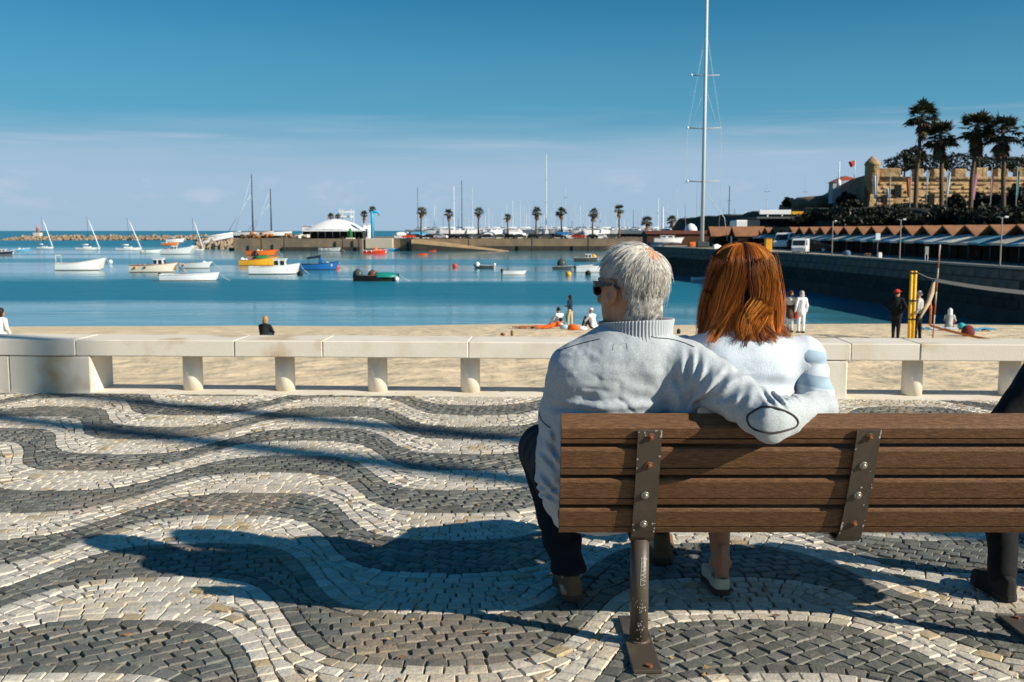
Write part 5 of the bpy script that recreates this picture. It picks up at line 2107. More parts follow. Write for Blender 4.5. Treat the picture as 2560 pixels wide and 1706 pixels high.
qpoly = [P2(700, fy), P2(905, fy - 1), P2(912, fy + 4), P2(1000, fy + 3), P2(1040, fy + 1), P2(1560, fy + 2), P2(2000, fy + 2), P2(2000, 420), (P2(585, fy)[0], 420), P2(585, fy + .5)]
s = Shape()
s.prism(qpoly, 'z', ZW - 1.2, ZQ)
s.link('quay_wall', quay_stone, far_quay)
s = Shape()
s.prism([P2(705, fy - .45), P2(900, fy - 1.4), P2(900, fy + .4), P2(705, fy + .4)], 'z', ZW - .5, ZW + 1.2)
s.prism([P2(1050, fy + .1), P2(1990, fy + .9), P2(1990, fy + 2.6), P2(1050, fy + 2.0)], 'z', ZW - .5, ZW + 1.5)
s.link('weed_line', quay_dark, far_quay)
s = Shape()
s.box((at(950, 600, fy + 4).x, fy + 3.4, ZW + 2.2), (8.5, 4, 3.2), bev=.2)
s.link('quay_ramp', plain('pale concrete', (.46, .41, .33)), far_quay)
# slipway sloping down along the quay
s = Shape()
a, b = P2(1030, fy - 2.5), P2(1268, fy - 2.5)
s.prism([(a[0], ZW - .4), (b[0] + 2, ZW - .4), (b[0], ZW + .15), (a[0] + 2, ZQ - .1), (a[0], ZQ - .1)], 'y', fy - 4.5, fy + 2.2)
s.link('slipway', [tan_ramp], far_quay)
s = Shape()
s.prism([(a[0] + .3, ZW - .6), (b[0] - 4, ZW - .6), (b[0] - 3, ZW + .10), (a[0] + .3, ZQ - 1.3)], 'y', fy - 4.9, fy - 4.52)
s.link('slipway_wall', quay_dark, far_quay)
for k, xs in enumerate((655, 712, 858, 898, 1020, 1172, 1330, 1470)):
    s = Shape()
    p = P2(xs, fy - 1.0)
    s.tube([(p[0], p[1] - 1, ZW - .5), (p[0], p[1] - 1, ZQ + .6)], .22, n=8)
    s.link('mooring_pile', quay_dark, far_quay)

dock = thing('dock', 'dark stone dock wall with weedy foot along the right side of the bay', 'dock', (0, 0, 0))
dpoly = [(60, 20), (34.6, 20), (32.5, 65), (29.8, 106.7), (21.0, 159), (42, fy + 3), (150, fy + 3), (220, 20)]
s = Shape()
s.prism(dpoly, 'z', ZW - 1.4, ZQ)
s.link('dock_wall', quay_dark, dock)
s = Shape()
inner = [(x + dx, y) for (x, y), dx in zip(dpoly, (0, .5, .5, .6, .6, .5, 0, 0))]
s.prism([(60, 20.2), (34.9, 20.2), (32.8, 65), (30.1, 106.9), (21.4, 159.2), (42.4, fy + 2.8), (149, fy + 2.8), (219, 20.2)], 'z', ZQ - .02, ZQ + .02)
s.link('dock_paving', quay_top, dock)
s = Shape()
for (x0, y0), (x1, y1) in ((dpoly[1], dpoly[2]), (dpoly[2], dpoly[3]), (dpoly[3], dpoly[4])):
    L = math.hypot(x1 - x0, y1 - y0)
    s.box(((x0 + x1) / 2 + .22, (y0 + y1) / 2, ZQ + .09), (.62, L - .02, .16), rz=math.atan2(y1 - y0, x1 - x0) - math.pi / 2, bev=.03)
s.link('edge_kerb', material('dock kerb', (.36, .31, .24), rough=.9, var=.2, scale=.8), dock)
# big squared blocks of the wall
blk = Shape()
blk.box((0, 0, 0), (.10, 1.58, .60), bev=.035)
bme = blk.mesh('stone_block')
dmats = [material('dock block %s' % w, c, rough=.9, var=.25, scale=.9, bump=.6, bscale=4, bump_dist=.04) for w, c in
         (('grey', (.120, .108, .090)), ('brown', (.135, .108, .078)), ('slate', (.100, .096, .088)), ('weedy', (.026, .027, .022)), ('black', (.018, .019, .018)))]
bmes = []
for m_ in dmats:
    c = bme.copy()
    c.materials.append(m_)
    bmes.append(c)
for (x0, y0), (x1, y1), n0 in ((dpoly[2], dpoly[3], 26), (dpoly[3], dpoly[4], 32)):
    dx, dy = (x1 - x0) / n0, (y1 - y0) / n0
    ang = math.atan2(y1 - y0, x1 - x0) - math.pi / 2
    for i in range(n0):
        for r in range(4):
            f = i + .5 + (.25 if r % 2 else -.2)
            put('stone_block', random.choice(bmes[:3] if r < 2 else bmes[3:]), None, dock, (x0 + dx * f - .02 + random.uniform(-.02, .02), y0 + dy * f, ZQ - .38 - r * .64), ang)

# breakwater of boulders with a beacon
rock = material('breakwater rock', (.30, .235, .165), rough=.95, var=.35, scale=.6, bump=.6, bscale=3, bump_dist=.1, second=(.16, .11, .07), mixlo=.5, mixhi=.75)
bw = thing('breakwater', 'long low breakwater of piled brown boulders under the horizon', 'breakwater', (0, 0, 0))
wy = on_plane(300, 601, ZW).y
core = Shape()
xa, xb = P2(40, wy + 8)[0], P2(640, wy + 8)[0]
core.prism([(wy - 3, ZW - 1), (wy + 3, ZW + 1.6), (wy + 12, ZW + 1.6), (wy + 20, ZW - 1)], 'x', xa, xb)
core.link('rock_core', rock, bw)
rocks = Shape()
rr = random.Random(3)
for i in range(900):
    x = rr.uniform(xa - 6, xb)
    t = rr.random()
    y = wy - 5 + t * 12
    z = ZW + .1 + max(0, (t - .05)) * 2.7 + rr.uniform(-.2, .35)
    if x < xa + 8:
        z -= (xa + 8 - x) * .16
    r_ = rr.uniform(.7, 1.6)
    v = [Vector((rr.uniform(-1, 1), rr.uniform(-1, 1), rr.uniform(-1, 1))).normalized() for _ in range(6)]
    base = [Vector(q) for q in ((1, 0, 0), (-1, 0, 0), (0, 1, 0), (0, -1, 0), (0, 0, 1), (0, 0, -1))]
    pts = [(q + w * .45) * r_ * rr.uniform(.7, 1.05) for q, w in zip(base, v)]
    rocks.add([Vector((x, y, z)) + Vector((q.x * 1.2, q.y, q.z * .75)) for q in pts],
              [(0, 2, 4), (2, 1, 4), (1, 3, 4), (3, 0, 4), (2, 0, 5), (1, 2, 5), (3, 1, 5), (0, 3, 5)])
for i in range(150):
    p = at(rr.uniform(490, 592), 600, fy + rr.uniform(34, 52))
    r_ = rr.uniform(.8, 1.7)
    base = [Vector(q) for q in ((1, 0, 0), (-1, 0, 0), (0, 1, 0), (0, -1, 0), (0, 0, 1), (0, 0, -1))]
    zc_ = ZW + rr.uniform(-.2, 1.0) + max(0, (p.y - fy - 34) * .10)
    rocks.add([Vector((p.x, p.y, zc_)) + (q + Vector((rr.gauss(0, 1), rr.gauss(0, 1), rr.gauss(0, 1))).normalized() * .45) * r_ for q in base],
              [(0, 2, 4), (2, 1, 4), (1, 3, 4), (3, 0, 4), (2, 0, 5), (1, 2, 5), (3, 1, 5), (0, 3, 5)])
tag(rocks.link('boulders', rock, bw), kind='stuff')
lp = at(95, 590, wy + 6)
lh = thing('beacon', 'small beacon with pale base and reddish tower at the tip of the breakwater', 'beacon', (lp.x, wy + 6, ZW + 1.6))
s = Shape()
s.box((0, 0, 1.6), (4.6, 4.6, 3.2), bev=.15, taper=.8)
s.link('base', plain('pale render', (.58, .52, .46)), lh)
s = Shape()
s.lathe([(1.0, 3.2), (.9, 6.0), (1.05, 6.1), (1.05, 6.4), (.55, 6.5), (.5, 7.6), (.2, 8.2), (.05, 8.6)], n=12)
s.link('tower', plain('faded red paint', (.48, .20, .15)), lh)

# ------------------------------------------------------------------ boats
PAINT = dict(white=(.76, .77, .78), cream=(.66, .60, .50), grey=(.36, .38, .39), navy=(.012, .030, .060), blue=(.015, .125, .36), sky=(.07, .34, .55), teal=(.01, .20, .17),
             green=(.03, .22, .07), red=(.60, .05, .02), orange=(.68, .16, .02), yellow=(.72, .36, .03), amber=(.36, .14, .03), black=(.012, .013, .014), brown=(.12, .06, .03),
             wood=(.30, .16, .07), pale=(.56, .60, .62), dkgrey=(.06, .07, .075))


def paint(n):
    return plain('boat ' + n, PAINT[n], rough=.40, bump=.1)


glass = material('dark glass', (.015, .022, .028), rough=.08, var=.1, spec=.6)
alu = plain('alloy', (.52, .53, .54), rough=.35, bump=0)


def hull_parts(par, L, B, D, rise, hullc, topc, inc, footc, rake=.10, draft=.35, stern_full=.85, deck=False):
    n = 13
    st = []
    for i in range(n):
        t = i / (n - 1)
        b = B / 2 * (1 - max(0, (t - .42) / .58) ** 2.3 * .985) * (stern_full + (1 - stern_full) * min(1, t / .35))
        z = D * (1 + rise * t ** 2.4 + .10 * (1 - t) ** 2)
        x = L * (t - .5)
        ex = rake * L * max(0, (t - .5) / .5) ** 2
        st.append((x, b, z, ex, t))
    out, foot, gun, inn = Shape(), Shape(), Shape(), Shape()
    rows = []
    for x, b, z, ex, t in st:
        dr = draft * (1 - .6 * t ** 3)
        k = .10 * D + .02
        rows.append([(x - .0, 0, -dr), (x, b * .62, -dr * .55), (x, b * .86, 0.0), (x + ex * .12, b * .90, k), (x + ex * .5, b * .97, z * .55), (x + ex, b, z)])
    for sgn in (1, -1):
        P_ = [[(x, sgn * y, z) for x, y, z in r] for r in rows]
        for i in range(n - 1):
            for k in range(5):
                q = [P_[i][k], P_[i + 1][k], P_[i + 1][k + 1], P_[i][k + 1]]
                (foot if k < 3 else out).quad(*(q if sgn > 0 else q[::-1]))
        out.add([P_[0][k] for k in range(3, 6)] + [(rows[0][5][0], 0, rows[0][5][2]), (rows[0][3][0], 0, rows[0][3][2])], [(0, 1, 2, 3, 4)])
        foot.add([P_[0][k] for k in range(4)] + [(rows[0][3][0], 0, rows[0][3][2])], [(0, 1, 2, 3, 4)])
    w = .05 + .02 * B
    dz = .02
    for i in range(n - 1):
        for sgn in (1, -1):
            (x0, b0, z0, e0, t0), (x1, b1, z1, e1, t1) = st[i], st[i + 1]
            o0, o1 = (x0 + e0, sgn * (b0 + .035), z0), (x1 + e1, sgn * (b1 + .035), z1)
            i0, i1 = (x0 + e0, sgn * max(.0, b0 - w), z0), (x1 + e1, sgn * max(.0, b1 - w), z1)
            up = lambda p: (p[0], p[1], p[2] + dz)
            dn = lambda p: (p[0], p[1], p[2] - .07)
            gun.quad(up(o0), up(o1), up(i1), up(i0))
            gun.quad(dn(o0), dn(o1), up(o1), up(o0))
            fl0, fl1 = (D * .30 if not deck else z0 - .02), (D * .30 if not deck else z1 - .02)
            f0, f1 = (x0 + e0 * .5, sgn * max(0, b0 - w) * .92, fl0), (x1 + e1 * .5, sgn * max(0, b1 - w) * .92, fl1)
            inn.quad(up(i0), up(i1), f1, f0)
            inn.quad(f0, f1, (f1[0], 0, fl1), (f0[0], 0, fl0))
    (x0, b0, z0, e0, t0) = st[0]
    gun.box((x0, 0, z0 - .02), (.07, b0 * 2 + .05, .09))
    out.link('hull', paint(hullc), par)
    foot.link('waterline_band', paint(footc), par)
    gun.link('gunwale', paint(topc), par)
    inn.link('deck' if deck else 'cockpit', paint(inc), par, fix=False)
    return st


def cabin(par, x, L, W, z, H, c, roofc=None, win=True, rake=.25):
    s = Shape()
    s.prism([(x - L / 2, z), (x + L / 2 + rake * H * .9, z), (x + L / 2 - rake * H * .2, z + H), (x - L / 2 + .04, z + H)], 'y', -W / 2, W / 2)
    cb = s.link('cabin', paint(c), par)
    r_ = Shape()
    r_.box((x - .03, 0, z + H + .04), (L + .30, W + .16, .075), bev=.03)
    r_.link('cabin_roof', paint(roofc or c), cb)
    if win:
        for sg in (1, -1):
            for k in (-.28, .20):
                g = Shape()
                g.box((x + k * L, sg * (W / 2 + .006), z + H * .66), (L * .34, .02, H * .40))
                g.link('window', glass, cb)
        g = Shape()
        xx = x + L / 2 + rake * H * .25
        for sg in (1, -1):
            g.box((xx + .02, sg * W * .235, z + H * .66), (.03, W * .40, H * .42), ry=-math.atan(rake * 1.1))
        g.link('windscreen', glass, cb)


def outboard(par, x, z, c='dkgrey', s=1.0, y=0):
    o = Shape()
    o.lathe([(.05, 0), (.15, .03), (.17, .18), (.15, .34), (.08, .42), (.02, .44)], (x - .16 * s, y, z + .15), n=10, sx=1.25)
    o.box((x - .17 * s, y, z - .20), (.14, .10, .75), bev=.03)
    o.link('outboard', paint(c), par)


def tarp(par, x0, x1, W, z, H, c):
    s = Shape()
    n, k = 9, 9
    vs, fs = [], []
    for i in range(n):
        t = i / (n - 1)
        x = x0 + (x1 - x0) * t
        w = W / 2 * (1 - max(0, (t - .5) / .5) ** 2 * .9)
        for j in range(k):
            a = math.pi * j / (k - 1)
            vs.append((x, w * math.cos(a), z + H * (1 - .35 * t) * math.sin(a) ** .7 * (.86 + .14 * math.sin(7 * t + j))))
    for i in range(n - 1):
        for j in range(k - 1):
            fs.append((i * k + j, (i + 1) * k + j, (i + 1) * k + j + 1, i * k + j + 1))
    fs += [tuple(range(k)), tuple((n - 1) * k + j for j in range(k))]
    s.add(vs, fs, True)
    s.link('tarpaulin', paint(c), par)


def ball(par, name, p, r, c):
    s = Shape()
    s.lathe([(r * math.sin(a), -r * math.cos(a)) for a in [math.pi * (i + .02) / 8.04 for i in range(9)]], p, n=10)
    return s.link(name, paint(c), par)


def boat_at(label, cat, xs, ys, Lpx, rz, group='small boats moored in the bay', name='moored_boat'):
    p = on_plane(xs, ys, ZW)
    r = sight(xs, ys)
    L = Lpx / 2560 * (p.y / r[1]) * .95 / max(.5, abs(math.cos(rz)))
    return thing(name, label, cat, p, rz, group), L


PI = math.pi


def simple_boat(label, xs, ys, Lpx, rz, hullc, topc='wood', inc='pale', foot='brown', rise=.5, D=None, cab=None, ob=None, extra=None, rake=.10, B=None):
    t, L = boat_at(label, 'boat', xs, ys, Lpx, rz)
    L *= .93
    B = B or .30 * L
    D = D or .155 * L
    st = hull_parts(t, L, B, D, rise, hullc, topc, inc, foot, rake=rake, draft=.05 * L)
    for f in (-.15, .12):
        th = Shape()
        th.box((L * f, 0, D * .70), (.25, B * .86, .05))
        th.link('thwart', paint(inc), t)
    if cab:
        cabin(t, cab[0] * L, cab[1] * L, B * .62, D * .55, cab[2] * L, cab[3], cab[4] if len(cab) > 4 else None)
    if ob:
        outboard(t, -L / 2, D * .55, ob, 1)
    if L > 3.5:
        rp_ = Shape()
        bow = Vector((L * .5 + rake * L * .95, 0, D * (1 + rise) - .05))
        rp_.tube([bow, bow + Vector((.5, 0, -bow.z * .55)), bow + Vector((1.5, 0, -bow.z - .1))], .022, n=4)
        rp_.link('mooring_rope', paint('cream'), t)
        an_ = Shape()
        h_ = (xs * 37 % 11) / 11
        an_.tube([(-.1 * L, .1 * B, D * .3), (-.1 * L, .1 * B, D * (1.8 + 1.2 * h_))], .02, n=4)
        an_.tube([(-.30 * L, -.48 * B, D), (.05 * L, -.50 * B, D * 1.25)], .028, n=4)
        an_.link('pole_and_oar', paint('wood'), t)
    if extra:
        extra(t, L, B, D)
    return t


def fend(*cs):
    def f(t, L, B, D):
        for i, c in enumerate(cs):
            ball(t, 'fender', (L * (-.35 + .22 * i), -B * .50, D * .75), .18, c)
    return f


def mix_(*fs):
    def f(t, L, B, D):
        for g_ in fs:
            g_(t, L, B, D)
    return f


def hoop(c='cream'):
    def f(t, L, B, D):
        s = Shape()
        s.tube([(-L * .47, -B * .4, D), (-L * .48, -B * .38, D * 2.3), (-L * .44, B * .38, D * 2.3), (-L * .43, B * .4, D)], .05, n=6)
        s.link('stern_arch', paint(c), t)
    return f


def lumps(*cs):
    def f(t, L, B, D):
        for i, (x, c, r_) in enumerate(cs):
            s = Shape()
            s.lathe([(.3 * r_, 0), (.5 * r_, .2 * r_), (.45 * r_, .6 * r_), (.1 * r_, .9 * r_)], (x * L, (-1) ** i * .1 * B, D * .55), n=9, sy=.8)
            s.link('gear_heap', paint(c), t)
    return f


simple_boat('white open boat with high raised bow and dark gear amidships', 196, 676, 118, rad(4), 'white', 'cream', 'cream', 'brown', rise=.95, rake=.16, ob=None,
            extra=mix_(hoop('cream'), lumps((-.05, 'dkgrey', .8), (-.22, 'white', .6)), lambda t, L, B, D: outboard(t, -L / 2, D * .6, 'pale')))
simple_boat('cream fishing boat with white wheelhouse forward and orange buoys along its side', 381, 681, 120, rad(3), 'cream', 'wood', 'wood', 'brown', rise=.55, cab=(.16, .24, .24, 'white'),
            extra=mix_(fend('orange', 'brown'), lumps((-.3, 'wood', .8), (-.16, 'cream', .7))))
simple_boat('plain white longboat with outboard at its stern, nearest boat on the left', 471, 702, 152, rad(3), 'white', 'white', 'pale', 'brown', rise=.42, D=.72, rake=.07, ob='black')
simple_boat('white and grey open boat with small windscreen behind the plain longboat', 488, 671, 82, rad(2), 'pale', 'white', 'dkgrey', 'brown', rise=.5, extra=mix_(fend('orange'), lumps((.3, 'white', .9))), ob='dkgrey')
simple_boat('grey motor boat with tall flared bow and dark stern', 441, 636, 82, rad(6), 'pale', 'white', 'grey', 'black', rise=.85, rake=.18, cab=(-.05, .18, .20, 'white'), extra=lumps((-.36, 'dkgrey', 1.0), (-.25, 'orange', 1.0)))
simple_boat('orange and white boat behind the grey motor boat', 424, 614, 44, rad(3), 'orange', 'white', 'pale', 'brown', rise=.5, extra=lumps((-.2, 'white', 1.0), (.1, 'cream', .9)))
simple_boat('white boat with small wheelhouse just under the breakwater', 437, 606, 46, rad(2), 'white', 'white', 'pale', 'brown', rise=.6, cab=(-.1, .2, .24, 'white'))
simple_boat('white cabin boat between the yellow boat and the blue boat', 682, 686, 128, rad(3), 'white', 'white', 'cream', 'black', rise=.55, cab=(.17, .27, .25, 'white'), extra=lumps((-.1, 'dkgrey', .7), (-.3, 'cream', .6)))


def blue_extra(t, L, B, D):
    s = Shape()
    s.prism([(-.28 * L, 1.65), (.10 * L, 1.95), (.09 * L, 2.35), (-.02 * L, 2.2), (-.27 * L, 2.05)], 'y', -B * .42, B * .42)
    s.link('canopy', paint('navy'), t)
    s = Shape()
    for x in (-.25, .06):
        for y in (-1, 1):
            s.tube([(x * L, y * B * .38, D * .7), (x * L, y * B * .38, 2.0)], .035, n=5)
    s.tube([(-.17 * L, 0, 2.1), (-.17 * L, 0, 4.3)], .03, n=5)
    s.link('canopy_posts', paint('navy'), t)
    s = Shape()
    s.prism([(.02 * L, D * .5), (.20 * L, D * .5), (.10 * L, 2.0), (.05 * L, 2.0)], 'y', -B * .3, B * .3)
    s.link('wheelhouse', paint('blue'), t)
    lumps((.28, 'cream', .9), (.38, 'grey', .7))(t, L, B, D)


simple_boat('bright blue fishing boat under a dark blue canopy', 794, 675, 100, rad(3), 'blue', 'navy', 'blue', 'navy', rise=.55, extra=blue_extra)
simple_boat('black boat half covered by a green tarpaulin', 938, 703, 122, rad(2), 'black', 'black', 'dkgrey', 'black', rise=.40, D=.62, rake=.06,
            extra=mix_(lambda t, L, B, D: tarp(t, .02 * L, .52 * L, B * 1.04, D * .8, .75, 'teal'), lumps((-.40, 'dkgrey', 1.3), (-.06, 'brown', 1.2)),
                       lambda t, L, B, D: ball(t, 'fender', (.50 * L, -.2 * B, .25), .30, 'white')))
simple_boat('yellow and amber boat with raised yellow bow', 642, 664, 96, rad(4), 'yellow', 'amber', 'amber', 'amber', rise=.75, rake=.14, extra=lumps((-.42, 'white', 1.0), (-.3, 'white', .8), (-.05, 'black', 1.2)))
simple_boat('small green boat behind the yellow one', 650, 647, 40, rad(8), 'green', 'green', 'green', 'black', rise=.6, extra=lumps((-.35, 'black', 1.6)))
simple_boat('orange-red boat with white gear behind the small green boat', 652, 639, 78, rad(2), 'orange', 'red', 'red', 'brown', rise=.45, extra=lumps((-.1, 'white', 1.0), (.05, 'white', .9)))
simple_boat('grey dinghy with white and orange floats at the left end of the far quay', 596, 627, 50, rad(0), 'dkgrey', 'grey', 'pale', 'black', rise=.3, extra=fend('white', 'orange', 'white'))
simple_boat('dark dinghy carrying an orange float below the quay', 718, 624, 44, rad(0), 'dkgrey', 'grey', 'dkgrey', 'black', rise=.3, extra=fend('white', 'orange', 'white'))
simple_boat('green-grey dinghy with three white floats below the tent', 822, 629, 56, rad(1), 'grey', 'grey', 'pale', 'black', rise=.35, extra=fend('white', 'white', 'white'))
simple_boat('red and white boat with orange gear heaped on it', 936, 635, 62, rad(2), 'red', 'white', 'pale', 'red', rise=.4, extra=mix_(fend('white', 'white'), lumps((.05, 'orange', 1.4), (.25, 'red', 1.1))))
simple_boat('small boat under a pale blue cover beside the red and white boat', 982, 628, 34, rad(0), 'sky', 'sky', 'sky', 'navy', rise=.3, extra=lambda t, L, B, D: tarp(t, -.45 * L, .5 * L, B, D * .8, .5, 'sky'))
simple_boat('low coral red raft near the quay', 1057, 638, 26, rad(0), 'orange', 'red', 'red', 'red', rise=.1)
simple_boat('small red dinghy close under the slipway', 1081, 629, 18, rad(0), 'red', 'red', 'red', 'red', rise=.5)
simple_boat('grey open boat with white outboard in mid harbour', 1211, 671, 52, PI + rad(4), 'dkgrey', 'grey', 'cream', 'black', rise=.35, ob='white', extra=lumps((.38, 'white', .9)))
simple_boat('small plain white boat right of the grey open one', 1284, 687, 60, rad(2), 'white', 'white', 'pale', 'wood', rise=.20, ob='black')
simple_boat('grey boat with dark heap near the man\'s head', 1404, 673, 52, rad(2), 'dkgrey', 'grey', 'dkgrey', 'black', rise=.3, extra=lumps((.0, 'dkgrey', 1.6)))
simple_boat('white open boat close left of the white-haired head', 1482, 681, 96, rad(3), 'white', 'white', 'white', 'grey', rise=.4, ob='dkgrey')
simple_boat('flat dark workboat with white box on deck', 1464, 654, 66, rad(1), 'dkgrey', 'grey', 'pale', 'black', rise=.2, cab=(.12, .28, .22, 'white', 'white'), extra=lumps((.35, 'yellow', 1.2)))
simple_boat('small white dinghy behind the white open boat', 1464, 669, 36, rad(0), 'white', 'white', 'pale', 'brown', rise=.3)
simple_boat('white boat with blue canopy moored under the dock wall', 1742, 688, 56, rad(4), 'white', 'sky', 'pale', 'navy', rise=.4, extra=lambda t, L, B, D: tarp(t, -.4 * L, .15 * L, B, D * .9, .6, 'navy'))
simple_boat('low white boat nearest the dock wall, between the two heads', 1752, 702, 52, rad(8), 'white', 'white', 'pale', 'black', rise=.5)
simple_boat('bright sky-blue boat near the left edge', 52, 630, 40, rad(10), 'sky', 'white', 'sky', 'amber', rise=.7, extra=lumps((-.1, 'white', .9), (.2, 'cream', .8)))
simple_boat('dark navy boat with white stern house cut by the left edge', 8, 637, 52, rad(4), 'navy', 'white', 'white', 'amber', rise=.5, cab=(-.02, .42, .20, 'white', 'white'))
simple_boat('green-striped white boat below the third sloop', 374, 633, 54, rad(2), 'white', 'green', 'pale', 'green', rise=.35, extra=fend('white', 'white'))

for xs, ys, c, lab in ((1210, 627, 'orange', 'orange mooring buoy close under the slipway'), (1137, 669, 'red', 'small faded red buoy in mid harbour'), (1421, 690, 'yellow', 'yellow mooring buoy left of the white-haired head'),
                       (276, 658, 'white', 'white mooring buoy off the raised bow'), (842, 672, 'red', 'pinkish buoy at the bow of the blue boat'), (750, 689, 'black', 'dark buoy right of the white cabin boat'),
                       (1470, 688, 'black', 'black buoy beside the white open boat')):
    b_ = thing('mooring_buoy', lab, 'buoy', on_plane(xs, ys, ZW), 0, 'mooring buoys')
    ball(b_, 'float', (0, 0, .22), .42, c)
    s = Shape()
    s.tube([(0, 0, .55), (0, 0, .78)], .05, n=6)
    s.link('ring_post', paint('dkgrey'), b_)


def sloop(label, xs, ys, Lpx, top_ys, mast_xs, rz=0.0, hullc='white', jib='pale'):
    t, L = boat_at(label, 'sailing boat', xs, ys, Lpx, rz, 'sloops moored off the breakwater', 'sailing_boat')
    B, D = .28 * L, .085 * L
    hull_parts(t, L, B, D, .35, hullc, 'white', 'white', 'navy', rake=.06, deck=True)
    cabin(t, -.02 * L, .30 * L, B * .5, D * .95, .055 * L, 'white', win=False)
    H = at(mast_xs, top_ys, t.location.y).z - ZW
    mx = (at(mast_xs, ys, t.location.y).x - t.location.x) * math.cos(rz)
    s = Shape()
    s.tube([(mx, 0, D), (mx - .015 * H, 0, H)], [.075, .055], n=7)
    s.link('mast', paint('dkgrey'), t)
    s = Shape()
    s.tube([(mx, 0, D + .9), (mx - .34 * L, 0, D + .95)], .06, n=6)
    s.tube([(mx - .05, 0, D + 1.08), (mx - .33 * L, 0, D + 1.08)], .14, n=8)
    s.link('boom', paint('white'), t)
    s = Shape()
    s.tube([(.48 * L, 0, D * 1.4), (mx + .25 * (.48 * L - mx), 0, D + (H - D) * .76), (mx - .012 * H, 0, H * .97)], [.24, .13, .03], n=7)
    s.link('furled_jib', paint('white'), t)
    s = Shape()
    s.tube([(mx - .014 * H, 0, H * .98), (-.5 * L, 0, D)], .012, n=4)
    s.link('backstay', paint('grey'), t)
    return t


sloop('first sloop from the left, with furled sail, below the beacon', 113, 622, 40, 543, 109)
sloop('white sloop with furled sail midway along the breakwater', 220, 625, 60, 543, 222)
sloop('white sloop with furled sail left of the grey motor boat', 322, 626, 64, 545, 323)
sloop('small sloop with furled sail right of the grey motor boat', 492, 627, 34, 546, 485)

# two tall-masted boats lying against the left end of the quay
for xs, yt, lab in ((633, 437, 'boat with the taller dark mast of the pair at the left quay end'), (679, 472, 'boat with the shorter dark mast of the pair at the left quay end')):
    b = at(xs, 596, fy + 12)
    t = thing('sailing_boat', lab, 'sailing boat', (b.x, fy + 12, ZQ + .8))
    H = at(xs, yt, fy + 12).z - ZQ - .8
    hull_parts(t, 12, 3.4, 1.2, .3, 'white', 'wood', 'white', 'navy', rake=.05, deck=True, draft=.7)
    s = Shape(); s.tube([(0, 0, 0), (0, 0, H)], [.28, .14], n=8); s.link('mast', paint('dkgrey'), t)
    s = Shape()
    s.box((0, 0, H * .62), (.12, 2.4, .12)); s.link('spreader', paint('grey'), t)
    s = Shape()
    for k in (1, .72):
        s.tube([(0, 0, H * k * .98), (-5.8 - (1 - k) * 8, 0, 1.0)], [.045, .09], n=5)
    s.link('white_stays', paint('pale'), t)
# ------------------------------------------------------------------ yachts laid up on the far quay: bare masts in a crowd
yl = 'white yacht laid up on the far quay among a crowd of bare masts'
def yacht_proto(L):
    t = thing('laid_up_yacht', yl, 'yacht', (0, 0, 0), 0, 'yachts laid up on the far quay')
    hull_parts(t, L, L * .29, 1.15, .3, 'white', 'white', 'white', 'navy', rake=.07, deck=True, draft=.9)
    cabin(t, -.02 * L, .36 * L, L * .15, 1.1, .55, 'white', win=True)
    s = Shape(); s.tube([(.06 * L, 0, 1.1), (.06 * L, 0, 2.1)], .10, n=6); s.tube([(.05 * L, 0, 2.1), (-.36 * L, 0, 2.15)], .16, n=7); s.link('boom', paint('pale'), t)
    s = Shape()
    for x in (-.25, .2):
        for y in (-1, 1):
            s.tube([(x * L, y * 1.0, .2), (x * L, y * 1.5, -1.3)], .07, n=5)
    s.link('cradle', paint('brown'), t)
    return t


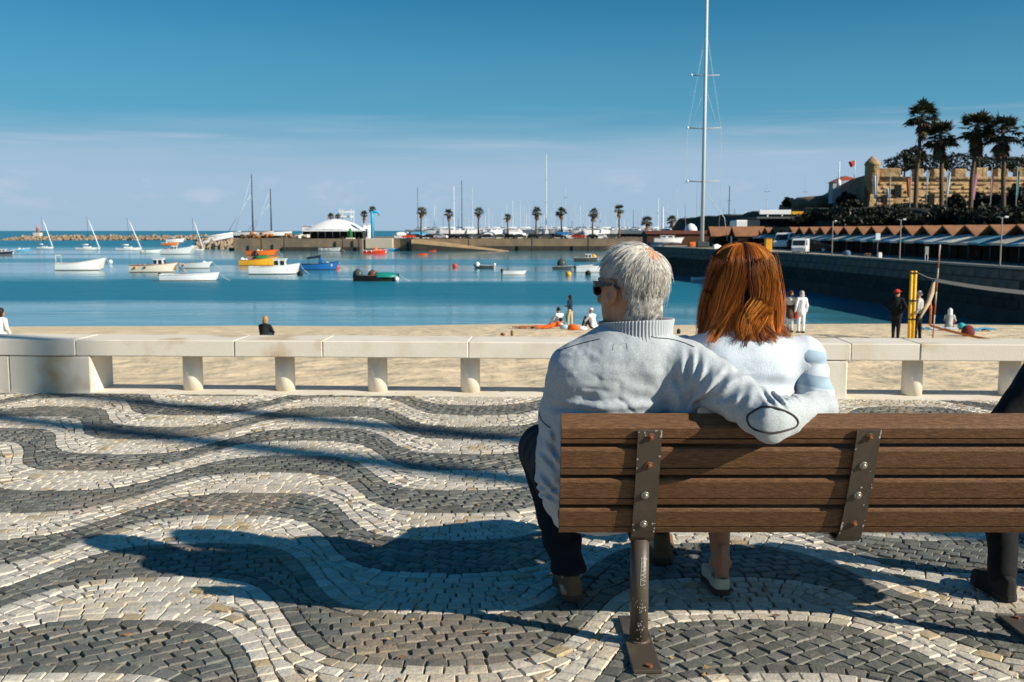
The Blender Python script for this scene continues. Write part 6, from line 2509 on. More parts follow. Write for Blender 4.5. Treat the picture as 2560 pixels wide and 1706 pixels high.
protos = [yacht_proto(8.5), yacht_proto(11.0), yacht_proto(6.5)]
used = [False] * 3
msh = {}
for c in ('pale', 'dkgrey', 'white', 'grey'):
    s = Shape()
    s.tube([(0, 0, 0), (0, 0, 1)], [.5, .34], n=7)
    msh[c] = s.mesh('mast')
    msh[c].materials.append(paint(c))
ss = Shape()
ss.box((0, 0, 0), (.1, 2.2, .1))
sme = ss.mesh('spreader')
sme.materials.append(paint('grey'))
masts = [(1045, 468, 'dkgrey', .16), (1086, 515, 'white', .10), (1090, 512, 'pale', .10), (1135, 466, 'white', .26), (1155, 452, 'dkgrey', .24), (1161, 520, 'grey', .12), (1181, 466, 'pale', .20), (1213, 540, 'white', .1),
         (1230, 532, 'pale', .12), (1282, 502, 'white', .16), (1300, 500, 'pale', .20), (1289, 520, 'pale', .10), (1310, 515, 'pale', .12), (1322, 516, 'pale', .14), (1365, 388, 'white', .28), (1378, 528, 'pale', .14),
         (1413, 455, 'pale', .14), (1430, 552, 'dkgrey', .12), (1436, 510, 'pale', .12), (1450, 515, 'white', .1), (1466, 520, 'pale', .14), (1527, 524, 'grey', .10), (1583, 525, 'dkgrey', .10), (1570, 530, 'pale', .1),
         (1644, 496, 'white', .26), (1656, 519, 'white', .55), (1692, 522, 'pale', .26), (1741, 460, 'grey', .12), (1690, 470, 'pale', .08), (1821, 466, 'dkgrey', .30), (1797, 540, 'pale', .12), (1836, 524, 'grey', .34),
         (1862, 530, 'white', .4), (1880, 508, 'pale', .08), (1915, 432, 'pale', .08), (2010, 434, 'pale', .10), (1065, 545, 'white', .1), (1255, 530, 'pale', .1), (1345, 520, 'pale', .08), (1360, 535, 'white', .09), (1500, 530, 'pale', .09),
         (1605, 520, 'white', .1), (1720, 530, 'pale', .1), (1780, 535, 'white', .1)] + [(xs_, yt_, c_, .09) for xs_, yt_, c_ in zip((1072, 1108, 1146, 1172, 1204, 1222, 1244, 1266, 1294, 1316, 1334, 1352, 1384, 1392, 1421, 1442, 1458, 1473, 1490, 1512, 1540, 1560, 1595, 1630, 1668, 1704, 1712, 1735, 1752, 1772, 1808, 1850), (548, 540, 530, 545, 552, 520, 541, 512, 530, 535, 505, 545, 512, 540, 520, 536, 500, 545, 520, 538, 515, 548, 535, 528, 500, 540, 515, 532, 520, 548, 520, 538), ['pale', 'white', 'grey', 'pale'] * 8)]
ry = random.Random(12)
for i, (xs, yt, c, w) in enumerate(masts):
    k = i % 3
    Y = fy + ry.uniform(14, 46)
    b = at(xs, 596, Y)
    lab = yl
    if xs == 1365:
        lab = 'yacht with the tallest white mast on the far quay'
    elif xs == 1155:
        lab = 'yacht with the tall dark mast on the far quay, left of the third palm'
    elif xs == 1135:
        lab = 'yacht with stout white mast beside the second palm on the far quay'
    elif xs == 1656:
        lab = 'yacht whose thick white sail is wrapped round its mast, by the last palms'
    elif xs == 1821:
        lab = 'yacht with a thick dark mast right of the tallest mast'
    base_z = ZQ + 1.35
    rz_ = ry.choice((0, PI)) + ry.uniform(-.5, .5)
    if not used[k]:
        t = protos[k]
        used[k] = True
        t.location, t.rotation_euler = (b.x, Y, base_z), (0, 0, rz_)
        t['label'] = lab
    else:
        src = protos[k]
        t = src.copy(); COL.objects.link(t)
        for ch in src.children:
            if ch.name.startswith(('mast', 'spreader')):
                continue
            c2 = ch.copy(); COL.objects.link(c2); c2.parent = t
            for g2 in ch.children:
                c3 = g2.copy(); COL.objects.link(c3); c3.parent = c2
        t.location, t.rotation_euler = (b.x, Y, base_z), (0, 0, rz_)
        t['label'] = lab
    H = at(xs, yt, Y).z - base_z
    m_ = put('mast', msh[c], None, t, (0, 0, .9))
    m_.scale = (max(.14, w) * 1.3, max(.14, w) * 1.3, H - .9)
    for f in ((.55,) if H < 14 else (.38, .68)):
        sp2 = put('spreader', sme, None, t, (0, 0, .9 + (H - .9) * f))
        sp2.scale = (1, min(1.3, H / 14), 1)

# ------------------------------------------------------------------ the very tall mast on the dock
bm_p = at(1755, 606, 150)
tm = thing('tall_mast', 'very tall white yacht mast with three spreaders rising out of the picture', 'mast', (bm_p.x, 150, ZQ))
zt = at(1767, -60, 150).z - ZQ
lean = at(1767, 0, 150).x - bm_p.x
def mp_(z):
    return Vector((0.0 + .04 * z / zt, 0, z))
s = Shape(); s.tube([mp_(0), mp_(zt * .5), mp_(zt)], [.27, .25, .18], n=14); s.link('mast_tube', paint('pale'), tm)
for ys, hw in ((190, 2.0), (322, 2.4), (455, 2.3)):
    z = at(1760, ys, 150).z - ZQ
    s = Shape(); s.tube([mp_(z) + Vector((-hw, 0, 0.1)), mp_(z), mp_(z) + Vector((hw, 0, .1))], .085, n=6); sp3 = s.link('spreader', paint('grey'), tm)
    ball(sp3, 'spreader_tip', mp_(z) + Vector((-hw, 0, .1)), .19, 'white')
s = Shape()
z0, z1, z2, z3 = (at(1760, y, 150).z - ZQ for y in (75, 190, 322, 455))
for sg in (-1, 1):
    s.tube([mp_(z0), mp_(z1) + Vector((sg * 1.1, 0, 0)), mp_(z2) + Vector((sg * 2.4, 0, 0)), mp_(z3) + Vector((sg * 2.6, 0, 0)), Vector((sg * 2.4, 0, 2))], .022, n=4)
    s.tube([mp_(z1 - 1.5), mp_(z2) + Vector((sg * 2.0, 0, 0))], .02, n=4)
s.tube([mp_(z3 - 1), Vector((3.4, 1, at(1786, 545, 150).z - ZQ)), Vector((3.9, 1, 1))], .05, n=4)
s.link('shrouds', paint('pale'), tm)
s = Shape(); s.box((.1, .3, .45), (1.8, 1.4, .9), bev=.15); s.link('mast_step', paint('dkgrey'), tm)

# ------------------------------------------------------------------ things on the far quay
def on_quay(xs, Y, z=None):
    return Vector((at(xs, 600, Y).x, Y, ZQ if z is None else z))


tp_ = on_quay(841, fy + 14)
tent = thing('marquee', 'large white domed tent with dark open front on the far quay', 'tent', tp_)
hw = (914 - 767) / 2 / 2560 * (fy + 14)
ze, zr = at(841, 577, fy + 14).z - ZQ, at(841, 548, fy + 14).z - ZQ
n, k = 15, 7
vs, fs = [], []
for i in range(n):
    u = -1 + 2 * i / (n - 1)
    for j in range(k):
        v = j / (k - 1)
        hgt = ze + (zr - ze) * (1 - abs(u) ** 1.8) * (1 - (2 * v - 1) ** 4 * .9)
        vs.append((u * hw, -7 + 14 * v, hgt + .10 * (i % 2)))
fs = [(i * k + j, (i + 1) * k + j, (i + 1) * k + j + 1, i * k + j + 1) for i in range(n - 1) for j in range(k - 1)]
s = Shape(); s.add(vs, fs, True); s.link('canopy', paint('white'), tent, fix=False)
s = Shape()
s.box((0, -6.9, ze + .0), (hw * 2, .06, .45)); s.link('valance', paint('white'), tent)
s = Shape()
for i in range(9):
    u = -1 + 2 * i / 8
    s.tube([(u * hw * .98, -6.8, 0), (u * hw * .98, -6.8, ze)], .09, n=6)
s.link('posts', paint('dkgrey'), tent)
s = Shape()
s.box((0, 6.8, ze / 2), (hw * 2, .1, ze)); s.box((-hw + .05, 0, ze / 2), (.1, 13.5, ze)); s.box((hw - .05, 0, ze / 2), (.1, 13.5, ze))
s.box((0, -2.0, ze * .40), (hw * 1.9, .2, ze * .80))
s.link('interior_shade', paint('black'), tent)  # black panels stand in for the shade inside the open tent
for xs, w_, h_, lab in ((770, 3.0, 3.9, 'white panel-sided kiosk at the left end of the big tent'), (918, 1.8, 4.4, 'narrow white kiosk at the right end of the big tent')):
    o = thing('kiosk', lab, 'kiosk', on_quay(xs, fy + 17))
    s = Shape(); s.box((0, 0, h_ / 2), (w_, 4, h_), bev=.05); s.link('body', paint('white'), o)
    s = Shape(); s.box((0, 0, h_ + .12), (w_ + .5, 4.5, .24), bev=.05); s.link('roof', paint('pale'), o)
    s = Shape(); s.box((0, -2.03, h_ * .4), (w_ * .4, .05, h_ * .55)); s.link('opening', glass, o)
# white framed hoist behind the tent
o = thing('boat_hoist', 'tall white travelling boat hoist frame behind the tent roof', 'hoist', on_quay(868, fy + 32))
s = Shape()
zb = at(868, 523, fy + 32).z - ZQ
for x in (-1.9, 1.9):
    for y in (-3, 3):
        s.box((x, y, zb / 2), (.22, .22, zb))
s.link('leg_frame', paint('white'), o)
s = Shape()
s.box((0, -3, zb * .90), (4.2, .3, .5)); s.box((0, 3, zb * .90), (4.2, .3, .5)); s.box((0, 0, zb * .74), (3.4, 5, .5))
s.link('beam', paint('white'), o)
# sky-blue jib crane
o = thing('jib_crane', 'bright sky-blue davit crane standing beside the tent on the quay', 'crane', on_quay(931, fy + 6))
zc = at(931, 530, fy + 6).z - ZQ
cr = plain('crane blue', (.03, .42, .72), rough=.4)
s = Shape(); s.tube([(0, 0, 0), (0, 0, zc * .75), (0, 0, zc)], [.42, .40, .50], n=12); s.link('column', cr, o)
s = Shape(); s.tube([(0, 0, zc - .3), (.8, 0, zc + .1), (1.7, 0, zc), (2.1, 0, zc - .6)], [.42, .40, .34, .3], n=10); s.link('jib', cr, o)
s = Shape(); s.box((2.1, 0, zc - 1.0), (.35, .35, .6), bev=.08); s.link('hoist_block', paint('teal'), o)
o = thing('channel_light', 'small green harbour light on a pale stone plinth', 'light', on_quay(876, fy + 2.5))
s = Shape(); s.box((0, 0, -.4), (2.6, 2.6, 1.4), bev=.1); s.link('plinth', paint('cream'), o)
s = Shape(); s.lathe([(.7, .3), (.65, 2.2), (.75, 2.3), (.4, 2.4), (.35, 3.0), (.1, 3.3)], n=10); s.link('tower', paint('green'), o)
# heap of brown net gear and timber at the left end
for xs, Y, w_, h_, c, lab in ((658, fy + 6, 7.5, 2.2, 'amber', 'heap of rusty orange fishing gear on the quay by the tall masts'), (725, fy + 8, 6, 1.6, 'wood', 'brown heap of nets on the quay left of the tent'),
                              (755, fy + 5, 4, 1.2, 'cream', 'pale heap of boxes on the quay close to the tent'), (615, fy + 6, 5, 1.5, 'brown', 'dark stack of gear at the quay end')):
    o = thing('gear_pile', lab, 'fishing gear', on_quay(xs, Y))
    rp = random.Random(xs)
    for q in range(9):
        s = Shape()
        s.box((0, 0, 0), (rp.uniform(.8, 1.6), rp.uniform(.8, 1.4), rp.uniform(.5, 1.0)), bev=.12, rz=rp.uniform(0, 3))
        s.link('crate', paint(c), o, (rp.uniform(-w_ / 2, w_ / 2), rp.uniform(-1, 1), rp.uniform(.3, h_ * .8)))
for k, (xs, ang, lab) in enumerate(((548, 14, 'long white beached hull tilted on the quay end, lower of the two'), (538, 10, 'white mast lying across the rocks at the left end of the quay'), (560, 12, 'second white hull laid up behind the lower one'))):
    o = thing('laid_up_hull', lab, 'boat', (at(xs, 597, fy + 40 + k * 5).x, fy + 40 + k * 5, ZQ - 1.0 + .5 * k), rad(3))
    if k != 1:
        hull_parts(o, 10.5, 2.2, .9, .3, 'white', 'white', 'pale', 'grey', deck=True)
        o.rotation_euler = (rad(-14), rad(-ang), rad(3))
    else:
        s = Shape(); s.tube([(-6, 0, .4), (6, 0, 2.2)], [.3, .22], n=8); s.link('spar', paint('white'), o)
        s = Shape(); s.box((-5, 0, .1), (.4, 1.6, .5)); s.link('trestle', paint('brown'), o)

# parked cars and low boats along the far quay
def car(label, loc, rz, body, s_=1.0, van=False):
    o = thing('parked_van' if van else 'parked_car', label, 'van' if van else 'car', loc, rz, 'vehicles parked on the quays')
    if van:
        prof = [(-2.5, .35), (2.45, .35), (2.5, .95), (2.2, 1.15), (1.45, 2.0), (1.2, 2.15), (-2.4, 2.2), (-2.52, 1.9)]
        W = 1.95
    else:
        prof = [(-2.1, .35), (2.1, .35), (2.15, .75), (1.95, .92), (1.0, 1.02), (.45, 1.42), (-1.0, 1.48), (-1.75, 1.05), (-2.15, .95)]
        W = 1.72
    s = Shape(); s.prism([(a_ * s_, b_ * s_) for a_, b_ in prof], 'y', -W / 2 * s_, W / 2 * s_); s.link('body', body, o)
    for sg in (1, -1):
        g = Shape()
        if van:
            g.prism([(.55, 1.25), (1.95, 1.25), (1.35, 1.98), (.55, 1.98)], 'y', sg * W / 2 - .02 * sg, sg * (W / 2 + .012))
        else:
            g.prism([(-1.45, 1.02), (.75, 1.02), (.38, 1.36), (-.98, 1.40)], 'y', sg * W / 2 - .02 * sg, sg * (W / 2 + .012))
        g.link('side_window', glass, o)
    g = Shape()
    if van:
        g.box((1.86, 0, 1.58), (.03, W * .84, .95), ry=rad(-41))
    else:
        g.box((.745, 0, 1.22), (.03, W * .82, .56), ry=rad(-54))
    g.link('windscreen', glass, o)
    for x in (-1.35, 1.35):
        for sg in (1, -1):
            w_ = Shape()
            w_.tube([(x, sg * (W / 2 - .16), .32), (x, sg * (W / 2 + .02), .32)], .32, n=14)
            wl_ = w_.link('wheel', paint('black'), o)
            w_ = Shape()
            w_.tube([(x, sg * (W / 2 + .02), .32), (x, sg * (W / 2 + .03), .32)], .19, n=10)
            w_.link('rim', alu, wl_)
    for sg in (1, -1):
        h_ = Shape()
        h_.box((2.49 if van else 2.12, sg * W * .36, .86 if van else .72), (.06, .34, .20), bev=.02)
        h_.link('headlight', paint('white'), o)
    return o


rq = random.Random(21)
cl = {'black': 'black car parked on the far quay in front of the yachts', 'dkgrey': 'dark grey car parked on the far quay', 'white': 'white car parked on the far quay', 'red': 'red car parked on the far quay',
      'pale': 'silver car parked on the far quay'}
for xs, c in ((1022, 'red'), (1042, 'black'), (1075, 'black'), (1102, 'white'), (1128, 'black'), (1160, 'black'), (1188, 'dkgrey'), (1216, 'black'), (1246, 'dkgrey'), (1272, 'black'), (1300, 'dkgrey'), (1330, 'black'),
              (1362, 'dkgrey'), (1398, 'black'), (1428, 'pale'), (1447, 'red'), (1478, 'black'), (1500, 'white'), (1530, 'dkgrey')):
    car(cl[c], on_quay(xs, fy + rq.uniform(6, 10)), rq.choice((0, PI)) + rq.uniform(-.3, .3), paint(c), 1.0)
for xs, c, lab in ((1012, 'white', 'white cover over a boat left of the red car'), (1046, 'sky', 'blue-topped boat cover behind the quay cars'), (1411, 'blue', 'bright blue boat cover near the sixth palm'), (1230, 'white', 'white tarpaulined boat near the fourth palm'),
                   (1290, 'white', 'white tarpaulined boat between the fourth and fifth palms'), (1480, 'pale', 'grey tarpaulined boat right of the seventh palm')):
    o = thing('covered_boat', lab, 'boat', on_quay(xs, fy + 12))
    hull_parts(o, 6.5, 2.2, 1.0, .3, 'white', 'white', 'pale', 'navy', deck=True, draft=.2)
    tarp(o, -2.8, 3.1, 2.2, 1.0, 1.3, c)


# ------------------------------------------------------------------ palms
frond_mat = material('palm frond', (.030, .052, .018), rough=.6, var=.35, scale=3, attr='tint', trans=.15)
bark = material('palm bark', (.13, .085, .055), rough=.95, var=.3, scale=4, stretch=(1, 1, 6), bump=.6, bscale=12, bump_dist=.05)


def fan_palm(H, R, nf=46, skirt=26, seed=1, tr=.22, green=(.040, .058, .020), dead=(.20, .115, .050), lean=.3, leaflets=9):
    """fan palm: trunk, live crown and hanging dead skirt"""
    r = random.Random(seed)
    t = thing('palm_tree', '', 'palm tree')
    s = Shape()
    pts = [(lean * (z / H) ** 2 + .05 * math.sin(z), .04 * math.sin(z * 1.3), z) for z in [H * i / 10 for i in range(11)]]
    s.tube(pts, [tr * (1.35 - .5 * i / 10) for i in range(11)], n=10)
    s.link('trunk', bark, t)
    top = Vector(pts[-1])
    cr_ = Shape()
    sk_ = Shape()

    def fan(S, base, d, size, col, fold, droop):
        d = d.normalized()
        side = d.cross(Vector((0, 0, 1)))
        if side.length < .05:
            side = Vector((1, 0, 0))
        side.normalize()
        nrm = side.cross(d)
        pet = size * .56
        hub = base + d * pet + Vector((0, 0, -droop * .3 * size))
        S.tube([base, hub], .028, n=3, cap=False, col=col)
        for k in range(leaflets):
            a = (k / (leaflets - 1) - .5) * 2.7
            dd = (d * math.cos(a) + side * math.sin(a) - nrm * fold * abs(math.sin(a)) * .4).normalized()
            Lf = size * (.62 if abs(a) < .9 else .50) * r.uniform(.85, 1.1)
            w = dd.cross(nrm).normalized() * size * .075
            tip = hub + dd * Lf + Vector((0, 0, -droop * size * r.uniform(.15, .35)))
            mid_ = hub + dd * Lf * .6 + Vector((0, 0, -.02 * size))
            c = tuple(x * r.uniform(.75, 1.3) for x in col)
            S.add([hub, mid_ + w, tip, mid_ - w], [(0, 1, 2, 3)], False, 0, c)
    for i in range(nf):
        az = r.uniform(0, 2 * PI)
        el = math.asin(r.uniform(-.45, .98))
        d = Vector((math.cos(az) * math.cos(el), math.sin(az) * math.cos(el), math.sin(el)))
        col = green if el > -.1 or r.random() < .5 else tuple((a + b) / 2 for a, b in zip(green, dead))
        fan(cr_, top + Vector((0, 0, r.uniform(-.15, .1) * R)), d, R * r.uniform(.80, 1.0), col, r.uniform(.2, .8), .25 + .4 * (el < .2))
    for i in range(skirt):
        az = r.uniform(0, 2 * PI)
        el = rad(r.uniform(-85, -48))
        d = Vector((math.cos(az) * math.cos(el), math.sin(az) * math.cos(el), math.sin(el)))
        fan(sk_, top + Vector((0, 0, -R * r.uniform(.05, .7))), d, R * r.uniform(.55, .85), tuple(c * r.uniform(.6, 1.2) for c in dead), .8, .2)
    tag(cr_.link('crown', frond_mat, t, fix=False), kind='stuff')
    if skirt:
        tag(sk_.link('dead_skirt', frond_mat, t, fix=False), kind='stuff')
    return t


qp = [fan_palm(1, 1, 1, 0)]
for o_ in list(qp[0].children) + [qp[0]]:
    bpy.data.objects.remove(o_)
far_palms = [(1053, 516, 612, 20, 'first palm of the far quay row, right of the blue crane'), (1124, 522, 612, 19, 'second palm of the far quay row'), (1196, 518, 612, 19, 'third palm of the far quay row'),
             (1270, 534, 608, 15, 'short fourth palm of the far quay row'), (1340, 518, 612, 21, 'fifth palm of the far quay row'), (1404, 518, 612, 21, 'sixth palm of the far quay row'), (1481, 521, 612, 21, 'seventh palm of the far quay row'),
             (1548, 512, 612, 20, 'eighth palm of the far quay row, left above the man'), (1616, 541, 600, 23, 'bushy low palm above the white-haired head'), (1681, 538, 600, 20, 'low palm left of the tallest mast'),
             (910, 527, 600, 15, 'leaning brown palm left of the blue crane'), (934, 516, 600, 14, 'palm behind the top of the blue crane'), (826, 533, 600, 12, 'left of two small palm tops over the tent'), (847, 535, 600, 12, 'right of two small palm tops over the tent')]
kinds = [dict(nf=44, skirt=30, seed=5, green=(.075, .080, .028), dead=(.34, .17, .07)), dict(nf=40, skirt=34, seed=8, green=(.070, .078, .028), dead=(.32, .16, .065)), dict(nf=46, skirt=22, seed=13, green=(.078, .082, .030), dead=(.32, .17, .075))]
for i, (xs, yt, yb, wpx, lab) in enumerate(far_palms):
    Y = fy + 9 + (i % 3) * 2 if i < 8 else fy + 24
    b = at(xs, yb, Y)
    R = wpx / 2560 * Y * .64 + .2
    H = at(xs, yt, Y).z - ZQ - R * .75
    p = fan_palm(H, R, tr=.24, lean=.2 * (-1) ** i, leaflets=7, **{**kinds[i % 3], 'seed': 40 + i})
    p.location = (b.x, Y, ZQ)
    p['label'] = lab
    p['group'] = 'palms along the far quay'

# ------------------------------------------------------------------ right side: hillside, fort, market huts
hill_m = material('dark scrub', (.022, .026, .014), rough=.95, var=.5, scale=.35, bump=1.0, bscale=1.6, bump_dist=.5, second=(.038, .036, .020), mixlo=.4, mixhi=.7)
hx, hy = np.concatenate([np.arange(43, 54, .7), np.arange(54, 180, 3.0)]), np.arange(40, 330, 6.0)
HXg, HYg = np.meshgrid(hx, hy, indexing='ij')
nh = vnoise(0, 7, 9)
sm = np.clip((HXg - 44 - .02 * (HYg - 100)) / 5, 0, 1)
sm = sm * sm * (3 - 2 * sm)
HZ = ZQ - .15 + np.clip(4.0 + .030 * (HYg - 95), 3.3, 6.4) * sm + sm * 1.2 * nh(HXg, HYg)
vs = [tuple(p) for p in np.stack([HXg, HYg, HZ], -1).reshape(-1, 3)]
ny_ = len(hy)
fs = [(i * ny_ + j, (i + 1) * ny_ + j, (i + 1) * ny_ + j + 1, i * ny_ + j + 1) for i in range(len(hx) - 1) for j in range(ny_ - 1)]
s = Shape(); s.add(vs, fs, True)
tag(s.link('hillside', hill_m, fix=False), 'dark scrubby bank below the fort', kind='structure')


def leaf_mass(name, r_, size, n, seed, leaf=.22, col=(.020, .028, .012), squash=1.0):
    rr_ = random.Random(seed)
    s = Shape()
    for _ in range(n):
        d = Vector((rr_.gauss(0, 1), rr_.gauss(0, 1), rr_.gauss(0, 1))).normalized()
        k = rr_.uniform(.55, 1.0) ** .5 * (1 + .18 * math.sin(5 * d.x + 3 * d.z + seed) + .12 * math.sin(9 * d.y - 4 * d.x))
        c = Vector((d.x * size[0], d.y * size[1], d.z * size[2] * squash)) * k
        a = Vector((rr_.gauss(0, 1), rr_.gauss(0, 1), rr_.gauss(0, 1))).normalized()
        b = a.cross(Vector((rr_.gauss(0, 1), rr_.gauss(0, 1), rr_.gauss(0, 1)))).normalized()
        l_ = leaf * rr_.uniform(.6, 1.4)
        cc = tuple(x * rr_.uniform(.5, 1.6) for x in col)
        s.add([c + a * l_, c + b * l_ * .6, c - a * l_, c - b * l_ * .6], [(0, 1, 2, 3)], False, 0, cc)
    return s


def bush(label, xs, ys, Y, w, h, seed, name='bush', cat='bush', col=(.020, .028, .012), n=900, trunk=True, leaf=.30):
    c = at(xs, ys, Y)
    o = thing(name, label, cat, (c.x, Y, c.z - h / 2))
    s = leaf_mass('crown', 1, (w / 2, w * .45, h / 2), n, seed, leaf, col)
    cr2 = s.link('crown', frond_mat, o, (0, 0, h / 2), fix=False)
    tag(cr2, kind='stuff')
    if trunk:
        t_ = Shape()
        t_.tube([(0, 0, -1.2), (.05, 0, h * .5)], [.22, .12], n=7)
        t_.link('trunk', bark, o)
    return o


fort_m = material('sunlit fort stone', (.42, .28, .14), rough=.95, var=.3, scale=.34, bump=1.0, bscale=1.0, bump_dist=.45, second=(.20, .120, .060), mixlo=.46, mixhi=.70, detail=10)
FY = 186
fort = thing('fort', 'old golden stone fort wall with merlons and corner turret above the harbour', 'fort', (0, 0, 0))


def fx(xs, ys=480, Y=FY):
    return at(xs, ys, Y)


xL0, xLt, xR = fx(2160, 525).x, fx(2182, 440).x, fx(2800, 480).x
zb_, zp = fx(2300, 530).z - 1.5, fx(2300, 443).z
s = Shape()
# battered front: vertices foot and top
s.add([(xL0, FY - 2.0, zb_), (xR, FY - 2.0, zb_), (xR, FY, zp), (xLt, FY, zp), (xL0 + 6, FY + 40, zb_), (xR, FY + 40, zb_), (xR, FY + 40, zp), (xLt + 5, FY + 40, zp)],
      [(0, 1, 2, 3), (3, 2, 6, 7), (0, 3, 7, 4), (1, 5, 6, 2), (4, 7, 6, 5), (0, 4, 5, 1)])
s.link('main_wall', fort_m, fort)
s = Shape()
s.tube([(xLt - .5, FY - .10, zp - .35), (xR, FY - .10, zp - .35)], .42, n=8)
s.link('cordon', fort_m, fort)
for a_, b_ in ((2184, 2251), (2285, 2307), (2332, 2361), (2385, 2415), (2438, 2468), (2491, 2500), (2512, 2519), (2542, 2570), (2600, 2640)):
    x0, x1 = fx(a_).x, fx(b_).x
    s = Shape()
    zt_ = fx(2300, 421).z + random.uniform(-.15, .15)
    s.box(((x0 + x1) / 2, FY + 1.0, (zp + zt_) / 2 - .05), (x1 - x0, 2.0, zt_ - zp + .1), bev=.12)
    s.link('merlon', fort_m, fort)
s = Shape()
tx = fx(2174, 430)
s.lathe([(.25, -3.2), (.85, -1.6), (1.25, -.3), (1.25, 2.3), (1.45, 2.4), (1.2, 2.9), (.5, 3.6), (.06, 4.0)], (tx.x + .3, FY - .4, tx.z - 1.2), n=16)
s.link('turret', fort_m, fort)
for k, (xs, ys) in enumerate(((2205, 500), (2238, 478), (2320, 500), (2432, 512), (2470, 500), (2530, 478))):
    c = fx(xs, ys)
    s = Shape()
    s.box((c.x, FY - .9 - (zp - c.z) * 2 / (zp - zb_) * .5, c.z), (random.uniform(.7, 1.3), .3, random.uniform(1.2, 2.0)), bev=.05)
    s.link('wall_opening', paint('black'), fort)
fbl = []
for w_, c_ in (('gold', (.46, .31, .155)), ('ochre', (.37, .235, .115)), ('umber', (.27, .175, .090))):
    for sz in ((1.1, .4, .46), (.75, .4, .40)):
        q_ = Shape()
        q_.box((0, 0, 0), sz, bev=.08)
        me_ = q_.mesh('stone_block')
        me_.materials.append(material('fort block ' + w_, c_, rough=.95, var=.3, scale=1.5, bump=.8, bscale=3, bump_dist=.1))
        fbl.append(me_)
rfb = random.Random(17)
for i in range(230):
    xs_, ys_ = rfb.uniform(2188, 2575), rfb.uniform(447, 524)
    c = fx(xs_, ys_)
    row = round((c.z - zb_) / .72)
    c.z = zb_ + row * .72
    o_b = put('stone_block', rfb.choice(fbl), None, fort, (c.x, FY - .235 - (zp - c.z) / (zp - zb_) * 2.0 + rfb.uniform(.13, .19), c.z))
    o_b.rotation_euler = (-math.atan(2 / (zp - zb_)), 0, rfb.uniform(-.02, .02))
shade_m = material('shaded fort stone', (.17, .125, .080), rough=.95, var=.3, scale=.3, bump=.8, bscale=1.5, bump_dist=.2)  # flank's shade put into the colour: darker copy of the fort stone
# left flank falls away from the sun in steps
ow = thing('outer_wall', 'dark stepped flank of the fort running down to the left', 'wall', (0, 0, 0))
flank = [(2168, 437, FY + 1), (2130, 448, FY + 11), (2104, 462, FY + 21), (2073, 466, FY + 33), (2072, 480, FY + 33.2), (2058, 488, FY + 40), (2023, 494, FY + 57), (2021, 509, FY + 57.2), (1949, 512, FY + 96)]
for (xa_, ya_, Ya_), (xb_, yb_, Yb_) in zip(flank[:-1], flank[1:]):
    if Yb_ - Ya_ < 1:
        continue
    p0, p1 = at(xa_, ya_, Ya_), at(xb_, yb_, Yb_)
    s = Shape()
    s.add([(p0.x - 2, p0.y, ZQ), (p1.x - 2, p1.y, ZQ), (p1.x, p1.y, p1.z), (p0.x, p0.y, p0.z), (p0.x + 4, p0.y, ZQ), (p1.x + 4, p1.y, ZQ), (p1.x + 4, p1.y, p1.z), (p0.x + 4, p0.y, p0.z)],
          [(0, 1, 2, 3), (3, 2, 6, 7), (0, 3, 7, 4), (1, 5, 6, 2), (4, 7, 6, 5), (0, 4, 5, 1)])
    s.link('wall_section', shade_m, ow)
o = thing('lookout_house', 'small house with red tiled roof by the flagpoles on the fort', 'house', fx(2093, 468, FY + 20))
s = Shape(); s.box((0, 0, -1.2), (2.6, 2.6, 4.2), bev=.05); s.link('walls', plain('grey render', (.40, .40, .40)), o)  # walls in one even grey
s = Shape(); s.prism([(-1.7, .8), (2.8, 1.4), (2.8, 1.7), (1.2, 2.1)], 'y', -1.6, 1.6); s.link('roof', plain('red tiles', (.40, .09, .05)), o)
o = thing('round_tower', 'low round dark tower left of the fort flank', 'tower', (at(2037, 500, FY + 30).x, FY + 30, ZQ))
s = Shape(); zt_ = at(2037, 494, FY + 30).z - ZQ
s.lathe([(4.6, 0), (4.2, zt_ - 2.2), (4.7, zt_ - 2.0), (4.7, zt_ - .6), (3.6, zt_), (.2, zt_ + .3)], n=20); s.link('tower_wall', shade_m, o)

# dark trees standing on and before the fort
dk = (.013, .018, .008)
for i, (xs, ys, Y, w, h, lab) in enumerate(((2262, 407, 215, 7.5, 3.6, 'dark clipped hedge block on the fort platform, left end'), (2330, 409, 215, 9, 3.4, 'dark hedge on the fort platform behind the tallest palm'), (2410, 407, 214, 9, 4.0, 'dark trees on the fort platform behind the middle palms'),
                                     (2490, 411, 214, 9, 3.2, 'dark trees on the fort platform behind the right palm'), (2555, 412, 213, 8, 3.4, 'dark trees on the fort platform at the picture edge'), (2286, 386, 217, 4.6, 3.0, 'round tree top above the hedge block'),
                                     (2390, 507, 160, 2.9, 2.4, 'round dark topiary bush left of the purple flag'), (2452, 507, 160, 3.0, 2.8, 'round dark topiary bush right of the purple flag'), (2505, 508, 158, 4.2, 2.6, 'dark rounded hedge near the dark red flag'), (2552, 500, 156, 3.8, 4.2, 'dark hedge at the picture edge under the fort'),
                                     (2268, 522, 158, 5, 1.6, 'low dark bush in front of the fort wall'), (2320, 524, 157, 4, 1.3, 'low bush under the orange flag palm'), (2132, 516, 176, 4, 1.8, 'dark bush at the foot of the fort corner'), (2118, 500, 190, 3.5, 2.4, 'ivy dark bush on the fort flank'),
                                     (1972, 506, 232, 2.6, 2.0, 'small dark tree behind the flat pavilion'))):
    bush(lab, xs, ys, Y, w, h, 100 + i, name='hedge' if 'hedge' in lab else ('tree' if 'tree' in lab else 'bush'), cat='hedge' if 'hedge' in lab else ('tree' if 'tree' in lab else 'bush'), col=dk, n=1300, leaf=.26)
rbk = random.Random(5)
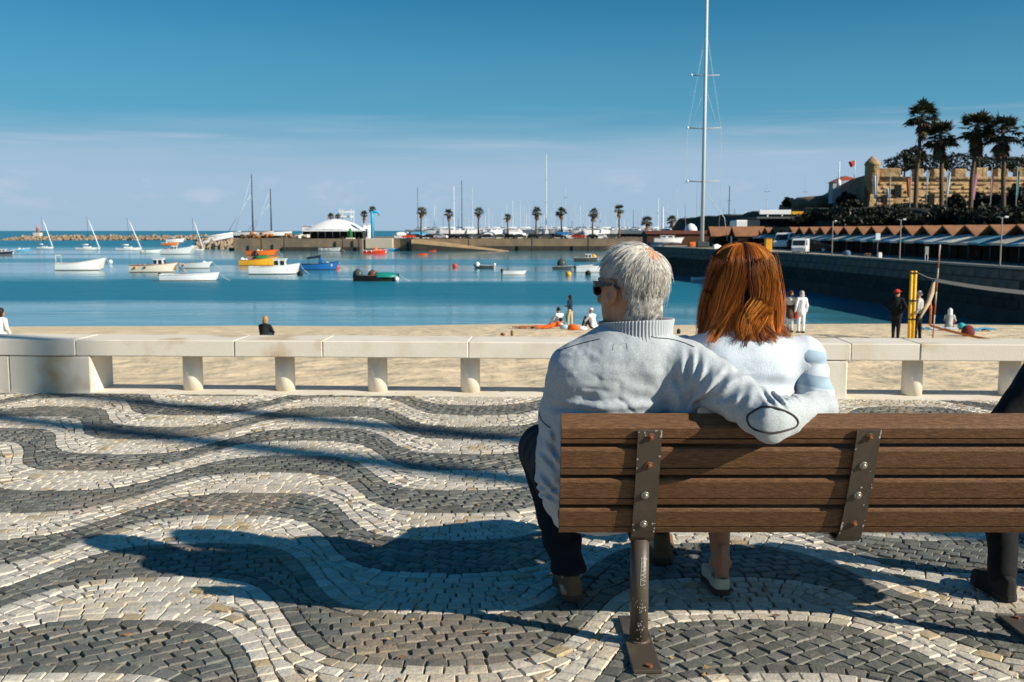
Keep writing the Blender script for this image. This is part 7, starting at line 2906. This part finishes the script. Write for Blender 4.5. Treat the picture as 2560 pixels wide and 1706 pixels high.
for i in range(34):
    xs = 1985 + i * 18
    Y = 47.0 * 2560 / (xs - 1280) * rbk.uniform(.955, 1.02)
    bush('scrub bush on the dark bank below the fort', xs, 545 + rbk.uniform(-14, 12), Y, rbk.uniform(3, 5.5), rbk.uniform(1.0, 1.8), 300 + i, col=(.012, .016, .008), n=600, trunk=False, leaf=.22)['group'] = 'scrub on the bank'
# terrace balustrades catching the sun
for a_, b_, ys, Y, lab in ((2108, 2142, 526, 150, 'sunlit low terrace wall left under the fort corner'), (2154, 2184, 528, 150, 'short sunlit terrace wall under the turret'), (2197, 2216, 530, 150, 'small sunlit terrace wall right of the turret'),
                       (2445, 2476, 544, 128, 'row of pale lamps on the terrace, left group'), (2504, 2532, 546, 128, 'row of pale lamps on the terrace, right group'), (2312, 2338, 538, 140, 'pale terrace wall under the white flag')):
    p0, p1 = at(a_, ys, Y), at(b_, ys, Y)
    o = thing('terrace_wall', lab, 'wall', ((p0.x + p1.x) / 2, Y, p0.z - .6))
    n_ = 5
    Lw = p1.x - p0.x
    for q in range(n_):
        s = Shape()
        s.box((-Lw / 2 + Lw * (q + .5) / n_, 0, .35), (Lw / n_ * .62, .3, .7), bev=.04)
        s.link('pier', plain('sunlit limestone', (.50, .38, .23)), o)
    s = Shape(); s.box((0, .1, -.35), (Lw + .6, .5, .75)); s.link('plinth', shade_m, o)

# big palms in front of the fort
for i, (xs, yt, yb, wpx, lab) in enumerate(((2287, 256, 530, 70, 'tallest palm, standing alone at the left of the fort palms'), (2352, 301, 540, 74, 'second palm before the fort, shorter with a wide crown'), (2424, 278, 545, 80, 'third palm before the fort with a shaggy brown skirt'),
                                            (2506, 285, 548, 84, 'fourth palm before the fort with spreading crown'), (2580, 290, 550, 80, 'palm before the fort cut by the right picture edge'))):
    Y = 142 - i * 3
    b = at(xs, yb, Y)
    R = wpx / 2560 * Y * .60
    H = at(xs, yt, Y).z - b.z - R * .78
    p = fan_palm(H, R, nf=46, skirt=36 if i else 30, seed=60 + i, tr=.24, lean=.5 * (-1) ** i, green=(.042, .044, .017), dead=(.150, .090, .042), leaflets=9)
    p.location = b
    p['label'] = lab
    p['group'] = 'big palms before the fort'

# flags
def flag(label, xs, y_top, y_bot, Y, c, wpx, y_f0, y_f1, pole_c='grey', wave_=True):
    b, tp2 = at(xs, y_bot, Y), at(xs, y_top, Y)
    o = thing('flag', label, 'flag', b)
    H = tp2.z - b.z
    s = Shape(); s.tube([(0, 0, -.5), (0, 0, H)], [.10, .06], n=7); s.link('flagpole', paint(pole_c), o)
    z1, z0 = at(xs, y_f0, Y).z - b.z, at(xs, y_f1, Y).z - b.z
    w = wpx / 2560 * Y
    n_, k_ = 7, 5
    vs = []
    for i in range(n_):
        for j in range(k_):
            u, v = i / (n_ - 1), j / (k_ - 1)
            vs.append((u * w * (1 - .35 * v), .16 * math.sin(u * 7 + v * 2) * u, z1 + (z0 - z1) * v - abs(w) * .25 * u))
    fs = [(i * k_ + j, (i + 1) * k_ + j, (i + 1) * k_ + j + 1, i * k_ + j + 1) for i in range(n_ - 1) for j in range(k_ - 1)]
    s = Shape(); s.add(vs, fs, True)
    me = s.mesh('cloth', fix=False)
    o2 = put('cloth', me, plain('flag ' + c, dict(white=(.62, .64, .72), orange=(.66, .14, .04), pale=(.45, .58, .66), purple=(.30, .14, .22), maroon=(.24, .05, .07), teal=(.03, .22, .24), red=(.60, .05, .03))[c], bump=.05), o)
    return o


flag('long white banner flag at the left of the fort wall', 2190, 437, 526, 152, 'white', -9, 438, 496)
flag('white and blue flag hanging near the fort corner', 2223, 430, 528, 152, 'pale', -9, 470, 494)
flag('orange-red flag left of the tallest palm trunk', 2274, 428, 524, 150, 'orange', -10, 445, 490)
flag('small pale flag between the first two palms', 2315, 424, 500, 150, 'pale', 6, 430, 458)
flag('pale blue and white flag right of the second palm trunk', 2365, 424, 522, 150, 'pale', 9, 430, 484)
flag('purple striped flag beside the third palm trunk', 2425, 424, 520, 148, 'purple', 17, 432, 496)
flag('dark red flag hanging between third and fourth palms', 2475, 420, 520, 148, 'maroon', 7, 430, 484)
flag('teal flag on a tall pole near the right picture edge', 2538, 417, 538, 146, 'teal', 8, 428, 494)
flag('red flag on the white pole above the fort flank', 2136, 401, 445, FY + 8, 'red', -16, 401, 415, 'white')
o = thing('flagpole', 'bare white flagpole left of the red flag on the fort', 'flagpole', at(2097, 460, FY + 16))
s = Shape(); s.tube([(0, 0, -1), (0, 0, at(2097, 404, FY + 16).z - at(2097, 460, FY + 16).z)], [.16, .09], n=7); s.link('pole', paint('white'), o)
s = Shape(); s.lathe([(.5, -1), (.4, .6), (.1, .9)], n=8); s.link('foot', paint('white'), o)

# market huts with gabled roofs and a long striped awning
tile = material('orange roof boards', (.25, .115, .055), rough=.9, var=.25, scale=1.2, bump=.4, bscale=4, bump_dist=.04)
shaded_wood = plain('shaded timber', (.018, .014, .011))  # near-black: shade of gables and stall fronts put into the wall colour
def hut(label, X, Y, w, d, z_e, z_r, group='gabled market huts along the dock'):
    """gable end faces the water (-X); ridge runs along X."""
    o = thing('market_hut', label, 'hut', (X, Y, ZQ), 0, group)
    s = Shape(); s.box((d / 2, 0, z_e / 2), (d, w * .96, z_e)); s.link('walls', shaded_wood, o)
    s = Shape(); s.prism([(-w * .48, z_e), (w * .48, z_e), (0, z_r - .1)], 'x', .02, d - .02); s.link('gable', shaded_wood, o)
    for sg in (-1, 1):
        s = Shape()
        s.prism([(sg * w * .53, z_e - .12), (0, z_r - .02), (0, z_r + .12), (sg * w * .53, z_e + .02)], 'x', -.5, d + .3)
        s.link('roof_slope', tile, o)
    return o


hut_n = 0
Yh = 70.0
while Yh < 162:
    hut('dark gabled market hut with orange roof in the row behind the awning', 39.2 + (Yh - 70) * -.012, Yh, 4.3, 5, 1.95, 2.85)
    Yh += 4.4
awn_c = [plain('awning ' + n_, c) for n_, c in (('white', (.58, .58, .54)), ('teal', (.05, .24, .28)), ('cream', (.52, .47, .37)), ('blue', (.15, .32, .42)))]
ra = random.Random(2)
Ya = 62.0
k_ = 0
awn = thing('awning', 'long striped teal and white awning along the market huts', 'awning', (36.6, 62, ZQ))
while Ya < 160:
    w_ = ra.uniform(1.3, 2.6)
    s = Shape()
    zz_ = 1.52 + ra.uniform(-.05, .05)
    s.add([(-.2, Ya - 62, zz_), (-.2, Ya - 62 + w_ - .04, zz_), (2.3, Ya - 62 + w_ - .04, zz_ + .62), (2.3, Ya - 62, zz_ + .62),
           (-.2, Ya - 62, zz_ - .18), (-.2, Ya - 62 + w_ - .04, zz_ - .18), (2.3, Ya - 62 + w_ - .04, zz_ + .56), (2.3, Ya - 62, zz_ + .56)],
          [(0, 1, 2, 3), (7, 6, 5, 4), (0, 4, 5, 1), (3, 2, 6, 7), (0, 3, 7, 4), (1, 5, 6, 2)])
    s.link('awning_panel', awn_c[(k_ * 7 + ra.randint(0, 1)) % 4], awn)
    if k_ % 2 == 0:
        s = Shape(); s.tube([(-.05, Ya - 62, 0), (-.05, Ya - 62, zz_)], .06, n=6); s.link('awning_post', paint('dkgrey'), awn)
    Ya += w_
    k_ += 1
for X, Y, w, d, ze, zr, lab in ((44.6, 168, 6.5, 5.5, 2.0, 3.3, 'long low building with orange roof at the far end of the huts'), (34.2, 158, 4.2, 4.2, 1.7, 3.0, 'orange-roofed hut right of the redhead\'s crown'), (31.4, 162, 4.0, 2.6, 1.7, 3.0, 'dark-gabled hut behind the redhead\'s crown')):
    hut(lab, X, Y, w, d, ze, zr, None)
o = thing('boat_shed', 'long low brown shed behind the very tall mast', 'shed', (at(1700, 590, 176).x, 176, ZQ))
s = Shape(); Lw = 175 / 2560 * 176; s.box((0, 0, .9), (Lw, 6, 2.0)); s.link('walls', plain('brown boarding', (.085, .040, .024)), o)
s = Shape(); s.prism([(-3.3, 1.9), (3.3, 1.9), (0, 2.5)], 'x', -Lw / 2 - .2, Lw / 2 + .2); s.link('roof', plain('dark tiles', (.12, .045, .028)), o)
o = thing('pavilion', 'dark flat-roofed waterfront pavilion under a pale fascia', 'building', (at(1962, 560, 172).x, 172, ZQ))
zw_ = at(1962, 548, 172).z - ZQ
s = Shape(); s.box((0, 0, zw_ / 2), (10.5, 9, zw_)); s.link('walls', paint('black'), o)
s = Shape(); s.box((.2, -.3, zw_ + .12), (12.5, 10.5, .35), bev=.05); s.link('roof', plain('grey roof', (.10, .105, .11)), o)
for q in range(5):
    s = Shape(); s.box((-4.4 + q * 2.2, -4.53, zw_ * .5), (1.7, .06, zw_ * .7)); s.link('window', glass, o)
s = Shape(); s.box((-2.2, -2, zw_ + 1.1), (5.2, .4, .75), bev=.04); s.box((-3.4, -2, zw_ + .6), (.2, .2, 1.0)); s.box((-1, -2, zw_ + .6), (.2, .2, 1.0)); s.link('sign_board', paint('white'), o)
s = Shape(); s.box((1.8, -2.1, zw_ + .95), (2.6, .3, .5), bev=.04); s.link('yellow_strip', paint('yellow'), o)
o = thing('white_block', 'plain white building block left of the dark pavilion', 'building', (at(1858, 565, 190).x, 190, ZQ))
zw_ = at(1858, 551, 190).z - ZQ
s = Shape(); s.box((0, 0, zw_ / 2), (3.9, 5, zw_), bev=.2, taper=.92); s.link('walls', paint('white'), o)
s = Shape(); s.box((0, -2.5, zw_ * .45), (1.2, .1, zw_ * .5)); s.link('door', paint('pale'), o)
o = thing('radome', 'white radar dome on a low roof left of the very tall mast', 'dome', (at(1727, 570, 182).x, 182, at(1727, 580, 182).z))
s = Shape(); s.lathe([(1.05, -.25), (1.15, .3), (.98, .85), (.55, 1.30), (.05, 1.48)], n=18); s.link('dome', paint('white'), o)
s = Shape(); s.tube([(0, 0, -1.5), (0, 0, -.2)], .5, n=10); s.link('pedestal', paint('grey'), o)

# vehicles, stores and people-sized things on the right dock
def on_dock(xs, ys):
    p = on_plane(xs, ys, ZQ + .02)
    return p


car('white van facing the water on the dock, right of the redhead', on_dock(1968, 623) , rad(-128), paint('white'), van=True)
car('second white van, smaller, nose to the dock edge in front of the first', on_dock(1994, 636) + Vector((.9, 2.2, 0)), rad(-112), paint('pale'), van=True).scale = (.74, .74, .74)
car('dark car deep in the shade right of the vans', on_dock(2028, 632), rad(-20), paint('black'))
o = thing('yellow_container', 'tall yellow box standing on the dock by the white van', 'container', on_dock(1920, 630))
s = Shape(); s.box((0, 0, .75), (.75, .7, 1.5), bev=.05); s.link('box', paint('yellow'), o)
s = Shape(); s.box((0, 0, 1.54), (.82, .76, .08), bev=.02); s.link('lid', paint('amber'), o)
o = thing('trailer_boat', 'white motor boat standing on a trailer on the dock, between the two heads', 'boat', on_dock(1678, 615) + Vector((0, 4, .55)))
hull_parts(o, 4.6, 1.7, .62, .25, 'white', 'pale', 'pale', 'white', deck=True, draft=.35)
cabin(o, -.1, 2.2, 1.2, .6, .42, 'white')
s = Shape()
for x in (-1, .8):
    s.tube([(x, -.7, -.36), (x, -.5, -.36)], .26, n=10); s.tube([(x, .5, -.36), (x, .7, -.36)], .26, n=10)
s.box((0, 0, -.36), (3.6, .9, .08)); s.link('trailer', paint('dkgrey'), o)
for xs, ys, c, w, h, lab in ((1738, 617, 'orange', 2.3, .9, 'orange tarpaulin heap at the foot of the very tall mast'), (1765, 614, 'red', 1.6, .6, 'red-orange heap right of the tall mast foot'), (1793, 622, 'white', 1.1, .75, 'white bag on the dock edge left of the redhead'),
                             (1640, 616, 'navy', 2.6, .8, 'dark blue covered heap on the dock edge'), (1800, 612, 'dkgrey', 3.2, 1.0, 'dark heap of gear on the dock behind the redhead')):
    p = on_dock(xs, ys)
    o = thing('covered_heap', lab, 'tarpaulin', p)
    tarp(o, -w / 2, w / 2, w * .7, 0, h, c)
for xs, ys, lab in ((1789, 605, 'person in orange jacket on the dock beyond the tall mast'),):
    figure(lab, on_plane(xs, ys, ZQ), 0, stand('down'), plain('orange jacket', (.75, .16, .03)), navy_c, hair_dark, sk, h=.03)
# lamp posts along the dock edge
for xs, yb, yt, two, lab in ((2071, 638, 553, False, 'dock lamp post with single white head, left of three'), (2238, 652, 549, True, 'double-headed lamp post in the middle of the dock'), (2486, 671, 543, True, 'lamp post nearest the picture\'s right edge on the dock')):
    p = on_plane(xs, yb, ZQ)
    p.x += .35
    zt_ = at(xs, yt, p.y).z - ZQ
    o = thing('lamp_post', lab, 'lamp post', p, 0, 'lamp posts along the dock')
    s = Shape(); s.tube([(0, 0, 0), (0, 0, .3), (0, 0, zt_)], [.085, .055, .04], n=8); s.link('post', plain('lamp grey', (.26, .24, .21)), o)
    for sg in ((1, -1) if two else (1,)):
        s = Shape(); s.tube([(0, 0, zt_ - .1), (sg * .22, 0, zt_)], .025, n=6); s.link('arm', paint('grey'), o)
        s = Shape(); s.box((sg * .27, 0, zt_), (.26, .16, .12), bev=.03); s.link('lamp_head', paint('white') if sg > 0 else paint('dkgrey'), o)
o = thing('street_sign', 'pale blue-white sign panel on a pole at the dock edge', 'sign', on_plane(2184, 646, ZQ) + Vector((.3, 0, 0)))
zt_ = at(2184, 584, 95).z - ZQ
d_ = o.location.y
z1, z0 = at(2184, 584, d_).z - ZQ, at(2184, 601, d_).z - ZQ
s = Shape(); s.tube([(0, 0, 0), (0, 0, z0)], .05, n=6); s.link('pole', paint('dkgrey'), o)
s = Shape(); s.box((0, -.03, (z0 + z1) / 2), (.42, .06, z1 - z0), bev=.02); s.link('panel', plain('pale sign', (.62, .72, .80)), o)
s = Shape(); s.box((.18, -.12, .26), (.34, .34, .52), bev=.05, taper=1.12); s.link('litter_bin', paint('white'), o)
o = thing('sign_board', 'grey notice board on two legs at the dock edge', 'notice board', on_plane(2306, 657, ZQ) + Vector((.3, 0, 0)))
d_ = o.location.y
z1, z0 = at(2306, 617, d_).z - ZQ, at(2306, 638, d_).z - ZQ
s = Shape(); s.box((0, 0, (z0 + z1) / 2), (.28, .06, z1 - z0), bev=.02); s.link('board', plain('notice grey', (.30, .30, .29)), o)
for x in (-.1, .1):
    s = Shape(); s.tube([(x, 0, 0), (x, 0, z0)], .025, n=6); s.link('leg', paint('pale'), o)
o = thing('blue_barrel', 'blue-grey covered barrel on the dock edge', 'barrel', on_plane(2104, 641, ZQ) + Vector((.5, 0, 0)))
s = Shape(); s.lathe([(.30, 0), (.36, .2), (.36, .38), (.22, .54), (.02, .58)], n=12); s.link('body', plain('slate blue', (.10, .17, .26)), o)
s = Shape(); s.lathe([(.37, .30), (.375, .34)], n=12); s.link('band', paint('dkgrey'), o)
o = thing('bike_rack', 'low metal barrier hoop on the dock edge', 'barrier', on_plane(2160, 645, ZQ) + Vector((.3, 0, 0)))
s = Shape(); s.tube([(-.28, 0, 0), (-.26, 0, .36), (.26, 0, .40), (.28, 0, 0)], .03, n=6); s.link('hoop', plain('rusty rail', (.28, .16, .09)), o)
s = Shape(); s.tube([(-.27, 0, .2), (.27, 0, .2)], .02, n=6); s.link('rail', plain('rusty rail', (.28, .16, .09)), o)
o = thing('poster', 'small red and blue emblem poster on the dark hut wall', 'poster', at(2439, 633, 84))
s = Shape(); s.box((0, 0, 0), (.30, .03, .44), ry=rad(20)); s.link('panel', plain('poster red', (.30, .04, .05)), o)
s = Shape(); s.box((.05, -.02, -.04), (.14, .03, .2), ry=rad(20)); s.link('emblem', plain('poster blue', (.05, .14, .22)), o)

# tall palm standing off to the right on the promenade; only its shade reaches the picture
for X_, Y_, H_, sd, lab in ((16.0, -2.33, 17.0, 91, 'tall palm on the promenade whose trunk shade streaks the paving nearest the bench'), (17.6, -2.05, 18.5, 93, 'tall palm on the promenade shading the paving close to the sea wall')):
    p = fan_palm(H_, 1.7, nf=36, skirt=14, seed=sd, tr=.13, lean=.25)
    p.location = (X_, Y_, 0)
    p['label'] = lab
